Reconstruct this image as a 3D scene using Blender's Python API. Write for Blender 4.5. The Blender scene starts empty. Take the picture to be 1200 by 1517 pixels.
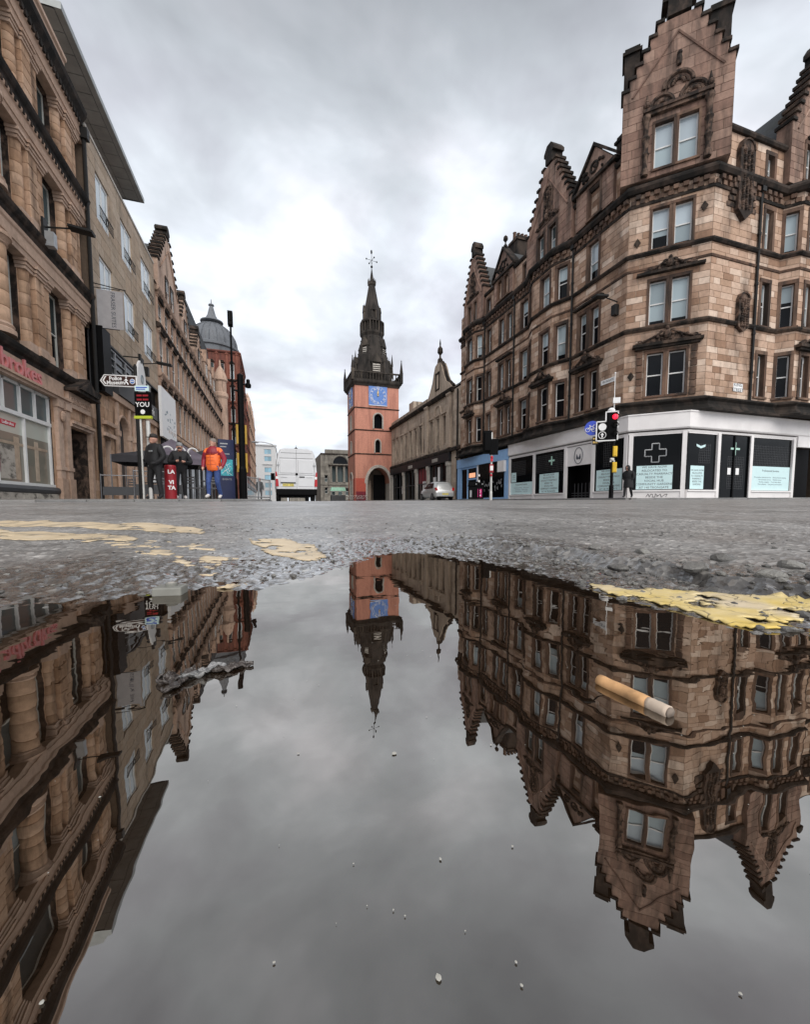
import bpy, math, random
import numpy as np
from math import sin, cos, pi, radians, atan2, sqrt, hypot
from mathutils import Vector, Matrix
random.seed(7)
rng = np.random.default_rng(5)
S = bpy.context.scene
COL = S.collection

# ------------------------------------------------------------------ camera, sky, sun, exposure
CAM_H = 0.07
YAW = atan2(195.0, 600.0)
cd = bpy.data.cameras.new('camera')
cam = bpy.data.objects.new('camera', cd)
COL.objects.link(cam)
cam.location = (0, 0, CAM_H)
cam.rotation_euler = (radians(90 - 4.1), 0, -YAW)
cd.sensor_fit = 'VERTICAL'
cd.sensor_height = 36
cd.lens = 600 / 1517 * 36
cd.shift_y = 31.5 / 1517
cd.clip_start = 0.004
cd.clip_end = 2000
S.camera = cam

SUN_EL, SUN_AZ = 46.0, 178.0          # compass style, street runs along +Y
W = bpy.data.worlds.new('World')
S.world = W
W.use_nodes = True
nt = W.node_tree
nt.nodes.clear()
def N(t, typ, **kw):
    n = t.nodes.new(typ)
    for k, v in kw.items():
        setattr(n, k, v)
    return n
def ramp(t, pts, interp='LINEAR'):
    n = t.nodes.new('ShaderNodeValToRGB')
    e = n.color_ramp.elements
    if len(pts) == 1: pts = [(0.0, pts[0][1]), (1.0, pts[0][1])]
    while len(e) < len(pts):
        e.new(0.5)
    for i, (p, c) in enumerate(pts):
        e[i].position = p
        e[i].color = (c, c, c, 1) if isinstance(c, (int, float)) else (c[0], c[1], c[2], 1)
    n.color_ramp.interpolation = interp
    return n
def math_(t, op, a, b=None, c=None):
    n = t.nodes.new('ShaderNodeMath')
    n.operation = op
    for i, x in enumerate((a, b, c)):
        if x is None: continue
        if isinstance(x, (int, float)): n.inputs[i].default_value = x
        else: t.links.new(x, n.inputs[i])
    return n.outputs[0]
def mixc(t, fac, a, b, blend='MIX'):
    n = t.nodes.new('ShaderNodeMix')
    n.data_type = 'RGBA'
    n.blend_type = blend
    for i, x in ((0, fac), (6, a), (7, b)):
        if isinstance(x, (int, float)): n.inputs[i].default_value = x if i == 0 else (x, x, x, 1)
        elif isinstance(x, tuple): n.inputs[i].default_value = (x[0], x[1], x[2], 1)
        else: t.links.new(x, n.inputs[i])
    return n.outputs[2]
def noise(t, vec, scale, detail=4, rough=0.55, dist=0.0):
    n = t.nodes.new('ShaderNodeTexNoise')
    n.inputs['Scale'].default_value = scale
    n.inputs['Detail'].default_value = detail
    n.inputs['Roughness'].default_value = rough
    n.inputs['Distortion'].default_value = dist
    if vec is not None: t.links.new(vec, n.inputs['Vector'])
    return n.outputs['Fac']
sky = N(nt, 'ShaderNodeTexSky', sky_type='NISHITA', sun_disc=False, sun_elevation=radians(SUN_EL),
        sun_rotation=radians(SUN_AZ), air_density=1.0, dust_density=3.0)
tc = N(nt, 'ShaderNodeTexCoord')
sep = N(nt, 'ShaderNodeSeparateXYZ')
nt.links.new(tc.outputs['Generated'], sep.inputs[0])
zc = math_(nt, 'ADD', math_(nt, 'ABSOLUTE', sep.outputs[2]), 0.22)
cx = math_(nt, 'DIVIDE', sep.outputs[0], zc)
cy = math_(nt, 'DIVIDE', sep.outputs[1], zc)
comb = N(nt, 'ShaderNodeCombineXYZ')
nt.links.new(cx, comb.inputs[0]); nt.links.new(cy, comb.inputs[1])
n1 = noise(nt, comb.outputs[0], 1.15, 5, 0.52, 0.25)
n2 = noise(nt, comb.outputs[0], 3.1, 5, 0.52, 0.3)
nn = math_(nt, 'ADD', math_(nt, 'MULTIPLY', n1, 0.66), math_(nt, 'MULTIPLY', n2, 0.34))
# overcast layer: thinner and whiter towards the horizon, thick and grey overhead
el = ramp(nt, [(0.0, 0.56), (0.23, 0.55), (0.48, 0.53), (0.61, 0.44), (0.72, 0.31), (0.82, 0.235), (1.0, 0.22)])
nt.links.new(sep.outputs[2], el.inputs[0])
cl = ramp(nt, [(0.33, 0.6), (0.43, 0.82), (0.51, 1.06), (0.60, 1.5)])
nt.links.new(nn, cl.inputs[0])
tint = ramp(nt, [(0.36, (0.95, 0.96, 1.07)), (0.5, (0.925, 0.985, 1.06)), (0.62, (0.97, 0.985, 1.06))])
nt.links.new(n1, tint.inputs[0])
lum = math_(nt, 'MULTIPLY', el.outputs[0], cl.outputs[0])
cloud = mixc(nt, 1.0, tint.outputs[0], lum, 'MULTIPLY')
cloud10 = mixc(nt, 1.0, cloud, 10.0, 'MULTIPLY')
bgcol = mixc(nt, 0.95, sky.outputs[0], cloud10)
bg = N(nt, 'ShaderNodeBackground')
bg.inputs['Strength'].default_value = 0.1
nt.links.new(bgcol, bg.inputs['Color'])
wo = N(nt, 'ShaderNodeOutputWorld')
nt.links.new(bg.outputs[0], wo.inputs[0])

sl = bpy.data.lights.new('sun', 'SUN')
sl.energy = 1.5
sl.angle = radians(60)
sl.color = (1.0, 0.955, 0.89)
so = bpy.data.objects.new('sun', sl)
COL.objects.link(so)
_d = Vector((sin(radians(SUN_AZ)) * cos(radians(SUN_EL)), cos(radians(SUN_AZ)) * cos(radians(SUN_EL)), sin(radians(SUN_EL))))
so.rotation_euler = _d.to_track_quat('Z', 'Y').to_euler()
so.location = (0, -20, 60)
vs_ = S.view_settings
S.display_settings.display_device = 'sRGB'
vs_.view_transform = 'Standard'
vs_.look = 'None'
vs_.exposure = 0.85
vs_.gamma = 1.0
vs_.use_curve_mapping = False
S.cycles.max_bounces = 6
S.cycles.diffuse_bounces = 3
S.cycles.glossy_bounces = 4
S.cycles.transparent_max_bounces = 8

# ------------------------------------------------------------------ materials
MATS = {}
def newmat(name):
    m = bpy.data.materials.new(name)
    m.use_nodes = True
    t = m.node_tree
    b = t.nodes['Principled BSDF']
    MATS[name] = m
    return m, t, b
def bump(t, b, h, strength, dist=0.02):
    n = t.nodes.new('ShaderNodeBump')
    n.inputs['Strength'].default_value = strength
    n.inputs['Distance'].default_value = dist
    t.links.new(h, n.inputs['Height'])
    t.links.new(n.outputs[0], b.inputs['Normal'])
def pos(t, scale=None):
    g = t.nodes.new('ShaderNodeNewGeometry')
    if scale is None: return g.outputs['Position'], g
    m = t.nodes.new('ShaderNodeMapping')
    m.inputs['Scale'].default_value = scale
    t.links.new(g.outputs['Position'], m.inputs['Vector'])
    return m.outputs[0], g
def plain(name, col, rough=0.6, metal=0.0, var=0.12, vscale=3.0, bmp=0.0, bscale=60, spec=None, emit=0):
    m, t, b = newmat(name)
    p, g = pos(t)
    f = noise(t, p, vscale, 5, 0.6)
    r = ramp(t, [(0.3, tuple(c * (1 - var) for c in col)), (0.7, tuple(min(1, c * (1 + var)) for c in col))])
    t.links.new(f, r.inputs[0])
    t.links.new(r.outputs[0], b.inputs['Base Color'])
    b.inputs['Roughness'].default_value = rough
    b.inputs['Metallic'].default_value = metal
    if spec is not None: b.inputs['Specular IOR Level'].default_value = spec
    if bmp: bump(t, b, noise(t, p, bscale, 4, 0.6), bmp, 0.01)
    if emit:
        b.inputs['Emission Color'].default_value = (col[0], col[1], col[2], 1)
        b.inputs['Emission Strength'].default_value = emit
    return m
def stone(name, cols, soot=(0.03, 0.026, 0.024), soot_amt=0.6, lo=0.52, hi=0.72, rough=0.9, bmp=0.35, streak=(1.3, 1.3, 0.22)):
    """weathered sandstone: every block its own tone, soot in run-off streaks and blotches"""
    m, t, b = newmat(name)
    p, g = pos(t)
    oi = t.nodes.new('ShaderNodeObjectInfo')
    rnd = math_(t, 'FRACT', math_(t, 'ADD', math_(t, 'MULTIPLY', g.outputs['Random Per Island'], 7.31), oi.outputs['Random']))
    k = len(cols)
    r = ramp(t, [((i + 0.5) / k, c) for i, c in enumerate(cols)])
    t.links.new(rnd, r.inputs[0])
    fine = ramp(t, [(0.25, 0.78), (0.75, 1.18)])
    t.links.new(noise(t, p, 5.0, 6, 0.65), fine.inputs[0])
    c1 = mixc(t, 1.0, r.outputs[0], fine.outputs[0], 'MULTIPLY')
    sp, _ = pos(t, streak)
    sn = noise(t, sp, 1.0, 6, 0.62, 0.4)
    sm = ramp(t, [(lo, 0.0), (hi, soot_amt)])
    t.links.new(sn, sm.inputs[0])
    c2 = mixc(t, sm.outputs[0], c1, soot)
    t.links.new(c2, b.inputs['Base Color'])
    b.inputs['Roughness'].default_value = rough
    b.inputs['Specular IOR Level'].default_value = 0.25
    bump(t, b, noise(t, p, 22, 6, 0.7), bmp, 0.03)
    return m
def glass(name, col, rough=0.03, ior=1.9, var=0.3):
    m, t, b = newmat(name)
    p, g = pos(t)
    oi = t.nodes.new('ShaderNodeObjectInfo')
    r = ramp(t, [(0.0, tuple(c * (1 - var) for c in col)), (1.0, tuple(c * (1 + var) for c in col))])
    t.links.new(oi.outputs['Random'], r.inputs[0])
    t.links.new(r.outputs[0], b.inputs['Base Color'])
    b.inputs['Roughness'].default_value = rough
    b.inputs['IOR'].default_value = ior
    bump(t, b, noise(t, p, 1.3, 2, 0.5), 0.08, 0.05)
    return m

stone('tenement_sandstone', [(0.3, 0.185, 0.125), (0.44, 0.295, 0.21), (0.52, 0.365, 0.275), (0.37, 0.235, 0.165), (0.57, 0.42, 0.325), (0.46, 0.31, 0.225), (0.66, 0.52, 0.42)], soot=(0.05, 0.032, 0.024), soot_amt=0.85, lo=0.48, hi=0.74, streak=(1.1, 1.1, 0.3))
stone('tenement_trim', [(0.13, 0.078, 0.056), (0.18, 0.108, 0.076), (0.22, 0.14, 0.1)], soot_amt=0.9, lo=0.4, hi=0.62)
stone('tenement_gable_stone', [(0.25, 0.155, 0.12), (0.33, 0.215, 0.165), (0.38, 0.255, 0.2), (0.28, 0.175, 0.135)], soot_amt=0.9, lo=0.44, hi=0.7)
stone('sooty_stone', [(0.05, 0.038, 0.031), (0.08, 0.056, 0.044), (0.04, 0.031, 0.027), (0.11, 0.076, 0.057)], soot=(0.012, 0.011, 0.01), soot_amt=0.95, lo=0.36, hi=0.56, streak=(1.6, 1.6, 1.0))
stone('carved_stone', [(0.13, 0.085, 0.065), (0.18, 0.12, 0.09)], soot=(0.02, 0.016, 0.014), soot_amt=0.95, lo=0.38, hi=0.56, streak=(3, 3, 2))
stone('lime_mortar', [(0.5, 0.42, 0.33)], soot_amt=0.8, lo=0.5, hi=0.7)
stone('dark_mortar', [(0.16, 0.12, 0.09)], soot_amt=0.6)
stone('golden_sandstone', [(0.5, 0.325, 0.215), (0.6, 0.41, 0.29), (0.55, 0.36, 0.24), (0.42, 0.26, 0.165)], soot=(0.05, 0.03, 0.02), soot_amt=0.9, lo=0.49, hi=0.7, streak=(1.5, 1.5, 0.4))
stone('golden_band_stone', [(0.5, 0.355, 0.27), (0.56, 0.41, 0.32), (0.46, 0.32, 0.24)], soot_amt=0.7, lo=0.56, hi=0.78, streak=(0.7, 0.7, 0.5))
stone('beige_panel_stone', [(0.44, 0.35, 0.27), (0.5, 0.405, 0.315), (0.38, 0.3, 0.225), (0.46, 0.355, 0.265)], soot_amt=0.45, lo=0.5, hi=0.76, bmp=0.12)
stone('pink_buff_stone', [(0.44, 0.3, 0.225), (0.53, 0.375, 0.29), (0.58, 0.425, 0.33), (0.4, 0.265, 0.195)], soot_amt=0.8, lo=0.5, hi=0.72)
stone('red_sandstone', [(0.2, 0.075, 0.055), (0.26, 0.1, 0.07), (0.17, 0.065, 0.05)], soot_amt=0.7, lo=0.48, hi=0.7)
stone('grey_civic_stone', [(0.24, 0.22, 0.19), (0.29, 0.27, 0.235), (0.2, 0.185, 0.16)], soot_amt=0.6, lo=0.45, hi=0.7)
stone('theatre_stone', [(0.47, 0.38, 0.3), (0.54, 0.44, 0.35), (0.42, 0.33, 0.26)], soot_amt=0.8, lo=0.48, hi=0.7)
stone('orange_render', [(0.56, 0.26, 0.19)], soot=(0.3, 0.13, 0.1), soot_amt=0.75, lo=0.42, hi=0.7, bmp=0.1)
stone('steeple_stone', [(0.05, 0.043, 0.038), (0.075, 0.063, 0.053), (0.038, 0.033, 0.03), (0.1, 0.082, 0.066)], soot=(0.015, 0.014, 0.013), soot_amt=0.85, lo=0.42, hi=0.62)
stone('slate', [(0.075, 0.08, 0.085), (0.1, 0.105, 0.11), (0.06, 0.064, 0.07)], soot=(0.05, 0.055, 0.03), soot_amt=0.5)
stone('lead_sheet', [(0.13, 0.14, 0.155), (0.16, 0.17, 0.185)], soot_amt=0.4, rough=0.55)
stone('plinth_stone', [(0.45, 0.41, 0.36), (0.5, 0.46, 0.4)], soot_amt=0.75, lo=0.5, hi=0.62, streak=(2, 2, 3))
plain('white_timber', (0.74, 0.74, 0.73), 0.5, var=0.06)
plain('cream_timber', (0.62, 0.62, 0.57), 0.5, var=0.08)
plain('shop_white', (0.8, 0.775, 0.77), 0.55, var=0.07, vscale=1.3)
plain('shop_blue', (0.27, 0.47, 0.76), 0.5, var=0.08)
plain('black_paint', (0.0035, 0.0035, 0.004), 0.5, var=0.25, spec=0.08)
plain('black_fascia', (0.014, 0.015, 0.018), 0.5, var=0.2, spec=0.25)
plain('charcoal', (0.045, 0.046, 0.05), 0.55)
plain('grey_metal', (0.35, 0.36, 0.37), 0.45, 0.5)
plain('pole_grey', (0.55, 0.55, 0.53), 0.5, 0.2)
plain('zinc_panel', (0.3, 0.32, 0.32), 0.5, 0.15, var=0.18, vscale=1.2)
plain('iron', (0.012, 0.012, 0.012), 0.55, 0.0, spec=0.25)
plain('poster_blue', (0.6, 0.8, 0.82), 0.5, var=0.04)
plain('ink', (0.06, 0.07, 0.09), 0.6, var=0.1)
plain('faded_ink', (0.22, 0.28, 0.32), 0.6, var=0.1)
plain('white_print', (0.82, 0.82, 0.82), 0.5, var=0.03)
plain('mint_print', (0.45, 0.7, 0.6), 0.5)
plain('blue_print', (0.03, 0.07, 0.5), 0.45)
plain('red_print', (0.55, 0.02, 0.04), 0.5)
plain('letter_pink', (0.62, 0.2, 0.2), 0.45, var=0.06)
plain('brown_sign', (0.05, 0.022, 0.018), 0.4)
plain('yellow_plastic', (0.72, 0.46, 0.03), 0.45)
plain('lime_print', (0.5, 0.58, 0.04), 0.5)
plain('magenta', (0.6, 0.02, 0.2), 0.5)
plain('clock_blue', (0.1, 0.22, 0.56), 0.5, var=0.12)
plain('gold', (0.8, 0.55, 0.18), 0.35, 0.4)
plain('maroon_board', (0.17, 0.008, 0.02), 0.5)
plain('red_board', (0.42, 0.075, 0.045), 0.6)
plain('stone_white', (0.42, 0.39, 0.35), 0.8, var=0.2)
plain('banner_grey', (0.36, 0.35, 0.36), 0.7, var=0.1)
plain('graffiti', (0.08, 0.07, 0.07), 0.7)
plain('warm_lit_sign', (0.75, 0.35, 0.2), 0.5, emit=0.6)
plain('red_lamp', (1.0, 0.01, 0.03), 0.3, emit=1.6)
glass('dark_glass', (0.006, 0.007, 0.009), ior=1.24)
glass('shop_glass', (0.004, 0.005, 0.006), ior=1.22, rough=0.08)
glass('blind_glass', (0.34, 0.42, 0.45), ior=1.7, var=0.3)
glass('grey_glass', (0.07, 0.09, 0.092), ior=1.35, var=0.5)
glass('bright_glass', (0.46, 0.54, 0.59), ior=1.8, var=0.18)
glass('shop_interior_glass', (0.2, 0.19, 0.155), ior=1.45, var=0.25)
glass('pale_film_glass', (0.5, 0.53, 0.47), ior=1.45, var=0.05)

# ------------------------------------------------------------------ mesh helpers
def frame2(A, B, z=0.0):
    """local x from A to B, y into the building (left of travel), z up"""
    dx, dy = B[0] - A[0], B[1] - A[1]
    L = hypot(dx, dy); dx /= L; dy /= L
    return Matrix(((dx, -dy, 0, A[0]), (dy, dx, 0, A[1]), (0, 0, 1, z), (0, 0, 0, 1))), L
class MB:
    def __init__(s, M=None):
        s.v = []; s.f = []; s.m = []; s.M = M
    def at(s, M):
        s.M = M; return s
    def add(s, vs, fs, mi=0):
        n = len(s.v)
        if s.M is not None:
            M = s.M
            vs = [tuple(M @ Vector(p)) for p in vs]
        s.v.extend(vs)
        for f in fs:
            s.f.append([i + n for i in f]); s.m.append(mi)
        return s
    def box(s, x0, x1, y0, y1, z0, z1, mi=0):
        return s.add([(x0, y0, z0), (x1, y0, z0), (x1, y1, z0), (x0, y1, z0), (x0, y0, z1), (x1, y0, z1), (x1, y1, z1), (x0, y1, z1)],
                     [(0, 3, 2, 1), (4, 5, 6, 7), (0, 1, 5, 4), (1, 2, 6, 5), (2, 3, 7, 6), (3, 0, 4, 7)], mi)
    def block(s, x0, x1, y0, y1, z0, z1, c, mi=0):
        """box with its front (y0) edges chamfered by c"""
        return s.add([(x0, y1, z0), (x1, y1, z0), (x1, y1, z1), (x0, y1, z1), (x0, y0 + c, z0), (x1, y0 + c, z0), (x1, y0 + c, z1), (x0, y0 + c, z1),
                      (x0 + c, y0, z0 + c), (x1 - c, y0, z0 + c), (x1 - c, y0, z1 - c), (x0 + c, y0, z1 - c)],
                     [(0, 1, 5, 4), (1, 2, 6, 5), (2, 3, 7, 6), (3, 0, 4, 7), (4, 5, 9, 8), (5, 6, 10, 9), (6, 7, 11, 10), (7, 4, 8, 11), (8, 9, 10, 11)], mi)
    def quad(s, a, b, c, d, mi=0):
        return s.add([a, b, c, d], [(0, 1, 2, 3)], mi)
    def prism(s, poly, y0, y1, mi=0):
        """polygon in (x, z) counter-clockwise seen from -y, extruded from y0 to y1"""
        n = len(poly)
        vs = [(x, y0, z) for x, z in poly] + [(x, y1, z) for x, z in poly]
        fs = [tuple(range(n)), tuple(range(2 * n - 1, n - 1, -1))]
        fs += [(i, i + n, (i + 1) % n + n, (i + 1) % n) for i in range(n)]
        return s.add(vs, fs, mi)
    def prism_z(s, poly, z0, z1, mi=0):
        n = len(poly)
        vs = [(x, y, z0) for x, y in poly] + [(x, y, z1) for x, y in poly]
        fs = [tuple(range(n - 1, -1, -1)), tuple(range(n, 2 * n))]
        fs += [(i, (i + 1) % n, (i + 1) % n + n, i + n) for i in range(n)]
        return s.add(vs, fs, mi)
    def tube(s, a, b, r0, r1=None, n=8, mi=0, caps=True):
        r1 = r0 if r1 is None else r1
        a = Vector(a); b = Vector(b); d = (b - a).normalized()
        q = d.orthogonal().normalized(); w = d.cross(q)
        vs = []
        for p, r in ((a, r0), (b, r1)):
            for i in range(n):
                t = 2 * pi * (i + 0.5) / n
                vs.append(tuple(p + q * (r * cos(t)) + w * (r * sin(t))))
        fs = [(i, (i + 1) % n, (i + 1) % n + n, i + n) for i in range(n)]
        if caps: fs += [tuple(range(n - 1, -1, -1)), tuple(range(n, 2 * n))]
        return s.add(vs, fs, mi)
    def path(s, pts, r, n=6, mi=0):
        for a, b in zip(pts[:-1], pts[1:]): s.tube(a, b, r, r, n, mi)
        return s
    def lathe(s, prof, c=(0, 0, 0), n=16, mi=0, ph=0.0, sx=1, sy=1):
        vs = []
        for r, z in prof:
            for i in range(n):
                t = 2 * pi * i / n + ph
                vs.append((c[0] + r * cos(t) * sx, c[1] + r * sin(t) * sy, c[2] + z))
        fs = []
        for k in range(len(prof) - 1):
            for i in range(n):
                j = (i + 1) % n
                fs.append((k * n + i, k * n + j, (k + 1) * n + j, (k + 1) * n + i))
        fs.append(tuple(range(n - 1, -1, -1)))
        fs.append(tuple(range((len(prof) - 1) * n, len(prof) * n)))
        return s.add(vs, fs, mi)
    def ball(s, c, r, n=8, m=5, mi=0, sx=1, sy=1, sz=1):
        prof = [(max(1e-4, r * sin(pi * i / m)), -r * cos(pi * i / m) * sz) for i in range(m + 1)]
        return s.lathe(prof, c, n, mi, 0, sx, sy)
    def ring(s, c, R, r, ax='y', n=16, m=6, a0=0, a1=2 * pi, mi=0, R2=None):
        """torus (or an arc of one) about the axis ax"""
        R2 = R2 or R
        full = abs(a1 - a0 - 2 * pi) < 1e-6
        cnt = n if full else n + 1
        vs = []
        for i in range(cnt):
            t = a0 + (a1 - a0) * i / n
            for j in range(m):
                u = 2 * pi * j / m
                p, q, h = (R + r * cos(u)) * cos(t), (R2 + r * cos(u)) * sin(t), r * sin(u)
                if ax == 'y': vs.append((c[0] + p, c[1] + h, c[2] + q))
                elif ax == 'x': vs.append((c[0] + h, c[1] + p, c[2] + q))
                else: vs.append((c[0] + p, c[1] + q, c[2] + h))
        fs = []
        for i in range(n if full else n):
            k = (i + 1) % cnt
            for j in range(m):
                l = (j + 1) % m
                fs.append((i * m + j, k * m + j, k * m + l, i * m + l))
        return s.add(vs, fs, mi)
    def sweep(s, path, prof, closed=False, mi=0):
        """profile [(out, z)] swept along plan points; out is to the right of travel"""
        P = [Vector((p[0], p[1])) for p in path]
        n = len(P); offs = []
        for i in range(n):
            d0 = (P[i] - P[i - 1]).normalized() if (i > 0 or closed) else None
            d1 = (P[(i + 1) % n] - P[i]).normalized() if (i < n - 1 or closed) else None
            d0 = d0 or d1; d1 = d1 or d0
            n0 = Vector((d0.y, -d0.x)); n1 = Vector((d1.y, -d1.x))
            b = n0 + n1
            offs.append(b / max(0.35, b.dot(n0)))
        m = len(prof); vs = []
        for i in range(n):
            for o, z in prof:
                q = P[i] + offs[i] * o
                vs.append((q.x, q.y, z))
        fs = []
        for i in range(n if closed else n - 1):
            k = (i + 1) % n
            for j in range(m):
                l = (j + 1) % m
                fs.append((i * m + j, k * m + j, k * m + l, i * m + l))
        if not closed:
            fs.append(tuple(range(m))); fs.append(tuple(range((n - 1) * m + m - 1, (n - 1) * m - 1, -1)))
        return s.add(vs, fs, mi)
    def mesh(s, name, mats, smooth=False, off=None):
        me = bpy.data.meshes.new(name)
        me.from_pydata(s.v, [], s.f)
        if isinstance(mats, str): mats = [mats]
        for m in mats: me.materials.append(MATS[m])
        if len(mats) > 1: me.polygons.foreach_set('material_index', s.m)
        if smooth: me.polygons.foreach_set('use_smooth', [True] * len(me.polygons))
        if off is not None: me.transform(Matrix.Translation(off))
        me.update()
        return me
def thing(name, label, cat, loc=(0, 0, 0), rz=0.0, group=None):
    o = bpy.data.objects.new(name, None)
    COL.objects.link(o)
    o.empty_display_size = 0.2
    o.location = loc; o.rotation_euler = (0, 0, rz)
    o['label'] = label; o['category'] = cat
    if group: o['group'] = group
    return o
def top(o):
    while o.parent: o = o.parent
    return o
def obj(name, me, parent=None, loc=None, rz=None, kind=None, label=None):
    o = bpy.data.objects.new(name, me)
    COL.objects.link(o)
    if parent is not None: o.parent = parent
    if loc is not None: o.location = loc
    if rz is not None: o.rotation_euler = (0, 0, rz)
    if kind: o['kind'] = kind
    if label: o['label'] = label
    return o
def part(name, mb, mats, parent, kind=None, smooth=False, world=True, label=None):
    """mesh part; world=True means mb holds world coordinates and the (unrotated) root sits at its base"""
    if not mb.f: return None
    off = None
    if world and parent is not None:
        off = -Vector(top(parent).location)
    return obj(name, mb.mesh(name, mats, smooth, off), parent, kind=kind, label=label)
def solo(name, mb, mats, label, cat, loc=(0, 0, 0), rz=0, group=None, smooth=False):
    o = obj(name, mb.mesh(name, mats, smooth), None, loc, rz)
    o['label'] = label; o['category'] = cat
    if group: o['group'] = group
    return o
_tc = {}
def text_mesh(txt, size, ext=0.004, align='CENTER', squeeze=1.0, space=1.0, bold=0.0):
    cu = bpy.data.curves.new('lettering', 'FONT')
    cu.body = txt; cu.size = size; cu.extrude = ext; cu.align_x = align; cu.align_y = 'CENTER'
    cu.space_line = space; cu.resolution_u = 2; cu.offset = bold
    o = bpy.data.objects.new('lettering', cu)
    me = bpy.data.meshes.new_from_object(o)
    bpy.data.objects.remove(o); bpy.data.curves.remove(cu)
    if squeeze != 1.0: me.transform(Matrix.Diagonal((squeeze, 1, 1, 1)))
    me.transform(Matrix.Rotation(pi / 2, 4, 'X'))     # now reads in the x-z plane facing -y
    return me
def text(parent, txt, size, mat, M, name='lettering', **kw):
    """M: matrix placing the x-z reading plane (facing -y)"""
    me = text_mesh(txt, size, **kw)
    r = Vector(top(parent).matrix_basis.inverted() @ M.translation) if False else None
    me.transform(top(parent).matrix_basis.inverted() @ M)
    me.materials.clear(); me.materials.append(MATS[mat])
    return obj(name, me, parent)
# ------------------------------------------------------------------ ground: street, puddle
GP_D = [-200, 0.0, 0.6, 1, 2, 4, 8, 12, 30, 80, 400]
GP_Z = [0.02, 0.0, 0.0, 0.006, 0.03, 0.072, 0.13, 0.172, 0.345, 0.80, 3.6]
def smooth(a, b, x):
    t = np.clip((np.asarray(x, float) - a) / (b - a), 0, 1)
    return t * t * (3 - 2 * t)
def to_cam(x, y): return x * cos(YAW) - y * sin(YAW), x * sin(YAW) + y * cos(YAW)
def to_world(c, d): return c * cos(YAW) + d * sin(YAW), -c * sin(YAW) + d * cos(YAW)
PUDDLE = [(-0.55, 0.27), (-0.42, 0.276), (-0.336, 0.284), (-0.294, 0.29), (-0.251, 0.297), (-0.205, 0.312), (-0.18, 0.338), (-0.128, 0.344), (-0.109, 0.395), (-0.088, 0.47),
          (-0.05, 0.56), (0.0, 0.598), (0.05, 0.57), (0.085, 0.504), (0.129, 0.426), (0.158, 0.362), (0.174, 0.312), (0.183, 0.271), (0.209, 0.246), (0.232, 0.226), (0.27, 0.2),
          (0.36, 0.15), (0.42, 0.02), (0.36, -0.25), (0.0, -0.42), (-0.5, -0.3), (-0.72, 0.0), (-0.68, 0.2)]
def sdf(px, py, poly):
    """signed distance, negative inside"""
    d = np.full(px.shape, 1e9); ins = np.zeros(px.shape, bool)
    n = len(poly)
    for i in range(n):
        ax, ay = poly[i]; bx, by = poly[(i + 1) % n]
        ex, ey = bx - ax, by - ay
        t = np.clip(((px - ax) * ex + (py - ay) * ey) / (ex * ex + ey * ey), 0, 1)
        d = np.minimum(d, np.hypot(px - ax - t * ex, py - ay - t * ey))
        c = ((ay > py) != (by > py)) & (px < (bx - ax) * (py - ay) / (by - ay + 1e-12) + ax)
        ins ^= c
    return np.where(ins, -d, d)
def vnoise(x, y, seed=0):
    """smooth value noise, numpy"""
    xi = np.floor(x).astype(np.int64); yi = np.floor(y).astype(np.int64)
    fx = x - xi; fy = y - yi
    def h(a, b):
        v = (a * 374761393 + b * 668265263 + seed * 974634773) & 0x7fffffff
        v = ((v ^ (v >> 13)) * 1274126177) & 0x7fffffff
        return ((v ^ (v >> 16)) & 0xffff) / 65535.0
    ux = fx * fx * (3 - 2 * fx); uy = fy * fy * (3 - 2 * fy)
    return (h(xi, yi) * (1 - ux) + h(xi + 1, yi) * ux) * (1 - uy) + (h(xi, yi + 1) * (1 - ux) + h(xi + 1, yi + 1) * ux) * uy
def fbm(x, y, sc, octs=4, seed=0, gain=0.5):
    v = 0; a = 1; tot = 0
    for i in range(octs):
        v = v + a * vnoise(x * sc + i * 17.3, y * sc - i * 9.1, seed + i); tot += a
        a *= gain; sc *= 2.03
    return v / tot - 0.5
def cells(x, y, sc, seed=0):
    """rounded aggregate: distance to the nearest jittered point"""
    x = x * sc; y = y * sc
    xi = np.floor(x); yi = np.floor(y); best = np.full(x.shape, 9.0)
    for ox in (-1, 0, 1):
        for oy in (-1, 0, 1):
            a = (xi + ox).astype(np.int64); b = (yi + oy).astype(np.int64)
            def h(a, b, s):
                v = (a * 374761393 + b * 668265263 + s * 974634773) & 0x7fffffff
                v = ((v ^ (v >> 13)) * 1274126177) & 0x7fffffff
                return ((v ^ (v >> 16)) & 0xffff) / 65535.0
            jx = a + h(a, b, seed + 1); jy = b + h(a, b, seed + 2)
            best = np.minimum(best, np.hypot(x - jx, y - jy))
    return best
def ground_base(c, d):
    """large shape of the ground in camera-aligned plan coordinates"""
    r = np.hypot(c, d) * np.sign(d)
    z = np.interp(d, GP_D, GP_Z)
    lat = np.where(c < 0, 0.0065, 0.0038) * np.clip(c, -60, 60) * smooth(3, 11, d)
    return z + lat
def ground_z(x, y):
    c, d = to_cam(x, y)
    return float(ground_base(np.array([c]), np.array([d]))[0])
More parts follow.
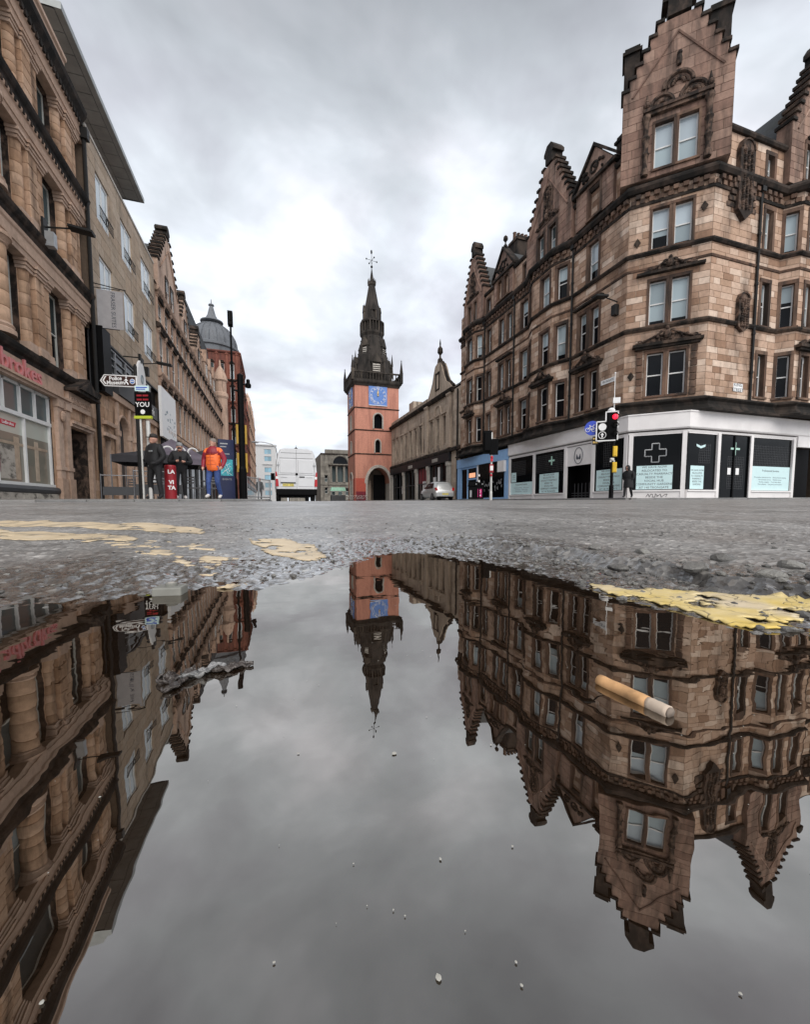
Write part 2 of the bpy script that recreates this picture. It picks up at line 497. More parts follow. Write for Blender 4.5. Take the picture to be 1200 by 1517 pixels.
def road_height(c, d, rough=1.0):
    s = sdf(c, d, PUDDLE)
    rag = fbm(c, d, 9, 4, 3) * 0.07
    s2 = s + rag
    z = ground_base(c, d)
    z = z + np.where(s2 < 0, -0.022 * smooth(0, -0.12, s2), 0.0) + 0.010 * smooth(0.0, 0.28, s2) * smooth(30, 3, d)
    near = smooth(5.0, 0.9, np.hypot(c, d))
    # broken edge of the upper course of tarmac on the right
    rightw = smooth(0.02, 0.16, c) * smooth(-0.1, 0.15, d)
    z = z + 0.011 * rightw * smooth(0.085, 0.105, s + fbm(c, d, 14, 4, 9) * 0.06) * near
    rim = smooth(0.2, 0.06, s) * smooth(-0.05, 0.0, s)
    agg = 0.55 - np.clip(cells(c, d, 95, 4), 0, 0.9)
    agg2 = 0.5 - np.clip(cells(c, d, 38, 8), 0, 0.9)
    z = z + rough * near * (0.0026 * agg * (0.5 + 0.9 * rim) + 0.0036 * agg2 * (0.12 + 1.0 * rim) * smooth(-0.05, 0.2, fbm(c, d, 5, 3, 21) + 0.14 * rim))
    z = z + near * 0.016 * fbm(c, d, 6, 4, 5) * smooth(0.0, 0.15, s) + 0.03 * fbm(c, d, 1.1, 3, 15) * smooth(0.8, 2, d) * smooth(6, 2, d)
    z = z + 0.002 * near * smooth(0.04, -0.02, s2) * fbm(c, d, 20, 3, 2)
    return z, s
def axis(lo, hi, step, far_lo, far_hi, g0=1.05, g1=1.12):
    a = list(np.arange(lo, hi, step))
    st = step
    x = a[-1]
    while x < far_hi:
        st *= g0 if st < 0.12 else g1
        x += st; a.append(x)
    st = step; x = a[0]; b = []
    while x > far_lo:
        st *= g0 if st < 0.12 else g1
        x -= st; b.append(x)
    return np.array(b[::-1] + a)
cxs = axis(-0.62, 0.52, 0.0027, -300, 300, 1.035)
dys = axis(0.14, 0.8, 0.0027, -120, 600, 1.035)
CC, DD = np.meshgrid(cxs, dys)
ZZ, SS = road_height(CC, DD)
ny, nx = CC.shape
me = bpy.data.meshes.new('road')
co = np.stack([CC * cos(YAW) + DD * sin(YAW), -CC * sin(YAW) + DD * cos(YAW), ZZ], -1).reshape(-1, 3)
idx = np.arange(ny * nx).reshape(ny, nx)
q = np.stack([idx[:-1, :-1], idx[:-1, 1:], idx[1:, 1:], idx[1:, :-1]], -1).reshape(-1, 4)
me.vertices.add(len(co)); me.vertices.foreach_set('co', co.ravel())
me.loops.add(q.size); me.loops.foreach_set('vertex_index', q.ravel().astype(np.int32))
me.polygons.add(len(q)); me.polygons.foreach_set('loop_start', np.arange(0, q.size, 4, dtype=np.int32))
me.polygons.foreach_set('loop_total', np.full(len(q), 4, np.int32))
me.polygons.foreach_set('use_smooth', np.ones(len(q), bool))
me.update(calc_edges=True)
at = me.attributes.new('wet', 'FLOAT', 'POINT')
wet = smooth(0.26, 0.02, SS + fbm(CC, DD, 7, 3, 31) * 0.16) * smooth(3, 1, np.hypot(CC, DD))
at.data.foreach_set('value', wet.ravel().astype(np.float32))
m, t, b = newmat('tarmac')
p, g = pos(t)
a_ = t.nodes.new('ShaderNodeAttribute'); a_.attribute_name = 'wet'
f1 = noise(t, p, 140, 3, 0.7); f2 = noise(t, p, 2.3, 6, 0.6); f3 = noise(t, p, 24, 5, 0.65)
vor = t.nodes.new('ShaderNodeTexVoronoi'); vor.inputs['Scale'].default_value = 190
t.links.new(p, vor.inputs['Vector'])
vs2 = N(t, 'ShaderNodeSeparateColor'); t.links.new(vor.outputs['Color'], vs2.inputs[0])
chip = ramp(t, [(0.0, (0.16, 0.157, 0.153)), (0.45, (0.23, 0.225, 0.22)), (0.85, (0.3, 0.293, 0.284)), (1.0, (0.46, 0.45, 0.43))])
t.links.new(vs2.outputs[0], chip.inputs[0])
pat = ramp(t, [(0.3, 0.68), (0.7, 1.3)]); t.links.new(f2, pat.inputs[0])
pat2 = ramp(t, [(0.3, 0.62), (0.7, 1.3)]); t.links.new(f3, pat2.inputs[0])
c0 = mixc(t, 1.0, mixc(t, 1.0, chip.outputs[0], pat.outputs[0], 'MULTIPLY'), pat2.outputs[0], 'MULTIPLY')
wetc = mixc(t, 1.0, c0, (0.42, 0.4, 0.385), 'MULTIPLY')
t.links.new(mixc(t, a_.outputs['Fac'], c0, wetc), b.inputs['Base Color'])
rr = math_(t, 'SUBTRACT', 0.42, math_(t, 'MULTIPLY', a_.outputs['Fac'], 0.34))
rr2 = math_(t, 'ADD', rr, math_(t, 'MULTIPLY', math_(t, 'SUBTRACT', f2, 0.5), 0.5))
t.links.new(math_(t, 'MAXIMUM', rr2, 0.08), b.inputs['Roughness'])
b.inputs['Specular IOR Level'].default_value = 0.5
pw_ = ramp(t, [(0.5, 0.06), (0.6, 0.5)]); t.links.new(noise(t, p, 1.7, 5, 0.6, 0.6), pw_.inputs[0])
t.links.new(math_(t, 'MINIMUM', math_(t, 'ADD', math_(t, 'MULTIPLY', a_.outputs['Fac'], 0.8), pw_.outputs[0]), 1.0), b.inputs['Coat Weight'])
t.links.new(math_(t, 'SUBTRACT', 0.32, math_(t, 'MULTIPLY', a_.outputs['Fac'], 0.27)), b.inputs['Coat Roughness'])
b.inputs['Coat IOR'].default_value = 1.6
hh = math_(t, 'ADD', math_(t, 'MULTIPLY', f1, 0.5), math_(t, 'ADD', vor.outputs['Distance'], f3))
bump(t, b, hh, 0.45, 0.003)
me.materials.append(m)
road = obj('road', me, kind='structure')

# worn yellow lines: thin flakes of paint lying on the road, cut where the paint has gone
m, t, b = newmat('worn_yellow_paint')
p, g = pos(t)
fy = noise(t, p, 16, 5, 0.65)
ry = ramp(t, [(0.34, (0.26, 0.23, 0.19)), (0.46, (0.56, 0.45, 0.3)), (0.6, (0.66, 0.54, 0.37)), (0.72, (0.58, 0.51, 0.41))])
t.links.new(fy, ry.inputs[0]); t.links.new(ry.outputs[0], b.inputs['Base Color'])
b.inputs['Roughness'].default_value = 0.5
bump(t, b, noise(t, p, 160, 4, 0.7), 0.4, 0.002)
m, t, b = newmat('cracked_yellow_paint')
p, g = pos(t)
vo = N(t, 'ShaderNodeTexVoronoi', feature='DISTANCE_TO_EDGE'); vo.inputs['Scale'].default_value = 30
wv = N(t, 'ShaderNodeVectorMath', operation='ADD')
nz_ = N(t, 'ShaderNodeTexNoise'); nz_.inputs['Scale'].default_value = 40
t.links.new(p, nz_.inputs['Vector'])
sc_ = N(t, 'ShaderNodeVectorMath', operation='SCALE'); sc_.inputs['Scale'].default_value = 0.05
t.links.new(nz_.outputs['Color'], sc_.inputs[0]); t.links.new(p, wv.inputs[0]); t.links.new(sc_.outputs[0], wv.inputs[1])
t.links.new(wv.outputs[0], vo.inputs['Vector'])
crk = ramp(t, [(0.0, 0.45), (0.025, 1.0)]); t.links.new(vo.outputs['Distance'], crk.inputs[0])
ry = ramp(t, [(0.32, (0.66, 0.56, 0.4)), (0.5, (0.72, 0.57, 0.25)), (0.68, (0.7, 0.5, 0.1))])
t.links.new(noise(t, p, 18, 5, 0.6), ry.inputs[0])
t.links.new(mixc(t, crk.outputs[0], (0.12, 0.1, 0.07), ry.outputs[0]), b.inputs['Base Color'])
b.inputs['Roughness'].default_value = 0.35
bump(t, b, crk.outputs[0], 0.6, 0.003)
def paint(name, poly, step, keep, seed, mat, lift=0.0026, sc=14, edge=0.03):
    P = np.array(poly)
    xs = np.arange(P[:, 0].min() - 0.03, P[:, 0].max() + 0.03, step)
    ys = np.arange(P[:, 1].min() - 0.03, P[:, 1].max() + 0.03, step)
    C, D = np.meshgrid(xs, ys)
    Z, _ = road_height(C, D, 0.35)
    ss = sdf(C, D, poly) + fbm(C, D, sc, 4, seed) * edge * 2
    mask = (ss < 0) & (fbm(C, D, sc * 2.2, 4, seed + 5) < keep)
    cm = mask[:-1, :-1] & mask[1:, :-1] & mask[:-1, 1:] & mask[1:, 1:]
    used = np.zeros(C.shape, bool)
    for sl_ in ((slice(None, -1), slice(None, -1)), (slice(1, None), slice(None, -1)), (slice(None, -1), slice(1, None)), (slice(1, None), slice(1, None))):
        used[sl_] |= cm
    ids = -np.ones(C.shape, int); ids[used] = np.arange(used.sum())
    X = C * cos(YAW) + D * sin(YAW); Y = -C * sin(YAW) + D * cos(YAW)
    top_ = np.stack([X, Y, Z + lift], -1)[used]
    iy, ix = np.nonzero(cm)
    fc = np.stack([ids[iy, ix], ids[iy, ix + 1], ids[iy + 1, ix + 1], ids[iy + 1, ix]], -1)
    me = bpy.data.meshes.new(name)
    me.from_pydata(top_.tolist(), [], fc.tolist())
    me.polygons.foreach_set('use_smooth', [True] * len(me.polygons))
    me.materials.append(MATS[mat])
    o = obj(name, me, road)
    sol = o.modifiers.new('thickness', 'SOLIDIFY'); sol.thickness = 0.0009; sol.offset = 0
    return o
paint('yellow_line', [(0.158, 0.345), (0.2, 0.325), (0.24, 0.3), (0.30, 0.285), (0.5, 0.23), (0.45, 0.1), (0.306, 0.165), (0.216, 0.205), (0.188, 0.23), (0.172, 0.27), (0.162, 0.31)], 0.003, 0.12, 41, 'cracked_yellow_paint', 0.0014, 22, 0.012)
paint('yellow_line', [(-1.6, 0.98), (-1.031, 0.94), (-0.896, 0.9), (-0.686, 0.83), (-0.483, 0.715), (-0.44, 0.648), (-0.542, 0.645), (-0.684, 0.685), (-0.8, 0.72), (-1.6, 0.76)], 0.006, 0.22, 51, 'worn_yellow_paint', 0.0012, 12, 0.03)
paint('yellow_line', [(-1.2, 1.22), (-0.696, 1.04), (-0.604, 1.03), (-0.431, 0.89), (-0.405, 0.8), (-0.56, 0.86), (-1.2, 1.1)], 0.006, 0.22, 61, 'worn_yellow_paint', 0.0012, 12, 0.03)
paint('yellow_line', [(-0.27, 0.685), (-0.212, 0.715), (-0.146, 0.658), (-0.09, 0.5), (-0.12, 0.485), (-0.2, 0.57)], 0.0045, 0.2, 71, 'worn_yellow_paint', 0.0012, 18, 0.014)
paint('yellow_line', [(-0.55, 0.72), (-0.271, 0.6), (-0.165, 0.41), (-0.2, 0.385), (-0.35, 0.52)], 0.0045, -0.07, 83, 'worn_yellow_paint', 0.0004, 26, 0.04)

# puddle water
m, t, b = newmat('puddle_water')
p, g = pos(t)
t.nodes.remove(b)
fr = N(t, 'ShaderNodeFresnel'); fr.inputs['IOR'].default_value = 3.9
gl = N(t, 'ShaderNodeBsdfGlossy'); gl.inputs['Roughness'].default_value = 0.0
gl.inputs['Color'].default_value = (0.98, 0.945, 0.885, 1)
tr = N(t, 'ShaderNodeBsdfTransparent'); tr.inputs['Color'].default_value = (0.2, 0.12, 0.065, 1)
di = N(t, 'ShaderNodeBsdfDiffuse'); di.inputs['Color'].default_value = (0.028, 0.016, 0.009, 1)
mu = N(t, 'ShaderNodeMixShader'); mu.inputs[0].default_value = 0.4
t.links.new(tr.outputs[0], mu.inputs[1]); t.links.new(di.outputs[0], mu.inputs[2])
mx = N(t, 'ShaderNodeMixShader')
bn = N(t, 'ShaderNodeBump'); bn.inputs['Strength'].default_value = 0.07; bn.inputs['Distance'].default_value = 0.002
t.links.new(noise(t, p, 26, 3, 0.45), bn.inputs['Height'])
t.links.new(bn.outputs[0], gl.inputs['Normal']); t.links.new(bn.outputs[0], fr.inputs['Normal'])
t.links.new(fr.outputs[0], mx.inputs[0]); t.links.new(mu.outputs[0], mx.inputs[1]); t.links.new(gl.outputs[0], mx.inputs[2])
t.links.new(mx.outputs[0], t.nodes['Material Output'].inputs[0])
wb = MB()
pts = [to_world(c, d) for c, d in ((-0.85, -0.5), (0.5, -0.5), (0.5, 0.75), (-0.85, 0.75))]
wb.add([(x, y, 0.0) for x, y in pts], [(0, 1, 2, 3)])
wat = obj('puddle_water', wb.mesh('puddle_water', 'puddle_water'), kind='structure')

# pavements: slabs just above the road, with granite kerbs
stone('granite_kerb', [(0.2, 0.2, 0.2), (0.26, 0.255, 0.25), (0.17, 0.17, 0.17)], soot_amt=0.4)
stone('paving', [(0.2, 0.19, 0.18), (0.25, 0.24, 0.225), (0.17, 0.165, 0.16)], soot_amt=0.4)
def pavement(name, poly, h):
    """polygon in plan; top follows the ground h above it"""
    xs = [p[0] for p in poly]; ys = [p[1] for p in poly]
    mb = MB()
    n = len(poly)
    cuts = []
    x0, x1, y0, y1 = min(xs), max(xs), min(ys), max(ys)
    gy = [y0]
    while gy[-1] < y1: gy.append(min(y1, gy[-1] + max(1.5, (gy[-1] - y0) * 0.1 + 1.5)))
    for a, c in zip(gy[:-1], gy[1:]):
        v = []
        for (x, y) in ((x0, a), (x1, a), (x1, c), (x0, c)):
            v.append((x, y, ground_z(x, y) + h))
        low = [(x, y, z - h - 0.35) for x, y, z in v]
        mb.add(v + low, [(0, 1, 2, 3), (0, 4, 5, 1), (1, 5, 6, 2), (3, 2, 6, 7), (0, 3, 7, 4)])
    return obj(name, mb.mesh(name, 'paving'), kind='structure')
pav_l = pavement('pavement', [(-40, 11.6), (-0.2, 130)], 0.075)
pav_r = pavement('pavement', [(14.0, 13.0), (60, 140)], 0.075)
def kerb(par, pts):
    me = MB().block(0, 1, 0, 1, 0, 1, 0.06).mesh('kerb_stone', 'granite_kerb')
    for (ax, ay), (bx, by) in zip(pts[:-1], pts[1:]):
        L = hypot(bx - ax, by - ay); n = max(1, int(L / 0.92))
        for i in range(n):
            u = i / n
            x, y = ax + (bx - ax) * u, ay + (by - ay) * u
            o = obj('kerb_stone', me, par, (x, y, ground_z(x, y) - 0.15), atan2(by - ay, bx - ax))
            o.scale = (L / n - 0.012, 0.2, 0.228 + random.uniform(-.004, .004))
kerb(pav_l, [(-14, 11.5), (-0.3, 11.5), (-0.1, 11.9), (-0.1, 40)])
kerb(pav_r, [(13.9, 40), (13.9, 13.2), (14.2, 12.9), (34, 12.9)])
# ------------------------------------------------------------------ facade kit
UNIT = MB().block(0, 1, 0, 1, 0, 1, 0.05)
class Facade:
    def __init__(s, root, stone_mat, mortar, trim):
        s.root = root; s.wall = MB(); s.trim = MB(); s.sooty = MB(); s.stones = []
        s.sm, s.mm, s.tm = stone_mat, mortar, trim
        s.rm = None
    def facet(s, A, B, z0, z1, ops=(), course=0.335, w0=0.45, w1=1.0, stones=True, gap=0.022, back=0.012, reveal=0.26):
        M, L = frame2(A, B)
        s.wall.at(M)
        us = sorted({0.0, L} | {u for o in ops for u in o[:2] if 0 < u < L})
        zs = sorted({z0, z1} | {z for o in ops for z in o[2:4] if z0 < z < z1})
        for a, b in zip(us[:-1], us[1:]):
            for c, d in zip(zs[:-1], zs[1:]):
                um, zm = (a + b) / 2, (c + d) / 2
                if any(o[0] < um < o[1] and o[2] < zm < o[3] for o in ops): continue
                s.wall.quad((a, back, c), (b, back, c), (b, back, d), (a, back, d))
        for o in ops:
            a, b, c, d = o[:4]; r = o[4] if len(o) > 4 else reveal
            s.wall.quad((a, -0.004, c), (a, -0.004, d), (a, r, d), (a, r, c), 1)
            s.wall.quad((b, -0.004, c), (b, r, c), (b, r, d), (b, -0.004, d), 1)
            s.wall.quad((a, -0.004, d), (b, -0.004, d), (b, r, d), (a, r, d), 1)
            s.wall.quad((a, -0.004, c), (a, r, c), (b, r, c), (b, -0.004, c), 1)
        if stones:
            for c, d in zip(zs[:-1], zs[1:]):
                n = max(1, round((d - c) / course))
                for i in range(n):
                    za, zb = c + (d - c) * i / n, c + (d - c) * (i + 1) / n
                    zm = (za + zb) / 2
                    bl = sorted((o[0], o[1]) for o in ops if o[2] < zm < o[3])
                    x = 0.0; free = []
                    for p, q in bl:
                        if p - x > 0.03: free.append((x, p))
                        x = max(x, q)
                    if L - x > 0.03: free.append((x, L))
                    for p, q in free:
                        u = p
                        while u < q - 1e-4:
                            w = random.uniform(w0, w1)
                            if u == p and i % 2: w *= 0.55
                            if q - (u + w) < w0 * 0.6: w = q - u
                            s.stones.append((M, u, u + w, za, zb, gap))
                            u += w
        return M, L
    def finish(s, nobj=300, sooty='sooty_stone'):
        r0 = Vector(s.root.location)
        camv = Vector((0, 0, CAM_H))
        def area(t):
            M, a, b, c, d, g = t
            p = M @ Vector(((a + b) / 2, 0, (c + d) / 2)); v = p - camv
            if p.x * sin(YAW) + p.y * cos(YAW) < 1: return 0
            cc, dd = to_cam(p.x, p.y)
            if abs(cc / dd) > 1.02 or (p.z) / dd > 1.25: return 0
            nrm = M.to_3x3() @ Vector((0, -1, 0))
            return max(0, -nrm.dot(v)) * (b - a) * (d - c) / v.length ** 3
        s.stones.sort(key=area, reverse=True)
        me = UNIT.mesh('stone', s.sm)
        for k, (M, a, b, c, d, g) in enumerate(s.stones[:nobj]):
            o = obj('stone', me, s.root)
            o.location = M @ Vector((a + g / 2, -0.012 - random.uniform(0, 0.008), c + g / 2)) - r0
            o.rotation_euler = (0, 0, atan2(M[1][0], M[0][0]))
            o.scale = (b - a - g, 0.045, d - c - g)
        mb = MB()
        for M, a, b, c, d, g in s.stones[nobj:]:
            mb.at(M).box(a + g / 2, b - g / 2, -0.012 - random.uniform(0, 0.008), 0.03, c + g / 2, d - g / 2)
        part('stone', mb, s.sm, s.root, kind='stuff')
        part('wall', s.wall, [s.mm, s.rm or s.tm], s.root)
        part('moulding', s.trim, s.tm, s.root)
        part('cornice', s.sooty, sooty, s.root)
_wc = {}
def window(root, M, u0, u1, z0, z1, depth=0.2, kind='sash', glassm=('dark_glass', 'dark_glass'), frame='white_timber', sur=None, arch=False, surw=0.15, surp=0.05, sill=0.1, fw=0.065):
    w, h = round(u1 - u0, 3), round(z1 - z0, 3)
    key = (w, h, depth, kind, glassm, frame, sur, arch, surw, surp)
    if key not in _wc:
        f = MB(); y = depth
        f.box(0, fw, y, y + .07, 0, h).box(w - fw, w, y, y + .07, 0, h).box(fw, w - fw, y, y + .07, 0, fw * 1.2).box(fw, w - fw, y, y + .07, h - fw, h)
        panes = []
        if kind == 'sash':
            mid = h * 0.5
            f.box(fw, w - fw, y - .012, y + .06, mid - .03, mid + .03)
            panes = [(fw, w - fw, fw * 1.2, mid - .03, y + .045), (fw, w - fw, mid + .03, h - fw, y + .02)]
        elif kind == 'casement2':
            f.box(w / 2 - .04, w / 2 + .04, y - .01, y + .06, fw, h - fw)
            panes = [(fw, w / 2 - .04, fw * 1.2, h - fw, y + .03), (w / 2 + .04, w - fw, fw * 1.2, h - fw, y + .03)]
        else:
            panes = [(fw, w - fw, fw * 1.2, h - fw, y + .03)]
        if arch:
            r = w / 2
            for sgn in (0, 1):
                poly = [(0, h), (0, h - r)] + [(r - r * cos(a), h - r + r * sin(a)) for a in [pi / 2 * i / 6 for i in range(1, 7)]]
                if sgn: poly = [(w - x, z) for x, z in poly][::-1]
                f.prism(poly[::-1], y - 0.02, y + 0.075)
        pm = []
        for i, (a, b, c, d, yy) in enumerate(panes):
            gm_ = glassm[i % len(glassm)]
            if gm_.startswith('part'):
                e = c + (d - c) * float(gm_[4:])
                pm.append(MB().box(a, b, yy, yy + .012, c, e, 0).box(a, b, yy - .001, yy + .012, e, d, 1).mesh('pane', ['dark_glass', 'blind_glass']))
            else: pm.append(MB().box(a, b, yy, yy + .012, c, d).mesh('pane', gm_))
        sm = None
        if sur:
            q = MB(); p = surp; sw = surw; ex = .05 if sw > .14 else -.004
            q.box(-sw, .007, -p, .1, .007, h - .007).box(w - .007, w + sw, -p, .1, .007, h - .007).box(-sw, w + sw, -p - .01, .1, h - .007, h + sw * 1.2)
            if sill: q.box(-sw - ex, w + sw + ex, -p - .06, .195, -sill, .007)
            sm = q.mesh('surround', sur)
        _wc[key] = (f.mesh('window', frame), pm, sm)
    fm, pm, sm = _wc[key]
    o = obj('window', fm, root, M @ Vector((u0, 0, z0)) - Vector(top(root).location), atan2(M[1][0], M[0][0]))
    for p_ in pm: obj('pane', p_, o)
    if sm: obj('surround', sm, o)
    return o
def corbels(mb, M, L, z, out=0.12, pitch=0.28, w=0.15, h=0.16, rows=2):
    mb.at(M)
    for r in range(rows):
        x = 0.05 + (pitch / 2 if r % 2 else 0)
        while x + w < L:
            mb.box(x, x + w, -out - 0.07 * r, 0.05, z + r * h * 1.12, z + r * h * 1.12 + h)
            x += pitch
def scrolls(mb, M, u0, u1, z, h, y=-0.12, busy=8):
    """swan-neck pediment with a carved cluster in the middle"""
    mb.at(M); uc = (u0 + u1) / 2; w = (u1 - u0) / 2
    for sg in (-1, 1):
        pts = []
        for i in range(9):
            a = i / 8
            pts.append((uc + sg * w * (1 - a * 0.86), y, z + h * (0.08 + 0.62 * (a ** 1.6))))
        mb.path(pts, 0.055, 6)
        mb.ring((uc + sg * w * 0.17, y, z + h * 0.58), 0.11, 0.045, 'y', 10, 5)
        mb.ring((uc + sg * w * 0.85, y, z + h * 0.14), 0.09, 0.04, 'y', 8, 5)
        for k in range(busy // 2):
            mb.ball((uc + sg * w * random.uniform(0.05, 0.72), y + random.uniform(0, .06), z + h * random.uniform(0.08, 0.4)), random.uniform(.05, .1), 6, 4)
    mb.ball((uc, y - .03, z + h * 0.45), 0.17, 8, 5, sz=1.35)
    mb.ball((uc, y - .03, z + h * 0.86), 0.1, 8, 5, sz=1.2)
    mb.prism([(u0 + .1, z), (u1 - .1, z), (u1 - .35, z + h * .25), (uc, z + h * 0.62), (u0 + .35, z + h * .25)], y + .05, 0.05)
def cartouche(mb, M, uc, z0, z1, w, y=-0.16):
    mb.at(M); h = z1 - z0
    mb.prism([(uc - w / 2, z0 + h * .12), (uc, z0), (uc + w / 2, z0 + h * .12), (uc + w / 2, z1 - w / 2), (uc + w * .35, z1 - w * .15), (uc, z1), (uc - w * .35, z1 - w * .15), (uc - w / 2, z1 - w / 2)], y + .06, 0.05)
    mb.ring((uc, y + .04, z1 - w * .5), w * .42, .05, 'y', 12, 5, 0, pi)
    n = int(h / 0.16)
    for i in range(n):
        z = z0 + h * (0.14 + 0.72 * i / n)
        for sg in (-1, 0, 1):
            mb.ball((uc + sg * w * .24 + random.uniform(-.03, .03), y + .03, z), random.uniform(.05, .09), 6, 4)
def crow_gable(F, root, M, uc, hw, z0, zs, za, steps, y0, y1, cap_w, cap_h, mat, coping='sooty_stone', window_ops=(), carve=True):
    """wall front with openings up to zs, stepped triangle to za, every step capped by its own coping stone"""
    mb = MB(M)
    inv_w = (hw - cap_w) / steps
    poly = [(uc - hw, zs), (uc + hw, zs)]
    hs = (za - zs) / steps
    right = []
    for i in range(steps):
        right += [(uc + hw - inv_w * i, zs + hs * (i + 0.0) + hs), (uc + hw - inv_w * (i + 1), zs + hs * (i + 1))]
    left = [(2 * uc - x, z) for x, z in right[::-1]]
    poly = [(uc - hw, zs), (uc + hw, zs)] + right + left
    mb.prism(poly, y0, y1)
    part('gable', mb, mat, root)
    if F is not None:
        for i in range(steps):
            w = hw - inv_w * i - .02; rows = max(1, round(hs / .42))
            for r in range(rows):
                u = uc - w; k = 0
                while u < uc + w - 1e-4:
                    bw = random.uniform(.5, 1.0) * (.6 if k == 0 and (i + r) % 2 else 1); k += 1
                    if uc + w - u - bw < .3: bw = uc + w - u
                    F.stones.append((M, u, u + bw, zs + hs * (i + r / rows), zs + hs * (i + (r + 1) / rows), .02)); u += bw
    cm = UNIT.mesh('coping_stone', coping)
    r0 = Vector(top(root).location); rz = atan2(M[1][0], M[0][0])
    for i in range(steps):
        for sg in (-1, 1):
            xa, xb = uc + sg * (hw - inv_w * (i + 1)) , uc + sg * (hw - inv_w * i)
            a, b = min(xa, xb) - (0.02 if sg > 0 else 0.1), max(xa, xb) + (0.1 if sg > 0 else 0.02)
            o = obj('coping_stone', cm, root, M @ Vector((a, y0 - 0.1, zs + hs * (i + 1) - 0.02)) - r0, rz)
            o.scale = (b - a, y1 - y0 + .16, 0.16)
    c = MB(M)
    zt = za + .12
    c.prism([(uc - cap_w * .8, zt), (uc + cap_w * .8, zt), (uc + cap_w * .8, zt + cap_h * .5), (uc + cap_w * 1.2, zt + cap_h * .5), (uc + cap_w * 1.2, zt + cap_h * .68), (uc + cap_w * .5, zt + cap_h), (uc - cap_w * .5, zt + cap_h), (uc - cap_w * 1.2, zt + cap_h * .68), (uc - cap_w * 1.2, zt + cap_h * .5), (uc - cap_w * .8, zt + cap_h * .5)], y0 - .08, y1 + .08)
    part('gable_cap', c, coping, root)
    if carve:
        k = MB(M)
        for sg in (-1, 1):
            k.path([(uc + sg * hw * .82, y0 - .03, zs + .15), (uc, y0 - .03, zs + (za - zs) * .78)], .06, 5)
        part('raking_mould', k, mat, root)
def pilaster(mb, M, uc, w, z0, z1, out, course=0.0):
    mb.at(M)
    mb.box(uc - w / 2, uc + w / 2, -out, 0.05, z0 + .3, z1 - .3)
    mb.box(uc - w / 2 - .06, uc + w / 2 + .06, -out - .06, 0.05, z0, z0 + .3)
    mb.box(uc - w / 2 - .05, uc + w / 2 + .05, -out - .05, 0.05, z1 - .3, z1 - .16)
    mb.box(uc - w / 2 - .1, uc + w / 2 + .1, -out - .1, 0.05, z1 - .16, z1)

# ------------------------------------------------------------------ corner tenement on the right
RT = thing('corner_tenement', 'brown sandstone corner tenement with crow-stepped gables above white and blue shops', 'building', (18.5, 18.0, 0.2))
F = Facade(RT, 'tenement_sandstone', 'lime_mortar', 'tenement_trim')
FG = Facade(RT, 'tenement_gable_stone', 'dark_mortar', 'tenement_trim')
PATH = [(18.5, 38.4), (18.5, 37.2), (17.95, 36.3), (17.95, 34.5), (18.5, 33.7), (18.5, 26.9), (17.95, 25.7), (17.95, 23.5), (18.5, 22.3),
        (18.5, 18.0), (21.1, 15.4), (26.2, 15.4), (26.75, 14.8), (29.9, 14.8), (30.5, 15.4), (38, 15.4)]
ST = [(5.85, 8.1), (9.55, 11.8), (13.4, 15.45)]
Z0, ZE, ZR = 4.9, 16.3, 18.6
def jamb(ops, o):
    g = [abs(o[0] - q[1]) for q in ops if q[1] <= o[0] and q[2] == o[2]] + [abs(q[0] - o[1]) for q in ops if q[0] >= o[1] and q[2] == o[2]]
    return round(min([.15] + [x / 2 - .005 for x in g]), 3)
def wins(us, storeys=(0, 1, 2)):
    return [(a, b, ST[k][0], ST[k][1], 0.3) for k in storeys for a, b in us]
PANES = [('dark_glass', 'dark_glass'), ('dark_glass', 'part.45'), ('dark_glass', 'part.2'), ('part.3', 'blind_glass'), ('dark_glass', 'grey_glass'), ('part.15', 'blind_glass')]
def pick(k): return PANES[[(0, 1, 4, 0), (3, 1, 2, 0), (5, 3, 2, 1), (5, 3, 4, 2)][k][random.randrange(4)]]
specs = [  # facet index, window spans in u, arched storeys
    (0, [], ()), (1, [(0.25, 0.8)], (0,)), (2, [(0.45, 1.35)], ()), (3, [(0.2, 0.78)], (0,)),
    (4, None, ()), (5, [(0.35, 0.95)], (0,)), (6, [(0.98, 1.88)], (0,)), (7, [(0.3, 1.0)], ()),
    (8, None, ()), (9, [(1.07, 1.83), (2.07, 2.83)], ()), (10, [(3.75, 4.35)], (2,)), (11, [(0.14, 0.68)], ()), (12, [(0.55, 1.2), (1.95, 2.6)], (0,)), (13, [(0.14, 0.68)], ()), (14, [(1.5, 2.2), (3.5, 4.2)], ())]
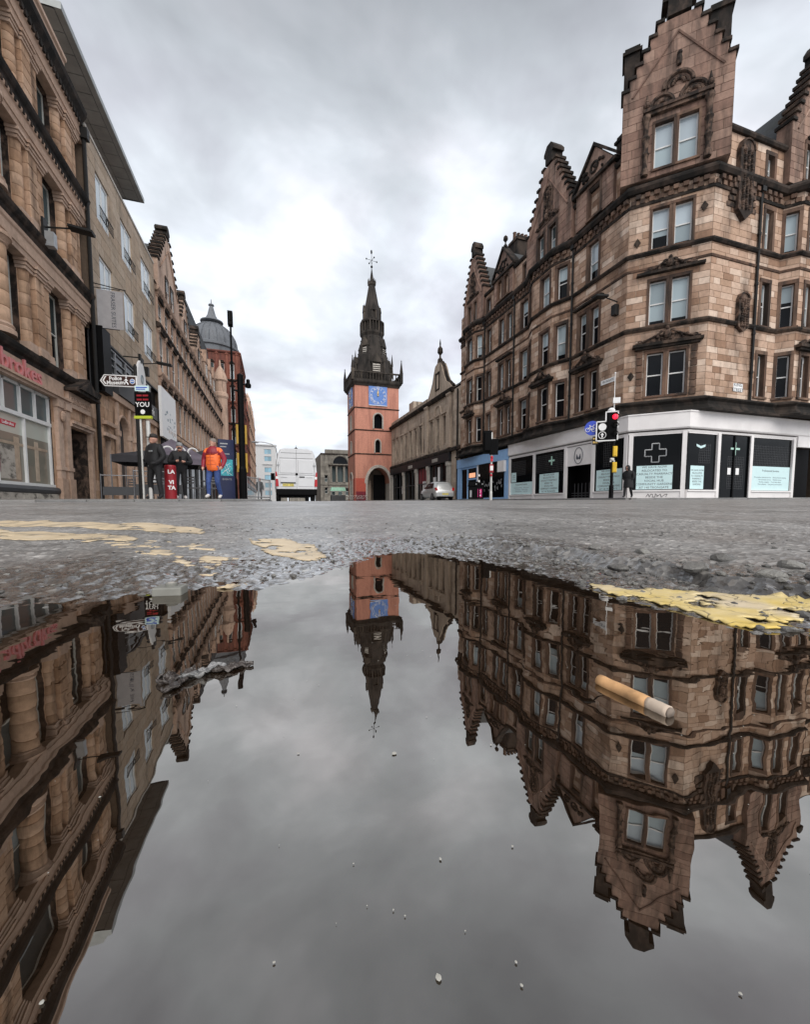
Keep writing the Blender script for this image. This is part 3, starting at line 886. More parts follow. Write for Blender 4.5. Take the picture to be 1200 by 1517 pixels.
for fi, spans, arched in specs:
    A, B = PATH[fi], PATH[fi + 1]
    if fi == 4:       # Y 33.7 -> 26.9 : u = 33.7 - Y
        ops = wins([(0.6, 1.25), (2.65, 3.35), (3.8, 4.45), (5.8, 6.7)])
    elif fi == 8:     # Y 22.3 -> 18 : u = 22.3 - Y
        ops = wins([(0.7, 1.37), (1.7, 2.37)], (0, 1)) + [(1.35, 2.2, 13.4, 15.6, .3)]
    else:
        ops = wins(spans)
    attic = {4: [(0.5, 1.1), (6.0, 6.7)], 10: [(3.65, 4.2)], 14: [(1.5, 2.1)]}.get(fi, [])
    hi = ZR if fi not in (1, 2, 3, 5, 6, 7, 11, 12, 13) else ZE + .5
    ops += [(a, b, 16.95, 18.1, .3) for a, b in attic]
    M, L = F.facet(A, B, Z0, hi, ops)
    for (a, b, c, d, r) in ops:
        k = 0 if c < 9 else 1 if c < 13 else 2 if c < 16 else 3
        if fi == 9: g_ = [('dark_glass', 'dark_glass'), ('part.2', 'blind_glass'), ('part.7' if a < 1.5 else 'part.15', 'bright_glass')][min(k, 2)]
        elif fi == 8: g_ = [('dark_glass', 'dark_glass'), ('dark_glass', 'part.5'), ('part.6', 'bright_glass')][min(k, 2)]
        else: g_ = pick(k)
        window(RT, M, a, b, c, d, 0.2, 'sash', g_, 'white_timber', 'tenement_trim', surw=jamb(ops, (a, b, c, d)), arch=(k in arched) or (fi == 8 and k == 2))
# gable fronts that carry the attic windows
def offset_seg(A, B, a, b, out):
    M, L = frame2(A, B)
    p = M @ Vector((a, -out, 0)); q_ = M @ Vector((b, -out, 0))
    return (p.x, p.y), (q_.x, q_.y)
def gable_front(A, B, zs, za, ops, steps, out, cap_w, cap_h, panes, mat='tenement_gable_stone'):
    M, L = FG.facet(A, B, ZE + .55, zs, ops, course=.4)
    for (a, b, c, d, r) in ops:
        window(RT, M, a, b, c, d, 0.2, 'sash', panes, 'white_timber', 'tenement_trim', surw=jamb(ops, (a, b, c, d)))
    sd = MB(M)
    sd.quad((0, 0, ZE + .55), (0, 0, zs), (0, 1.2, zs), (0, 1.2, ZE + .55)).quad((L, 0, ZE + .55), (L, 1.2, ZE + .55), (L, 1.2, zs), (L, 0, zs))
    sd.quad((0, 0.02, ZE + .55), (0, 1.2, ZE + .55), (L, 1.2, ZE + .55), (L, 0.02, ZE + .55))
    part('gable_side', sd, mat, RT)
    crow_gable(FG, RT, M, L / 2, L / 2, ZE, zs, za, steps, 0.0, 0.7, cap_w, cap_h, mat)
    # roof running back behind the gable
    r = MB(M)
    hw = L / 2 - .15
    r.prism([(L / 2 - hw, zs - .2), (L / 2 + hw, zs - .2), (L / 2, za - .55)], 0.7, 5.2)
    part('gable_roof', r, 'slate', RT)
    return M, L
A, B = offset_seg((18.5, 18.0), (21.1, 15.4), -0.5, 4.2, 0.3)
Mc, Lc = gable_front(A, B, 20.9, 24.1, [(1.5, 2.32), (2.46, 3.28), ][0:0] + [(1.5, 2.32, 17.2, 19.4, .3), (2.54, 3.36, 17.2, 19.4, .3)], 6, .3, .62, 1.5, ('part.12', 'bright_glass'))
car = MB()
ORN = []
car.at(Mc)
for uc, z, r in ((1.75, 20.15, .5), (3.1, 20.2, .55), (2.43, 20.85, .62)):
    car.ring((uc, -.06, z), r, .09, 'y', 14, 6, 0, pi)
    car.ring((uc, -.05, z), r * .68, .06, 'y', 10, 5, 0, pi)
    for i in range(7):
        a = pi * (i + .5) / 7
        car.ball((uc + r * .4 * cos(a), -.05, z + r * .4 * sin(a) + .05), .09, 6, 4)
car.box(.95, 3.9, -.28, .02, 19.95, 20.1).box(1.05, 3.8, -.2, .02, 19.8, 19.95)
for uc in (1.1, 3.75):
    car.ball((uc, -.12, 20.35), .16, 8, 5).tube((uc, -.12, 20.5), (uc, -.12, 20.85), .1, .02, 6)
    car.lathe([(.17, 16.95), (.17, 17.2), (.11, 17.3), (.13, 17.8), (.19, 17.95), (.12, 18.1), (.15, 18.6), (.2, 18.75), (.11, 18.9), (.14, 19.5), (.2, 19.65), (.2, 19.8)], (uc, -.14, 0), 10)
car.ball((2.43, -.08, 22.3), .12, 8, 5).lathe([(.1, 21.75), (.13, 22.0), (.09, 22.2)], (2.43, -.08, 0), 8)
part('carved_pediment', car, 'carved_stone', RT)
gable_front((18.25, 27.0), (18.25, 22.2), 19.0, 22.9, [(1.35, 2.05, 17.0, 18.75, .3), (2.6, 3.3, 17.0, 18.75, .3)], 8, .3, .42, 1.2, ('blind_glass', 'grey_glass'))
gable_front((18.25, 37.4), (18.25, 33.5), 19.0, 22.9, [(1.05, 1.6, 17.0, 18.75, .3), (2.15, 2.7, 17.0, 18.75, .3)], 8, .3, .36, 1.2, ('blind_glass', 'blind_glass'))
gable_front((26.0, 15.1), (30.7, 15.1), 19.4, 23.2, [(1.2, 1.85, 17.2, 19.0, .3), (2.7, 3.35, 17.2, 19.0, .3)], 8, .3, .42, 1.3, ('grey_glass', 'grey_glass'))
car = MB()
for A, B in (((18.25, 27.0), (18.25, 22.2)), ((18.25, 37.4), (18.25, 33.5)), ((26.0, 15.1), (30.7, 15.1))):
    M, L = frame2(A, B)
    car = MB(); cartouche(car, M, L / 2, 19.5, 21.6, 1.0, -.12); part('cartouche', car, 'carved_stone', RT)
    car = MB(); scrolls(car, M, L / 2 - 1.2, L / 2 + 1.2, 19.2, .8, -.1, 14); part('carved_pediment', car, 'carved_stone', RT)
# pedimented dormers
def dormer(Y0, Y1, sill, head, spans, apex, finial):
    A, B = (18.3, Y0), (18.3, Y1)
    ops = [(a, b, sill, head, .3) for a, b in spans]
    M, L = FG.facet(A, B, ZE + .55, head + .3, ops)
    for o in ops: window(RT, M, o[0], o[1], o[2], o[3], .2, 'sash', ('blind_glass', 'dark_glass'), 'white_timber', 'tenement_trim', surw=jamb(ops, o))
    sd = MB(M); zt = head + .3
    sd.quad((0, 0, ZE + .5), (0, 0, zt), (0, 1.4, zt), (0, 1.4, ZE + .5)); part('dormer_cheek', sd, 'tenement_gable_stone', RT); sd = MB(M)
    sd.quad((L, 0, ZE + .5), (L, 1.4, ZE + .5), (L, 1.4, zt), (L, 0, zt))
    part('dormer_cheek', sd, 'tenement_gable_stone', RT)
    p_ = MB(M)
    p_.prism([(-.12, zt), (L + .12, zt), (L / 2, apex)], -.02, .45)
    part('dormer_pediment', p_, 'tenement_gable_stone', RT)
    q_ = MB(M)
    q_.box(-.22, L + .22, -.2, .3, zt - .12, zt + .06)
    for sg in (-1, 1):
        q_.prism([(L / 2 + sg * (L / 2 + .28), zt + .05), (L / 2 + sg * (L / 2 + .28), zt + .22), (L / 2, apex + .24), (L / 2, apex + .02)][::sg], -.16, .5)
    for k in range(12):
        a = random.uniform(-.6, .6)
        q_.ball((L / 2 + a * L * .5, -.08, zt + .25 + random.random() * (1 - abs(a)) * (apex - zt) * .55), random.uniform(.07, .14), 6, 4)
    q_.ring((L / 2, -.06, zt + (apex - zt) * .38), .27, .07, 'y', 12, 5)
    if finial:
        q_.lathe([(.16, apex + .2), (.16, apex + .35), (.06, apex + .45), (.05, apex + .6), (.2, apex + .8), (.17, apex + 1.0), (.02, apex + 1.15)], (L / 2, .15, 0), 8)
    part('dormer_carving', q_, 'sooty_stone', RT)
    r = MB(M)
    r.prism([(0.05, zt), (L - .05, zt), (L / 2, apex - .1)], .45, 4.2)
    part('dormer_roof', r, 'slate', RT)
dormer(21.9, 18.95, 16.95, 18.7, [(1.1, 1.95)], 20.8, False)
dormer(31.7, 28.9, 16.95, 18.5, [(.6, 1.2), (1.6, 2.2)], 20.7, True)
# string courses, corbelled eaves, shop cornice
for z in (9.3, 13.15):
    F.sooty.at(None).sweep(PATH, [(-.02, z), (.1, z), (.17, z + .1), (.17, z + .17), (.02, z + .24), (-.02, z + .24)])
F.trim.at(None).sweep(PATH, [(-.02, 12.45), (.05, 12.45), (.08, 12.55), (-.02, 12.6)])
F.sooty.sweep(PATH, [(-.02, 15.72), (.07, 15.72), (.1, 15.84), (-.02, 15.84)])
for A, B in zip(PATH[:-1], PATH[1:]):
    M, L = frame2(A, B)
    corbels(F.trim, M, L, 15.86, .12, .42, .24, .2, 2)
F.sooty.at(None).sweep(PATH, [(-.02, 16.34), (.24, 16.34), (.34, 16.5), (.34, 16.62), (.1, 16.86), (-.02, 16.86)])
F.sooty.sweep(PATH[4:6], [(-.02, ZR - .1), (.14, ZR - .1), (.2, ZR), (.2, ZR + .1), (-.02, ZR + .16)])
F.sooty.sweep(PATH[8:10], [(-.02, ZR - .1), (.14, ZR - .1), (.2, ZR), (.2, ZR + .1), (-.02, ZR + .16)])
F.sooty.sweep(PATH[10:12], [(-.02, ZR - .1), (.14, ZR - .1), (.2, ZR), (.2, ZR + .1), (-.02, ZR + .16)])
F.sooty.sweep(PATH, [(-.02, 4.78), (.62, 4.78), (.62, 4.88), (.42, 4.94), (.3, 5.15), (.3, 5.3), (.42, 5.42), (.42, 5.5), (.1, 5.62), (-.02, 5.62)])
# hoods and carved pediments
for fi, uc, w in ((9, 1.95, 1.45), (8, 1.53, 1.15), (4, 3.55, 1.1), (2, .9, .9), (6, 1.3, 1.05), (12, 1.6, 1.5)):
    M, L = frame2(PATH[fi], PATH[fi + 1])
    F.sooty.at(M).box(uc - w - .12, uc + w + .12, -.34, .02, 8.42, 8.56).box(uc - w, uc + w, -.24, .02, 8.3, 8.42)
    car = MB(); scrolls(car, M, uc - w, uc + w, 8.57, .78, -.18, 10); part('carved_pediment', car, 'carved_stone', RT)
    if fi in (9, 4, 8):
        F.sooty.at(M).box(uc - w - .05, uc + w + .05, -.26, .02, 12.12, 12.24)
        if fi == 9:
            car = MB(); scrolls(car, M, uc - w * .8, uc + w * .8, 12.25, .62, -.12, 10); part('carved_pediment', car, 'carved_stone', RT)
    if fi in (9,):
        for sg in (-1, 1):
            F.trim.at(M)
            for z in np.arange(5.75, 8.3, .36): F.trim.box(uc + sg * 1.22 - .14, uc + sg * 1.22 + .14, -.1, .02, z, z + .3)
M, L = frame2(PATH[10], PATH[11])
car = MB(); cartouche(car, M, 2.3, 9.0, 11.0, .8, -.26); part('cartouche', car, 'carved_stone', RT)
car = MB(); cartouche(car, M, 1.9, 14.4, 18.3, 1.05, -.3)
for k in range(5): car.at(M).box(1.3 - .09 * (5 - k), 2.5 + .09 * (5 - k), -.05 - .05 * k, .02, 15.0 + .28 * k, 15.22 + .28 * k)
part('cartouche', car, 'carved_stone', RT)
for fi, uc, z in ((9, .35, 7.0), (9, .42, 13.9), (9, 3.3, 14.9)):
    M, L = frame2(PATH[fi], PATH[fi + 1])
    car = MB(); car.at(M).prism([(uc, z - .24), (uc + .16, z), (uc, z + .24), (uc - .16, z)], -.08, .02); part('carved_boss', car, 'sooty_stone', RT)
# roofs, chimneys, back walls
rf = MB()
rf.add([(18.45, 38.4, ZR), (18.45, 18.05, ZR), (21.12, 15.35, ZR), (38, 15.35, ZR), (38, 20.5, 22.6), (23.4, 20.5, 22.6), (23.4, 38.4, 22.6), (30, 38.4, 17), (30, 27, 17), (38, 27, 17)],
       [(0, 1, 5, 6), (1, 2, 5), (2, 3, 4, 5), (6, 5, 8, 7), (5, 4, 9, 8)])
part('slate_roof', rf, 'slate', RT)
bk = MB()
bk.quad((18.5, 38.4, 0), (18.5, 38.4, ZR), (30, 38.4, ZR), (30, 38.4, 0)).add([(18.5, 38.4, ZR), (23.4, 38.4, 22.6), (30, 38.4, ZR)], [(0, 1, 2)])
bk.quad((30, 38.4, 0), (30, 38.4, 17), (30, 27, 17), (30, 27, 0)).quad((30, 27, 0), (30, 27, 17), (38, 27, 17), (38, 27, 0)).quad((38, 27, 0), (38, 27, 17), (38, 15.4, 17), (38, 15.4, 0))
part('back_wall', bk, 'dark_mortar', RT)
def chimney(root, x0, x1, y0, y1, z0, z1, pots, M=None, mat='sooty_stone'):
    c = MB(M); c.box(x0, x1, y0, y1, z0, z1).box(x0 - .1, x1 + .1, y0 - .1, y1 + .1, z1 - .35, z1 - .2)
    o = part('chimney', c, mat, root)
    p_ = MB(M)
    for i in range(pots):
        f_ = (i + .5) / pots
        p_.lathe([(.16, z1), (.14, z1 + .5), (.17, z1 + .6)], (x0 + (x1 - x0) * f_ if (x1 - x0) > (y1 - y0) else (x0 + x1) / 2, y0 + (y1 - y0) * f_ if (y1 - y0) >= (x1 - x0) else (y0 + y1) / 2, 0), 8)
    if pots:
        part('chimney_pot', p_, 'tenement_trim', o)
chimney(RT, .0, .72, .75, 1.7, 19, 24.3, 0, Mc)
chimney(RT, 3.72, 4.6, .75, 1.8, 19, 24.6, 0, Mc)
chimney(RT, 19.8, 21.4, 19.2, 20.4, 18, 21.6, 0)
chimney(RT, 20.5, 22.0, 31.8, 33.2, 18, 23.2, 4)
for X, Y, z1 in ((18.4, 22.18, 16.2), (18.4, 33.45, 16.2), (18.4, 28.75, 16.2), (24.35, 15.3, 16.2)):
    dp = MB(); dp.tube((X, Y, 5.5), (X, Y, z1), .065, .065, 8)
    for z in (7, 9, 11.5, 14): dp.tube((X, Y, z), (X, Y, z + .12), .09, .09, 8)
    dp.box(X - .14, X + .14, Y - .14, Y + .14, z1 - .1, z1 + .25)
    part('downpipe', dp, 'iron', RT)
F.finish(210)
FG.finish(90)

# shops under the tenement
SH = [(18.2, 28.75), (18.2, 17.2), (20.05, 15.35), (38, 15.2)]
g0 = 0.3
sf = MB()
sf.sweep(SH, [(-.3, 3.92), (.1, 3.92), (.14, 3.98), (.14, 4.7), (.18, 4.72), (.18, 4.78), (-.3, 4.78)])
sf.sweep(SH, [(-.2, 3.74), (.02, 3.74), (.05, 3.84), (-.2, 3.84)])
def shop_bays(path_seg, posts, mb, riser, zt=3.76, pw=.2):
    M, L = frame2(*path_seg)
    mb.at(M)
    for u in posts: mb.box(u - pw / 2, u + pw / 2, -.06, .12, .0, zt)
    return M, L
M1, L1 = shop_bays((SH[0], SH[1]), [.1, 3.3, 6.65, 9.05, 11.4], sf, .85)
M2, L2 = shop_bays((SH[1], SH[2]), [.12, 2.5], sf, .85)
M3, L3 = shop_bays((SH[2], SH[3]), [2.2, 4.65, 8.1, 10.5], sf, .85)
for M, spans in ((M1, [(.2, 3.2), (3.4, 6.55), (9.15, 11.3)]), (M2, [(.22, 2.4)]), (M3, [(.1, 2.1), (4.75, 8.0)])):
    for a, b in spans:
        sf.at(M).box(a, b, -.02, .1, 0, .74).box(a, b, -.08, .1, .74, .82).box(a, b, -.01, .1, 3.68, 3.76)
SF = part('shopfront', sf, 'shop_white', RT)
def spane(par, M, a, b, z0, z1, mat='shop_glass', y=.05):
    return part('pane', MB(M).box(a, b, y, y + .02, z0, z1), mat, par)
for M, spans in ((M1, [(.2, 3.2), (3.4, 6.55), (9.15, 11.3)]), (M2, [(.22, 2.4)]), (M3, [(.1, 2.1), (4.75, 8.0)])):
    for a, b in spans: spane(SF, M, a, b, .82, 3.68)
dr = MB(M3); dr.box(2.3, 2.38, 0, .1, .3, 3.7).box(4.47, 4.55, 0, .1, .3, 3.7).box(3.38, 3.47, 0, .1, .3, 3.7).box(2.38, 4.47, 0, .1, .3, .42)
DR = part('door', dr, 'black_paint', SF)
spane(SF, M3, 2.38, 3.38, .42, 3.7); spane(SF, M3, 3.47, 4.47, .42, 3.7)
# recessed doorway on the main front
dw = MB(M1)
dw.box(6.75, 8.95, .02, .1, 2.5, 3.7)
part('door_panel', dw, 'shop_white', SF)
dk = MB(M1)
dk.box(6.75, 8.95, .9, .95, 0, 2.5).box(6.75, 6.8, .1, .9, 0, 2.5).box(8.9, 8.95, .1, .9, 0, 2.5).box(6.75, 8.95, .1, .9, 2.5, 2.55)
part('doorway', dk, 'black_paint', SF)
rl = MB(M1)
for i in range(6): rl.box(7.05 + i * .32, 7.1 + i * .32, .4, .44, .5, 1.4)
for z in (.45, .6, .75): rl.box(6.8, 8.9, .4, .45, z, z + .05)
part('shutter_bar', rl, 'charcoal', SF)
rg = MB(M1)
rg.ring((7.8, 0, 3.1), .36, .018, 'y', 24, 5, R2=.5)
part('emblem_ring', rg, 'ink', SF)
dp_ = MB(M1)
for sx, tilt in ((-.1, -.05), (.1, .05)):
    dp_.prism([(7.8 + sx - .09, 2.95), (7.8 + sx - .05, 2.87), (7.8 + sx + .05, 2.87), (7.8 + sx + .09, 2.95), (7.8 + sx + tilt, 3.2)], -.004, .018)
part('emblem', dp_, 'ink', SF)
# last door on the side street
pn = MB(M3); pn.box(8.25, 10.4, -.12, .1, 3.3, 3.9)
part('door_panel', pn, 'shop_white', SF)
dk = MB(M3); dk.box(8.2, 10.4, .5, .55, 0, 3.3)
part('doorway', dk, 'black_paint', SF)
# signs on the glass
def cross(mb, M, u, z, r, w, y, outline=False, t=.03):
    mb.at(M)
    if outline:
        P = [(-w, -r), (w, -r), (w, -w), (r, -w), (r, w), (w, w), (w, r), (-w, r), (-w, w), (-r, w), (-r, -w), (-w, -w)]
        for i in range(12):
            a, b = P[i], P[(i + 1) % 12]
            mb.tube((u + a[0], y, z + a[1]), (u + b[0], y, z + b[1]), t, t, 5)
    else:
        mb.box(u - w, u + w, y - .005, y, z - r, z + r).box(u - r, u - w, y - .005, y, z - w, z + w).box(u + w, u + r, y - .005, y, z - w, z + w)
cr = MB(); cross(cr, M2, 1.25, 2.75, .48, .17, .03, True)
part('window_cross', cr, 'grey_metal', SF)
cr = MB(); cross(cr, M3, 3.5, 3.02, .34, .05, .035)
part('window_cross', cr, 'mint_print', SF)
cr = MB(); cross(cr, M1, 5.2, 3.05, .3, .06, .035)
part('window_cross', cr, 'mint_print', SF)
wg = MB(M3)
for sg in (-1, 1): wg.prism([(1.0, 3.06), (1.0 + sg * .32, 3.16), (1.0 + sg * .3, 3.04), (1.0, 2.94)][::sg], .03, .038)
part('window_emblem', wg, 'poster_blue', SF)
dh = MB(M3)
for a in (3.0, 3.62): dh.box(a, a + .24, .03, .045, 1.65, 2.0)
part('door_notice', dh, 'white_print', SF)
bg_ = MB()                                           # grille of the shutter behind the glass
for M, a, b, z0, z1 in ((M3, 4.9, 7.85, 2.2, 3.3), (M3, .9, 1.7, 2.2, 3.2), (M3, 3.0, 4.2, .9, 2.6), (M1, .3, 2.2, 2.3, 3.4), (M1, 3.5, 6.4, 2.3, 3.5), (M1, 9.8, 10.6, 2.2, 3.6)):
    bg_.at(M)
    for u in np.arange(a, b, .13): bg_.box(u, u + .02, .042, .05, z0, z1)
    for z in np.arange(z0, z1, .13): bg_.box(a, b, .044, .05, z, z + .012)
part('security_grille', bg_, 'charcoal', SF, kind='stuff')
gr = MB(M2)
pts = [(.9, .45), (1.0, .62), (1.06, .45), (1.12, .6), (1.2, .6), (1.2, .45), (1.32, .45), (1.32, .62), (1.45, .5), (1.38, .46), (1.55, .6), (1.6, .44), (1.75, .58), (1.85, .6), (1.8, .45)]
gr.path([(x, -.03, z) for x, z in pts], .012, 4)
part('graffiti', gr, 'graffiti', SF)
def poster(M, u0, u1, z0, z1, lines, label, size, head=None, small=False):
    P0 = M @ Vector(((u0 + u1) / 2, .036, z0))
    rz = atan2(M[1][0], M[0][0])
    t_ = thing('poster', label, 'poster', P0, rz, 'pale blue posters in the shop windows')
    w, h = u1 - u0, z1 - z0
    obj('sheet', MB().box(-w / 2, w / 2, 0, .008, 0, h).mesh('sheet', 'poster_blue'), t_)
    me = text_mesh(lines, size, .001, space=1.15)
    me.transform(Matrix.Translation((0, -.002, h * (.5 if head is None else .4))))
    me.materials.append(MATS['ink' if not small else 'faded_ink'])
    obj('lettering', me, t_)
    if head:
        me = text_mesh(head, size * 1.5, .001); me.transform(Matrix.Translation((0, -.002, h * .82)))
        me.materials.append(MATS['ink']); obj('heading', me, t_)
MSG = 'WE HAVE NOW\nRELOCATED TO\nCASUALTY PHARMACY\nBESIDE THE\nSOCIAL HUB\nCOMMUNITY GARDENS\nAT 140 TRONGATE'
poster(M2, .42, 2.05, .86, 2.1, MSG, 'pale blue relocation poster below the outlined cross in the canted corner pane', .155)
poster(M3, .35, 1.3, .86, 2.05, 'WE HAVE NOW\nRELOCATED\nTO CASUALTY\nPHARMACY\nBESIDE THE\nGARDENS', 'narrow pale blue poster in the pane between the corner cross and the double door', .125)
poster(M3, 4.8, 7.95, .84, 2.15, 'Prescription collection service     Blood pressure checking\nFlu vaccination service     Medicine review\nSmoking cessation     Travel clinic advice\nMinor ailments     Emergency contraception', 'wide pale blue Professional Services poster right of the double door', .11, 'Professional Services', True)
poster(M1, 9.3, 11.15, .86, 2.05, MSG, 'pale blue poster half hidden by the dark-coated pedestrian behind the traffic light', .15)
poster(M1, 3.9, 5.95, .86, 2.2, MSG, 'pale blue poster standing in the pane left of the recessed white doorway', .165)
poster(M1, .2, 3.15, .84, 1.75, 'Prescription collection     Blood pressure\nFlu vaccination     Medicine review\nSmoking cessation     Travel clinic', 'low wide pale blue poster filling the bottom of the pane next to the blue shop', .12, 'Professional Services', True)
poster(M1, .3, .95, 1.8, 2.55, 'OPEN\nTODAY\nTILL 6', 'small pale notice above the low wide poster beside the blue shop', .12)
# blue shop
BS = ((18.2, 38.3), (18.2, 28.85))
Mb, Lb = frame2(*BS)
bf = MB(Mb)
bf.box(0, Lb, -.14, .1, 3.7, 4.55).box(0, .85, -.08, .12, 0, 3.7).box(Lb - .5, Lb, -.08, .12, 0, 3.7).box(4.05, 4.2, -.04, .1, 0, 3.7).box(.85, 4.05, -.02, .1, 3.5, 3.7).box(2.1, 2.25, -.04, .1, 0, 3.5).box(2.25, 4.05, -.03, .1, 2.4, 2.55).box(4.35, Lb - .5, -.03, .1, 0, .65).box(.85, 2.1, -.03, .1, 0, .6)
BF = part('shopfront', bf, 'shop_blue', RT)
spane(BF, Mb, .85, 2.1, .6, 3.5); spane(BF, Mb, 2.25, 4.05, 2.55, 3.5); spane(BF, Mb, 4.35, Lb - .5, .65, 3.7)
d_ = MB(Mb); d_.box(2.25, 4.05, .3, .36, 0, 2.4)
part('door', d_, 'black_paint', BF)
s_ = MB(Mb); s_.box(4.2, 4.35, -.06, .1, 0, 3.7)
part('door_post', s_, 'shop_white', BF)
s_ = MB(Mb); s_.box(2.5, 3.7, .0, .04, 2.62, 3.05)
part('lit_sign', s_, 'warm_lit_sign', BF)
pt = MB(Mb)
for i in range(26):
    u, z = random.uniform(4.5, 8.6), random.uniform(1.2, 2.1)
    pt.prism([(u, z), (u + random.uniform(.05, .2), z - .05), (u + random.uniform(.05, .2), z + random.uniform(.1, .3)), (u - .05, z + .15)], .03, .045)
part('window_print', pt, 'grey_metal', BF)
bx = MB(Mb); bx.box(Lb - 1.25, Lb - .25, -.3, .05, 2.75, 3.65)
part('sign_box', bx, 'shop_white', BF)
# street name plates on the stone
def plate(M, u, z, w, h, txt, label, mat='white_print'):
    P0 = M @ Vector((u, -.04, z)); rz = atan2(M[1][0], M[0][0])
    t_ = thing('street_name_plate', label, 'street sign', P0, rz)
    obj('plate', MB().box(-w / 2, w / 2, 0, .02, 0, h).mesh('plate', mat), t_)
    if txt:
        me = text_mesh(txt, h * .62, .002); me.transform(Matrix.Translation((0, -.003, h / 2))); me.materials.append(MATS['ink'])
        obj('lettering', me, t_)
Mm8, _ = frame2(PATH[8], PATH[9])
plate(Mm8, 3.25, 7.0, 1.05, .26, 'TRONGATE', 'long white street name plate on the brown stone above the red traffic light')
Ms10, _ = frame2(PATH[10], PATH[11])
plate(Ms10, 2.4, 6.0, .7, .42, 'KING\nSTREET', 'small white name plate low on the stone right of the corner windows')
# ------------------------------------------------------------------ betting shop building on the left
XL = -8.95
XG = -8.55
LB = thing('betting_shop_building', 'golden sandstone building with black cornices, clustered pilasters and a betting shop below', 'building', (XL, 17.0, 0.1))
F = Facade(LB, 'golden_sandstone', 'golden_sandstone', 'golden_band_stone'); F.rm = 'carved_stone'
YS = 6.0
LA, LE = (XL, YS), (XL, 25.15)
ML, LL = frame2(LA, LE)
MU = ML
def uY(y): return y - YS
levels = [(5.9, 9.25), (10.75, 13.85), (15.2, 17.75)]
bays = [(8.0, 9.0), (10.4, 12.4), (13.7, 14.7), (16.5, 19.5), (21.5, 22.85)]
ops = []
for k, (a, b) in enumerate(levels):
    for y0, y1 in bays: ops.append((uY(y0), uY(y1), a, b, .35))
shop_op = [(uY(8.5), uY(20.45), .75, 4.4, .2), (uY(21.95), uY(23.75), .0, 3.45, .7)]
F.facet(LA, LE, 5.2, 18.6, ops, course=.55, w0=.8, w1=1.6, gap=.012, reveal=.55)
F.facet((XG, YS), (XG, 25.15), 0.0, 5.3, shop_op, course=.55, w0=.8, w1=1.6, gap=.012)
for k, (a, b) in enumerate(levels):
    for y0, y1 in bays:
        w = y1 - y0
        g_ = ('dark_glass', 'grey_glass') if k != 1 else ('part.5', 'grey_glass')
        window(LB, ML, uY(y0), uY(y1), a, b, .2, 'sash', g_, 'cream_timber', None, fw=.1)
# pilaster clusters: a round half-shaft and two flat shafts, built of drums and blocks
blk = UNIT.mesh('pilaster_block', 'golden_sandstone')
drum = MB().lathe([(.985, 0), (1, .012), (1, .988), (.985, 1)], n=24).mesh('shaft_drum', 'golden_sandstone', True)
r0 = Vector(LB.location)
def stack_block(u, w, z0, z1, out, n):
    for i in range(n):
        a, b = z0 + (z1 - z0) * i / n, z0 + (z1 - z0) * (i + 1) / n
        o = obj('pilaster_block', blk, LB, ML @ Vector((u, -out, a + .004)) - r0, pi / 2)
        o.scale = (w, out + .03, b - a - .018)
def stack_drum(u, y, r, z0, z1, n):
    for i in range(n):
        a, b = z0 + (z1 - z0) * i / n, z0 + (z1 - z0) * (i + 1) / n
        o = obj('shaft_drum', drum, LB, ML @ Vector((u, y, a + .003)) - r0, pi / 2)
        o.scale = (r, r, b - a - .018)
def cap_base(u0, u1, out, z0, z1):
    cap = MB(ML)
    cap.box(u0 - .04, u1 + .04, -out - .05, .02, z0, z0 + .22).box(u0 - .02, u1 + .02, -out - .03, .02, z0 + .22, z0 + .34)
    part('pilaster_base', cap, 'golden_band_stone', LB); cap = MB(ML)
    for i, e in enumerate((.03, .07, .12)): cap.box(u0 - e, u1 + e, -out - e, .02, z1 - .36 + .12 * i, z1 - .25 + .12 * i)
    part('capital', cap, 'golden_band_stone', LB)
for k, (a, b) in enumerate(levels):
    for yc in (9.7, 13.05, 15.5, 20.4, 23.75):
        u = uY(yc)
        stack_drum(u - .66, -.06, .21, a + .34, b - .3, 6)
        cap_base(u - .9, u - .42, .28, a, b)
        stack_block(u - .34, .62, a + .3, b - .3, .34, 5); cap_base(u - .34, u + .28, .36, a, b)
        stack_block(u + .36, .6, a + .3, b - .3, .22, 5); cap_base(u + .36, u + .96, .24, a, b)
    if k < 2:
        stack_drum(uY(17.95), -.05, .4, a + .4, b - .35, 5)
        cap = MB(ML).lathe([(.54, a), (.54, a + .16), (.46, a + .22), (.5, a + .3), (.42, a + .4)], (uY(17.95), -.05, 0), 18)
        part('column_base', cap, 'golden_band_stone', LB); cap = MB(ML)
        cap.lathe([(.41, b - .38), (.46, b - .34), (.41, b - .28), (.52, b - .14), (.56, b - .13), (.56, b)], (uY(17.95), -.05, 0), 18)
        part('capital', cap, 'golden_band_stone', LB)
P2 = [(XL, YS), (XL, 25.15)]
for z in (9.25, 13.85, 17.75):
    F.trim.at(None).sweep(P2, [(-.02, z), (.36, z), (.38, z + .18), (.42, z + .2), (.42, z + .3), (.39, z + .32), (.39, z + .62), (.44, z + .68), (.46, z + .8), (-.02, z + .8)])
for z, o in ((5.25, .62), (10.12, .58), (14.68, .58)):
    F.sooty.at(None).sweep(P2, [(-.02, z), (.42, z), (.46, z + .14), (o - .06, z + .2), (o, z + .3), (o + .03, z + .42), (.4, z + .6), (-.02, z + .62)])
F.sooty.sweep(P2, [(-.02, 18.55), (.42, 18.55), (.45, 18.75), (.52, 18.85), (.62, 19.0), (.66, 19.22), (.55, 19.4), (.3, 19.5), (-.02, 19.5)])
F.trim.sweep([(XL, YS), (XL, 24.0)], [(-.5, 19.45), (.25, 19.45), (.25, 20.3), (.34, 20.36), (.34, 20.52), (-.5, 20.52)])
dn = MB(ML)
u = .1
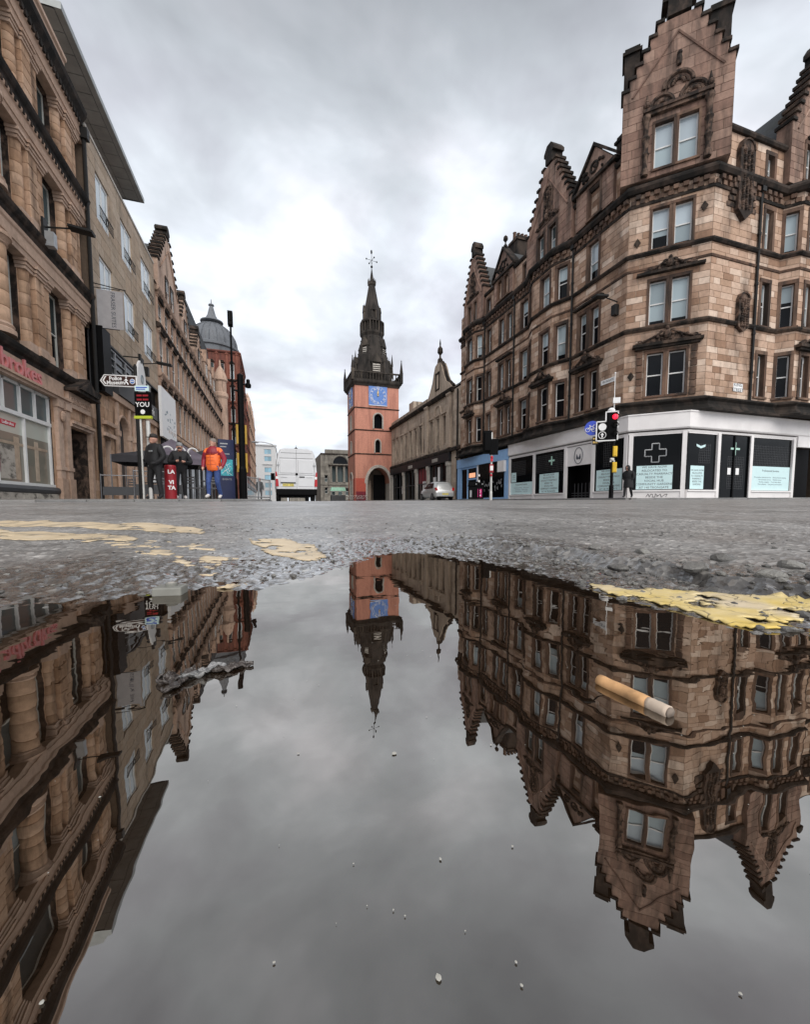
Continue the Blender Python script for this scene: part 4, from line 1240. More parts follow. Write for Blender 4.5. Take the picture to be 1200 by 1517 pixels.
while u < LL - .2:
    dn.box(u, u + .14, -.52, 0, 18.42, 18.62); dn.box(u + .02, u + .12, -.48, 0, 14.52, 14.68); u += .26
part('dentil', dn, 'sooty_stone', LB, kind='stuff')
# shop front
ML, _ = frame2((XG, YS), (XG, 25.15))
sh = MB(ML)
ue = uY(20.45)
for u in (ue - .12, uY(18.55), uY(16.9), uY(13.6), uY(10.3)): sh.box(u, u + .09, .02, .2, .78, 3.25)
for i in range(9): sh.box(ue - .12 - i * .98, ue - .04 - i * .98, .02, .2, 3.25, 4.38)
sh.box(uY(8.5), ue, 0, .22, 3.2, 3.34).box(uY(8.5), ue, .02, .2, 4.3, 4.4).box(uY(8.5), ue, -.03, .22, .75, .86)
SHF = part('shopfront', sh, 'white_timber', LB)
part('pane', MB(ML).box(uY(8.5), ue, .1, .12, 3.34, 4.3), 'grey_glass', SHF)
part('pane', MB(ML).box(uY(8.5), ue, .1, .12, 2.55, 3.2), 'pale_film_glass', SHF)
part('pane', MB(ML).box(uY(8.5), ue, .1, .12, .86, 2.55), 'shop_interior_glass', SHF)
part('interior_post', MB(ML).box(uY(19.3), uY(19.55), .088, .1, .95, 2.45).box(uY(18.0), uY(18.3), .088, .1, .95, 2.45).box(uY(14), uY(20.2), .086, .098, 2.15, 2.25), 'beige_panel_stone', SHF)
part('white_brick_panel', MB(ML).box(uY(17.1), uY(18.0), .088, .1, .95, 2.1), 'plinth_stone', SHF)
part('red_poster', MB(ML).box(uY(15.8), uY(17.15), .08, .1, 1.15, 2.25), 'maroon_board', SHF)
part('red_logo', MB(ML).prism([(uY(17.25), 2.78), (uY(18.12), 2.78), (uY(18.2), 2.95), (uY(17.33), 2.95)], .09, .1), 'red_print', SHF)
text(SHF, 'Ladbrokes', .16, 'white_print', ML @ Matrix.Translation((uY(17.72), .087, 2.865)))
sill = MB(ML); sill.tube((uY(8.5), .02, .6), (ue + .15, .02, .6), .17, .17, 10)
part('shop_sill', sill, 'charcoal', LB)
pm = UNIT.mesh('plinth_block', 'plinth_stone')
for i in range(14):
    o = obj('plinth_block', pm, LB, ML @ Vector((uY(8.5) + i * .86, -.1, -.3)) - r0, pi / 2); o.scale = (.845, .15, .78)
# carved pilaster, doorway with pediment
F.trim.at(ML)
for uc, z0 in ((uY(20.85), 0), (uY(21.55), 0)):
    F.trim.box(uc - .2, uc + .2, -.16, .02, 0, 4.3).box(uc - .26, uc + .26, -.22, .02, 0, 1.15).box(uc - .25, uc + .25, -.2, .02, 1.5, 1.65).box(uc - .25, uc + .25, -.22, .02, 4.1, 4.4)
F.trim.ball((uY(20.95), -.22, 3.75), .2, 10, 6, sy=.4, sz=1.2)
F.trim.box(uY(8), uY(21.75), -.2, .02, 4.4, 4.5).box(uY(8), uY(21.75), -.28, .02, 4.5, 4.58)
F.trim.box(uY(21.75), uY(23.95), -.14, .02, 4.35, 5.0).box(uY(21.7), uY(24.0), -.22, .02, 3.5, 3.62).box(uY(21.7), uY(24.0), -.3, .02, 3.62, 3.74).box(uY(23.75), uY(24.0), -.18, .02, 0, 3.5)
cv = MB(ML)
for i in range(7):
    u = uY(22.0) + i * .28
    cv.ring((u, -.15, 4.68), .1, .03, 'y', 10, 5); cv.ball((u + .13, -.15, 4.6 + .14 * (i % 2)), .06, 6, 4)
part('carved_panel', cv, 'golden_band_stone', LB)
pd = MB(ML)
pd.prism([(uY(21.6), 5.02), (uY(24.2), 5.02), (uY(24.2), 5.12), (uY(22.9), 5.85), (uY(21.6), 5.12)], -.5, .02)
pd.prism([(uY(21.85), 5.16), (uY(23.95), 5.16), (uY(22.9), 5.7)], -.58, -.5)
part('door_pediment', pd, 'sooty_stone', LB)
dr = MB(ML); dr.box(uY(21.95), uY(23.75), .62, .7, 0, 2.25).box(uY(21.95), uY(23.75), .5, .7, 2.25, 2.4)
part('door', dr, 'black_paint', LB)
part('fanlight', MB(ML).box(uY(21.95), uY(23.75), .62, .66, 2.4, 3.45), 'dark_glass', LB)
# raised shop name
me = text_mesh('Ladbrokes', .92, .035, align='RIGHT', bold=.012)
me.transform(Matrix.Translation((uY(19.75), -.07, 4.93)))
me.transform(Matrix.Translation(-r0) @ ML); me.materials.append(MATS['letter_pink'])
obj('shop_name', me, LB)
F.trim.at(ML).box(uY(8), uY(21.6), -.03, .02, 4.58, 5.25)
pipe = MB()
pipe.tube((XG + .1, 25.02, 0), (XG + .1, 25.02, 18.4), .09, .09, 8).box(XG - .1, XG + .3, 24.87, 25.17, 17.9, 18.4)
part('downpipe', pipe, 'iron', LB)
bk = MB()
bk.quad((XL, YS, 0), (XL, YS, 20.4), (-22, YS, 20.4), (-22, YS, 0)).quad((XL, 25.15, 0), (XL, 25.15, 19.4), (-22, 25.15, 19.4), (-22, 25.15, 0)).quad((-22, YS, 0), (-22, 25.15, 0), (-22, 25.15, 19.4), (-22, YS, 19.4)).quad((XL, YS, 19.46), (XL, 25.15, 19.46), (-22, 25.15, 19.4), (-22, YS, 19.4))
part('back_wall', bk, 'dark_mortar', LB)
F.finish(300)

# ------------------------------------------------------------------ hotel with beige stone cladding
HB = thing('hotel_building', 'flat beige stone-clad hotel with white windows and a jutting grey roof eave', 'building', (-8.5, 31.0, 0.2))
F = Facade(HB, 'beige_panel_stone', 'dark_mortar', 'beige_panel_stone')
HA, HE = (-8.5, 25.2), (-8.5, 37.4)
MH, LH = frame2(HA, HE)
hu = lambda y: y - 25.2
wc_ = [(26.35, 28.2), (30.05, 32.05), (34.0, 36.4)]
ops = [(hu(a), hu(b), z0, z1, .12) for a, b in wc_ for z0, z1 in ((10.75, 13.3), (15.1, 17.5))]
F.facet(HA, HE, 9.0, 18.7, ops, course=.6, w0=.9, w1=1.5, gap=.022, reveal=.12)
for o in ops:
    window(HB, MH, o[0], o[1], o[2], o[3], .06, 'casement2', ('bright_glass', 'bright_glass'), 'white_timber', None, fw=.14)
for o in ops:
    rail = MB(MH)
    z = o[2] + .12
    for zz in (z, z + .5): rail.tube((o[0] - .05, -.16, zz), (o[1] + .05, -.16, zz), .025, .025, 5)
    n = 12
    for i in range(n + 1):
        u = o[0] + (o[1] - o[0]) * i / n
        rail.tube((u, -.16, z), (u, -.16, z + .5), .012, .012, 4)
    uc = (o[0] + o[1]) / 2
    rail.ring((uc, -.17, z + .25), .17, .025, 'y', 10, 5)
    part('balcony_rail', rail, 'iron', HB)
st = MB(MH); st.box(0, LH, -.06, .3, 18.7, 18.86)
part('parapet_coping', st, 'stone_white', HB)
pw = MB(); pw.box(-13, -10.7, 25.2, 37.4, 18.5, 22.8)
part('penthouse_wall', pw, 'pink_buff_stone', HB)
panel = MB().block(0, 1, 0, 1, 0, 1, .015).mesh('soffit_panel', 'zinc_panel')
h0 = Vector(HB.location)
for i in range(12):
    for j in range(2):
        o = obj('soffit_panel', panel, HB, Vector((-10.75 + j * .86, 24.2 + i * 1.035, 22.69)) - h0)
        o.scale = (.825, .995, .06)
ev = MB(); ev.box(-9.04, -8.75, 24.1, 36.75, 22.7, 23.0)
ev.add([(-8.75, 24.1, 22.7), (-8.75, 36.75, 22.7), (-9.15, 36.75, 23.35), (-9.15, 24.1, 23.35), (-14, 24.1, 23.6), (-14, 36.75, 23.6)], [(0, 1, 2, 3), (3, 2, 5, 4)])
for ye in (24.098, 36.752): ev.add([(-14, ye, 22.69), (-8.75, ye, 22.69), (-9.15, ye, 23.35), (-14, ye, 23.6)], [(0, 1, 2, 3)])
part('roof_eave', ev, 'zinc_panel', HB)
part('roof_deck', MB().box(-14, -9.04, 24.15, 36.7, 22.73, 22.82), 'charcoal', HB)
# lower storeys: dark band of windows, fascia, old stone arcade
lo = MB(MH); lo.box(0, LH, .25, .3, 0, 9.0).box(0, LH, 0, .3, 8.92, 9.0)
part('lower_wall', lo, 'charcoal', HB)
gl_ = MB(MH)
for i in range(5): gl_.box(1.2 + i * 1.75, 2.75 + i * 1.75, .1, .12, 7.5, 8.7)
part('band_window', gl_, 'dark_glass', HB)
gb = MB(MH)
for z in (7.45, 7.9, 8.3, 8.75): gb.box(1.1, 10.2, .02, .09, z, z + .05)
for i in range(6): gb.box(1.1 + i * 1.75, 1.2 + i * 1.75, 0, .1, 7.45, 8.8)
part('window_bar', gb, 'grey_metal', HB)
fs = MB(MH); fs.box(2.3, LH, -.28, .2, 6.35, 7.3)
part('fascia', fs, 'charcoal', HB)
bl_ = MB(MH); bl_.box(0, 1.1, -.35, .2, 5.9, 9.2)
part('dark_sign_panel', bl_, 'black_paint', HB)
col_ = MB(MH); col_.box(1.12, 1.45, -.1, .2, 6.3, 9.0)
part('side_pier', col_, 'pink_buff_stone', HB)
text(HB, 'Ink', .75, 'white_print', MH @ Matrix.Translation((9.1, -.29, 6.8)))
ar = Facade(HB, 'golden_sandstone', 'golden_band_stone', 'golden_band_stone')
aops = [(.7, 1.5, 0, 3.6, .6), (2.6, 4.4, 0, 5.2, .7), (5.6, 7.4, 0, 5.2, .7), (8.6, 10.4, 0, 5.2, .7)]
ar.facet(HA, HE, 0, 6.3, aops, course=.5, w0=.6, w1=1.1, gap=.012)
dd = MB(MH)
for a, b, c, d, r in aops: dd.box(a, b, r - .08, r, c, d)
part('arcade_door', dd, 'maroon_board', HB)
ac = MB(MH)
for a, b in ((2.6, 4.4), (5.6, 7.4), (8.6, 10.4)):
    uc, r = (a + b) / 2, (b - a) / 2
    for sg in (0, 1):
        poly = [(a, 5.2), (a, 5.2 - r)] + [(uc - r * cos(x), 5.2 - r + r * sin(x)) for x in [pi / 2 * i / 6 for i in range(1, 7)]]
        if sg: poly = [(2 * uc - x, z) for x, z in poly][::-1]
        ac.prism(poly[::-1], -.02, .4)
    ac.ring((uc, -.04, 5.2 - r), r + .1, .09, 'y', 14, 5, 0, pi)
    ac.box(a - .3, a - .02, -.14, .02, 0, 5.9).box(b + .02, b + .3, -.14, .02, 0, 5.9).box(a - .35, a + .02, -.2, .02, 4.0, 4.3).box(b - .02, b + .35, -.2, .02, 4.0, 4.3)
ac.box(.35, 2.0, -.16, .02, 3.7, 3.9).box(.35, 2.0, -.22, .02, 4.3, 4.5).box(0, LH, -.2, .02, 5.95, 6.3)
part('arcade_moulding', ac, 'golden_band_stone', HB)
ar.finish(60)
bk = MB(); bk.quad((-8.5, 37.4, 0), (-20, 37.4, 0), (-20, 37.4, 18.7), (-8.5, 37.4, 18.7)).quad((-8.5, 25.2, 9), (-8.5, 25.2, 18.7), (-20, 25.2, 18.7), (-20, 25.2, 9)).quad((-8.5, 25.2, 18.69), (-8.5, 37.4, 18.69), (-20, 37.4, 18.69), (-20, 25.2, 18.69)).quad((-20, 25.2, 0), (-20, 37.4, 0), (-20, 37.4, 23), (-20, 25.2, 23))
part('back_wall', bk, 'dark_mortar', HB)
F.finish(300)

# ------------------------------------------------------------------ generic ornate facade for the longer rows
def ornate(root, A, B, storeys, pitch, wfrac, smat, trim, sooty, z0, ztop, glasses, margin=.4, pil=.16, course=.6, nobj=0, surround=None, heads=True, frame='white_timber', stones=True, kind='sash', nowin=()):
    F = Facade(root, smat, smat, trim)
    M, L = frame2(A, B)
    n = max(1, int((L - 2 * margin) / pitch)); pw = (L - 2 * margin) / n
    ops = []
    for (a, b) in storeys:
        for i in range(n):
            if i in nowin: continue
            uc = margin + pw * (i + .5); w = pw * wfrac
            ops.append((round(uc - w / 2, 3), round(uc + w / 2, 3), a, b, .18))
    F.facet(A, B, z0, ztop, ops, course=course, w0=.7, w1=1.3, gap=.014, stones=stones, reveal=.18)
    wr = round(pw * wfrac, 3)
    for k, o in enumerate(ops):
        g_ = glasses[random.randrange(len(glasses))]
        window(root, M, o[0], o[0] + wr, o[2], o[3], .08, kind, g_, frame, surround, surw=.12)
    zz = [s[0] for s in storeys] + [ztop]
    for i in range(n + 1):
        u = margin + pw * i
        for a, b in zip(zz[:-1], zz[1:]):
            pilaster(F.trim, M, u, pil * 2, a - .1, b - .55, pil)
            F.trim.at(M).ball((u, -pil, b - .5), .18, 6, 4)
    if heads:
        for o in ops:
            uc = (o[0] + o[1]) / 2
            F.sooty.at(M).box(o[0] - .14, o[1] + .14, -.2, .02, o[3] + .1, o[3] + .2)
            F.sooty.ring((uc, -.1, o[3] + .2), (o[1] - o[0]) * .42, .07, 'y', 8, 4, 0, pi)
            F.sooty.ball((uc, -.14, o[3] + .32), .15, 6, 4)
    for k, a in enumerate(zz):
        z = a - .5
        (F.trim if k % 2 else F.sooty).at(None).sweep([A, B], [(-.02, z), (.16, z), (.3, z + .15), (.34, z + .28), (.1, z + .4), (-.02, z + .4)])
    F.finish(nobj, sooty)
    return M, L

# ------------------------------------------------------------------ long gabled row
GB = thing('gabled_building', 'long buff sandstone row with tall narrow windows and a crow-stepped end gable', 'building', (-8.5, 58, 0.3))
GG = [('dark_glass', 'dark_glass'), ('grey_glass', 'dark_glass'), ('dark_glass', 'grey_glass')]
MG, LG = ornate(GB, (-8.5, 37.5), (-8.5, 83.0), [(6.6, 9.7), (10.8, 13.9), (14.6, 16.4)], 2.05, .6, 'pink_buff_stone', 'pink_buff_stone', 'sooty_stone', 0, 17.4, GG, course=.7, pil=.1)
def side_gable(y0, y1, zs, za, steps, capw, wins_, mat):
    M, L = frame2((-8.35, y0), (-8.35, y1))
    for (a, b, c, d) in wins_:
        window(GB, M, a, b, c, d, -.02, 'sash', ('dark_glass', 'dark_glass'), 'white_timber', 'sooty_stone')
    q_ = MB(M); q_.box(0, L, .02, .8, 16.9, zs + .02)
    part('gable_base', q_, mat, GB)
    crow_gable(None, GB, M, L / 2, L / 2, 16.9, zs, za, steps, 0.02, .8, capw, 1.0, mat)
    r = MB(M); r.prism([(.2, zs - .2), (L - .2, zs - .2), (L / 2, za - .5)], .8, 6)
    part('gable_roof', r, 'slate', GB)
side_gable(38.2, 46.0, 19.2, 23.2, 8, .5, [(2.4, 3.2, 17.3, 19.3), (4.2, 5.0, 17.3, 19.3)], 'pink_buff_stone')
side_gable(46.8, 50.8, 18.4, 21.0, 5, .4, [(1.5, 2.3, 17.3, 18.9)], 'pink_buff_stone')
side_gable(55.0, 59.0, 18.4, 20.8, 5, .4, [(1.5, 2.3, 17.3, 18.9)], 'pink_buff_stone')
rf = MB()
rf.add([(-8.45, 37.5, 17.6), (-8.45, 83, 17.6), (-11.5, 83, 21.5), (-11.5, 37.5, 21.5), (-20, 37.5, 17.6), (-20, 83, 17.6)], [(0, 1, 2, 3), (3, 2, 5, 4), (0, 3, 4)])
part('slate_roof', rf, 'slate', GB)
mr = MB()
mr.add([(-9.2, 62, 17.5), (-9.2, 81, 17.5), (-10.6, 81, 27.5), (-10.6, 62, 27.5), (-18, 62, 27.5), (-18, 81, 27.5), (-18, 62, 17.5), (-18, 81, 17.5)], [(0, 1, 2, 3), (3, 2, 5, 4), (0, 3, 4, 6), (1, 7, 5, 2)])
part('mansard_roof', mr, 'slate', GB)
tu = MB(); tu.lathe([(.8, 10), (1.1, 11), (1.1, 19), (1.3, 19.4), (1.2, 20), (1.0, 20.2), (1.0, 22), (1.25, 22.3), (1.1, 23), (.6, 24.2), (.2, 24.8), (.15, 25.6), (.02, 26)], (-8.6, 81.5, 0), 14)
part('corner_turret', tu, 'pink_buff_stone', GB)
for y in (66, 70, 74):
    d_ = MB(); d_.prism_z([(-8.9, y), (-8.9, y + 2), (-12, y + 2), (-12, y)][::-1], 17.5, 20.6)
    d_.at(frame2((-8.9, y - .1), (-8.9, y + 2.1))[0]).prism([(0, 20.6), (2.2, 20.6), (1.1, 22.6)], -.1, 2.5)
    part('dormer', d_, 'pink_buff_stone', GB)
    M, L = frame2((-8.9, y), (-8.9, y + 2))
    window(GB, M, .5, 1.5, 18.3, 20.3, -.05, 'sash', ('grey_glass', 'dark_glass'))
sf = MB(MG)
sf.box(0, LG, -.35, .02, 5.2, 6.1)
part('fascia', sf, 'black_fascia', GB)
u = .3; cb = MB(MG)
while u < LG:
    cb.box(u, u + .2, -.55, -.3, 5.85, 6.15); u += .55
part('fascia_bracket', cb, 'golden_band_stone', GB, kind='stuff')
sg_ = MB(MG)
for i in range(12): sg_.box(.4 + i * 3.75, 3.7 + i * 3.75, -.06, .02, .5, 5.0)
part('shop_window', sg_, 'shop_glass', GB)
for i in range(13):
    part('shop_pier', MB(MG).box(max(0, i * 3.75 - .05), i * 3.75 + .4, -.2, .02, 0, 5.2), 'charcoal', GB)
bk = MB(); bk.quad((-8.5, 37.45, 0), (-8.5, 37.45, 17.6), (-20, 37.45, 17.6), (-20, 37.45, 0)).quad((-20, 37.5, 0), (-20, 37.5, 17.6), (-20, 83, 17.6), (-20, 83, 0)).quad((-8.5, 83, 0), (-20, 83, 0), (-20, 83, 17.6), (-8.5, 83, 17.6))
part('back_wall', bk, 'dark_mortar', GB)

# ------------------------------------------------------------------ red domed building and the rows beyond
DB = thing('domed_building', 'red sandstone corner building under a ribbed grey lead dome with a spike', 'building', (-6.5, 84, 0.6))
ornate(DB, (-11.5, 84), (-5.5, 84), [(7.5, 10), (11.5, 14), (15.5, 18), (19.5, 22), (23.5, 26.2)], 1.7, .42, 'red_sandstone', 'red_sandstone', 'sooty_stone', 0, 28.6, [('blind_glass', 'grey_glass'), ('dark_glass', 'dark_glass')], course=.9)
ornate(DB, (-5.5, 84), (-5.5, 99), [(7.5, 10), (11.5, 14), (15.5, 18), (19.5, 22), (23.5, 26.2)], 2.6, .42, 'red_sandstone', 'red_sandstone', 'sooty_stone', 0, 28.6, [('grey_glass', 'dark_glass'), ('dark_glass', 'dark_glass')], course=.9)
bk = MB(); bk.quad((-11.5, 84, 17), (-11.5, 84, 28.5), (-24, 84, 28.5), (-24, 84, 17)).quad((-5.5, 99, 0), (-24, 99, 0), (-24, 99, 28.5), (-5.5, 99, 28.5)).quad((-5.5, 84, 28.4), (-5.5, 99, 28.4), (-24, 99, 28.4), (-24, 84, 28.4)).quad((-24, 84, 0), (-24, 99, 0), (-24, 99, 28.5), (-24, 84, 28.5))
part('back_wall', bk, 'dark_mortar', DB)
dm = MB()
dc = (-10.7, 90.0, 0)
dm.lathe([(4.6, 28), (4.6, 30.0), (4.9, 30.2), (4.9, 30.6), (4.6, 30.8)] + [(4.5 * cos(a), 30.8 + 4.6 * sin(a)) for a in np.linspace(0.02, 1.22, 9)], dc, 32)
DM = part('dome', dm, 'lead_sheet', DB, smooth=False)
rb = MB()
for k in range(20):
    a = 2 * pi * k / 20
    rb.path([(dc[0] + 4.55 * cos(e) * cos(a), dc[1] + 4.55 * cos(e) * sin(a), 30.8 + 4.65 * sin(e)) for e in np.linspace(0.02, 1.2, 7)], .1, 4)
part('dome_rib', rb, 'lead_sheet', DM)
ln = MB(); ln.lathe([(1.6, 34.90), (1.7, 35.19), (1.0, 35.40), (2.1, 35.62), (2.1, 35.80), (1.2, 36.20), (.75, 37.06), (.5, 38.07), (.3, 38.79), (.55, 38.86), (.45, 39.08), (.1, 39.22), (.06, 39.94), (.01, 40.08)], dc, 16)
part('lantern', ln, 'lead_sheet', DB)
for k, (y0, y1, zt, mat, nm) in enumerate(((99.3, 133, 25.5, 'red_sandstone', 'far red sandstone row with gabled roofline just beyond the domed corner building'), (133.5, 176, 30, 'pink_buff_stone', 'farthest brown row on the left ending beside the pale office block'))):
    T = thing('terrace_building', nm, 'building', (-6.5, y0, .8))
    hs = [(a, a + 2.4) for a in np.arange(7.5, zt - 3.5, 4.2)]
    M, L = ornate(T, (-6.5, y0), (-6.5, y1), hs, 3.4, .4, mat, mat, 'sooty_stone', 0, zt, [('dark_glass', 'dark_glass'), ('grey_glass', 'dark_glass')], course=1.2, heads=False)
    g_ = MB(M)
    for i in range(int(L / 8)):
        u = 2 + i * 8.0; hgt = random.uniform(2.5, 4.5)
        g_.prism([(u, zt), (u + 4, zt), (u + 4, zt + .8), (u + 2.4, zt + hgt), (u + 1.6, zt + hgt), (u, zt + .8)], -.2, 1)
        g_.lathe([(.3, zt + hgt), (.5, zt + hgt + .6), (.05, zt + hgt + 1.6)], (u + 2, .4, 0), 6)
    part('gable', g_, mat, T)
    r = MB(); r.add([(-6.5, y0, zt), (-6.5, y1, zt), (-10, y1, zt + 3), (-10, y0, zt + 3), (-18, y0, zt), (-18, y1, zt)], [(0, 1, 2, 3), (3, 2, 5, 4), (0, 3, 4)])
    part('slate_roof', r, 'slate', T)
    q_ = MB(); q_.quad((-6.5, y0, 0), (-6.5, y0, zt), (-18, y0, zt), (-18, y0, 0)).quad((-6.5, y1, 0), (-18, y1, 0), (-18, y1, zt), (-6.5, y1, zt)).quad((-18, y0, 0), (-18, y0, zt), (-18, y1, zt), (-18, y1, 0))
    part('back_wall', q_, 'dark_mortar', T)
    s_ = MB(M); s_.box(0, L, -.3, .02, 4.6, 5.6)
    part('fascia', s_, 'black_fascia', T)
    s_ = MB(M)
    for i in range(int(L / 4)): s_.box(i * 4 + .3, i * 4 + 3.7, -.05, .02, .5, 4.5)
    part('shop_window', s_, 'shop_glass', T)
# ------------------------------------------------------------------ clock tower
TW = thing('clock_tower', 'orange rendered clock tower with a blue dial and a blackened stone spire', 'tower', (16.1, 67.3, 0.5))
X0, X1, Y0, Y1, ZT = 12.5, 19.72, 64.0, 70.3, 18.75
F = Facade(TW, 'orange_render', 'orange_render', 'sooty_stone'); F.rm = 'stone_white'
wf, _ = frame2((X0, Y0), (X1, Y0))
nf, _ = frame2((X0, Y1), (X0, Y0))
wops = [(3.05, 4.5, 12.15, 14.5, .5), (3.25, 4.15, 8.35, 10.4, .5), (1.9, 5.75, 0, 6.0, 3.0)]
F.facet((X0, Y0), (X1, Y0), 0, ZT, wops, stones=False)
nops = [(2.8, 3.7, 12.2, 14.4, .5), (2.8, 3.7, 8.4, 10.3, .5), (2.0, 4.3, 0, 5.2, 1.0)]
F.facet((X0, Y1), (X0, Y0), 0, ZT, nops, stones=False)
F.facet((X1, Y0), (X1, Y1), 0, ZT, (), stones=False)
F.facet((X1, Y1), (X0, Y1), 0, ZT, (), stones=False)
R4 = [(X0, Y0), (X1, Y0), (X1, Y1), (X0, Y1)]
for z in (8.0, 11.75, 15.2):
    F.trim.at(None).sweep(R4, [(-.02, z), (.07, z), (.1, z + .08), (.05, z + .15), (-.02, z + .17)], closed=True)
def arch_fill(mb, M, a, b, zt, y0, y1, pointed=False):
    uc, r = (a + b) / 2, (b - a) / 2
    for sg in (0, 1):
        if pointed: c = [(uc - r * (1 - t) , zt - 1.25 * r * (1 - t ** 1.0) ** 1.0 * 1.0 if False else zt - 1.3 * r + 1.3 * r * sqrt(max(0, 1 - (1 - t) ** 2))) for t in [i / 7 for i in range(1, 8)]]
        else: c = [(uc - r * cos(x), zt - r + r * sin(x)) for x in [pi / 2 * i / 7 for i in range(1, 8)]]
        poly = [(a, zt), (a, zt - (1.3 if pointed else 1) * r)] + c
        if sg: poly = [(2 * uc - x, z) for x, z in poly][::-1]
        mb.at(M).prism(poly[::-1], y0, y1)
fl = MB()
arch_fill(fl, wf, 1.9, 5.75, 6.0, 0.0, 3.0, True)
arch_fill(fl, wf, 3.05, 4.5, 14.5, 0, .5); arch_fill(fl, wf, 3.25, 4.15, 10.4, 0, .5, True)
arch_fill(fl, nf, 2.8, 3.7, 14.4, 0, .5); arch_fill(fl, nf, 2.8, 3.7, 10.3, 0, .5, True); arch_fill(fl, nf, 2.0, 4.3, 5.2, 0, 1.0)
part('arch_head', fl, 'orange_render', TW)
def arch_mould(M, a, b, z0, zt, r_, t, pointed):
    uc, r = (a + b) / 2, (b - a) / 2; k = 1.3 if pointed else 1.0
    zs = zt - k * r
    pts = [(a, -.03, z0), (a, -.03, zs)] + [(uc - r * cos(x), -.03, zs + k * r * sin(x)) for x in np.linspace(.1, pi - .1, 15)] + [(b, -.03, zs), (b, -.03, z0)]
    part('arch_moulding', MB(M).path(pts, t, 6), 'stone_white', TW)
arch_mould(wf, 1.85, 5.8, 0.3, 6.05, 0, .17, True); arch_mould(wf, 1.6, 6.05, 4.0, 6.3, 0, .1, True)
arch_mould(wf, 3.0, 4.55, 12.1, 14.55, 0, .13, False); arch_mould(wf, 3.2, 4.2, 8.3, 10.45, 0, .11, True)
arch_mould(nf, 2.75, 3.75, 12.1, 14.45, 0, .1, False); arch_mould(nf, 2.75, 3.75, 8.3, 10.35, 0, .1, True); arch_mould(nf, 1.95, 4.35, .3, 5.25, 0, .14, False)
vo_ = MB(wf)
vo_.box(3.05, 4.5, .45, .5, 12.15, 14.5).box(3.25, 4.15, .45, .5, 8.35, 10.4)
vo_.at(nf).box(2.8, 3.7, .45, .5, 12.2, 14.4).box(2.8, 3.7, .45, .5, 8.4, 10.3)
part('window_opening', vo_, 'dark_glass', TW)
pg = MB(wf); pg.box(2.0, 3.2, 2.9, 2.95, 0, 4.2).box(1.9, 5.75, 5.5, 5.55, 0, 6)
part('passage_wall', pg, 'theatre_stone', TW)
pg = MB(wf); pg.box(3.6, 5.6, 2.7, 2.75, 0, 5.0)
part('passage_gate', pg, 'black_paint', TW)
bd = MB(wf); bd.box(.08, 1.75, -.06, .02, 0, 2.1)
part('hoarding', bd, 'maroon_board', TW)
bd = MB(wf); bd.box(.08, 1.75, -.06, .02, 2.1, 4.2)
bd.at(nf).box(4.6, 6.2, -.06, .02, 0, 4.2)
part('painted_panel', bd, 'red_board', TW)
# clock
def dial(M, uc, zc, r):
    c = MB(M); c.box(uc - r, uc + r, -.1, .02, zc - r, zc + r)
    D = part('clock_dial', c, 'clock_blue', TW)
    k = MB(M); k.ring((uc, -.11, zc), r * .9, .014, 'y', 32, 4)
    for i in range(60):
        a = 2 * pi * i / 60; k.box(uc + r * .95 * sin(a) - .015, uc + r * .95 * sin(a) + .015, -.12, -.09, zc + r * .95 * cos(a) - .03, zc + r * .95 * cos(a) + .03)
    k.box(uc - r, uc + r, -.13, .02, zc - r - .08, zc - r).box(uc - r, uc + r, -.13, .02, zc + r, zc + r + .08)
    part('minute_ring', k, 'white_print', D)
    inv = Matrix.Translation(-Vector(TW.location)) @ M
    for i, s_ in enumerate(('XII', 'I', 'II', 'III', 'IV', 'V', 'VI', 'VII', 'VIII', 'IX', 'X', 'XI')):
        a = 2 * pi * i / 12
        me = text_mesh(s_, r * .36, .01, squeeze=.8)
        me.transform(inv @ Matrix.Translation((uc + r * .72 * sin(a), -.125, zc + r * .72 * cos(a))) @ Matrix.Rotation(a, 4, 'Y'))
        me.materials.append(MATS['white_print']); obj('numeral', me, D)
    h = MB(M)
    for a, l, w in ((radians(-8), r * .55, .12), (radians(4), r * .82, .09)):
        h.add([(uc - w * cos(a), -.15, zc + w * sin(a)), (uc + w * cos(a), -.15, zc - w * sin(a)), (uc + l * sin(a), -.15, zc + l * cos(a)), (uc - w * cos(a), -.13, zc + w * sin(a)), (uc + w * cos(a), -.13, zc - w * sin(a)), (uc + l * sin(a), -.13, zc + l * cos(a))], [(0, 1, 2), (3, 5, 4), (0, 3, 4, 1), (1, 4, 5, 2), (2, 5, 3, 0)])
    h.ball((uc, -.15, zc), .14, 8, 5)
    part('clock_hand', h, 'gold', D)
dial(wf, 3.75, 17.28, 1.5); dial(nf, 3.2, 17.28, 1.45)
# parapet
pr = MB()
pr.sweep(R4, [(-.02, 18.7), (.1, 18.7), (.22, 18.95), (.4, 19.15), (.45, 19.3), (.45, 19.45), (-.02, 19.45)], closed=True)
RP = [(X0 - .35, Y0 - .35), (X1 + .35, Y0 - .35), (X1 + .35, Y1 + .35), (X0 - .35, Y1 + .35)]
pr.sweep(RP, [(-.16, 19.45), (.1, 19.45), (.1, 19.65), (-.16, 19.65)], closed=True)
pr.sweep(RP, [(-.16, 20.65), (.12, 20.65), (.12, 20.85), (-.16, 20.9)], closed=True)
pr.box(X0, X1, Y0, Y1, 19.2, 19.4)
part('parapet', pr, 'steeple_stone', TW)
bal = MB().lathe([(.09, 0), (.09, .12), (.06, .2), (.11, .45), (.06, .75), (.09, .85), (.09, 1.0)], n=6).mesh('baluster', 'steeple_stone', True)
t0 = Vector(TW.location)
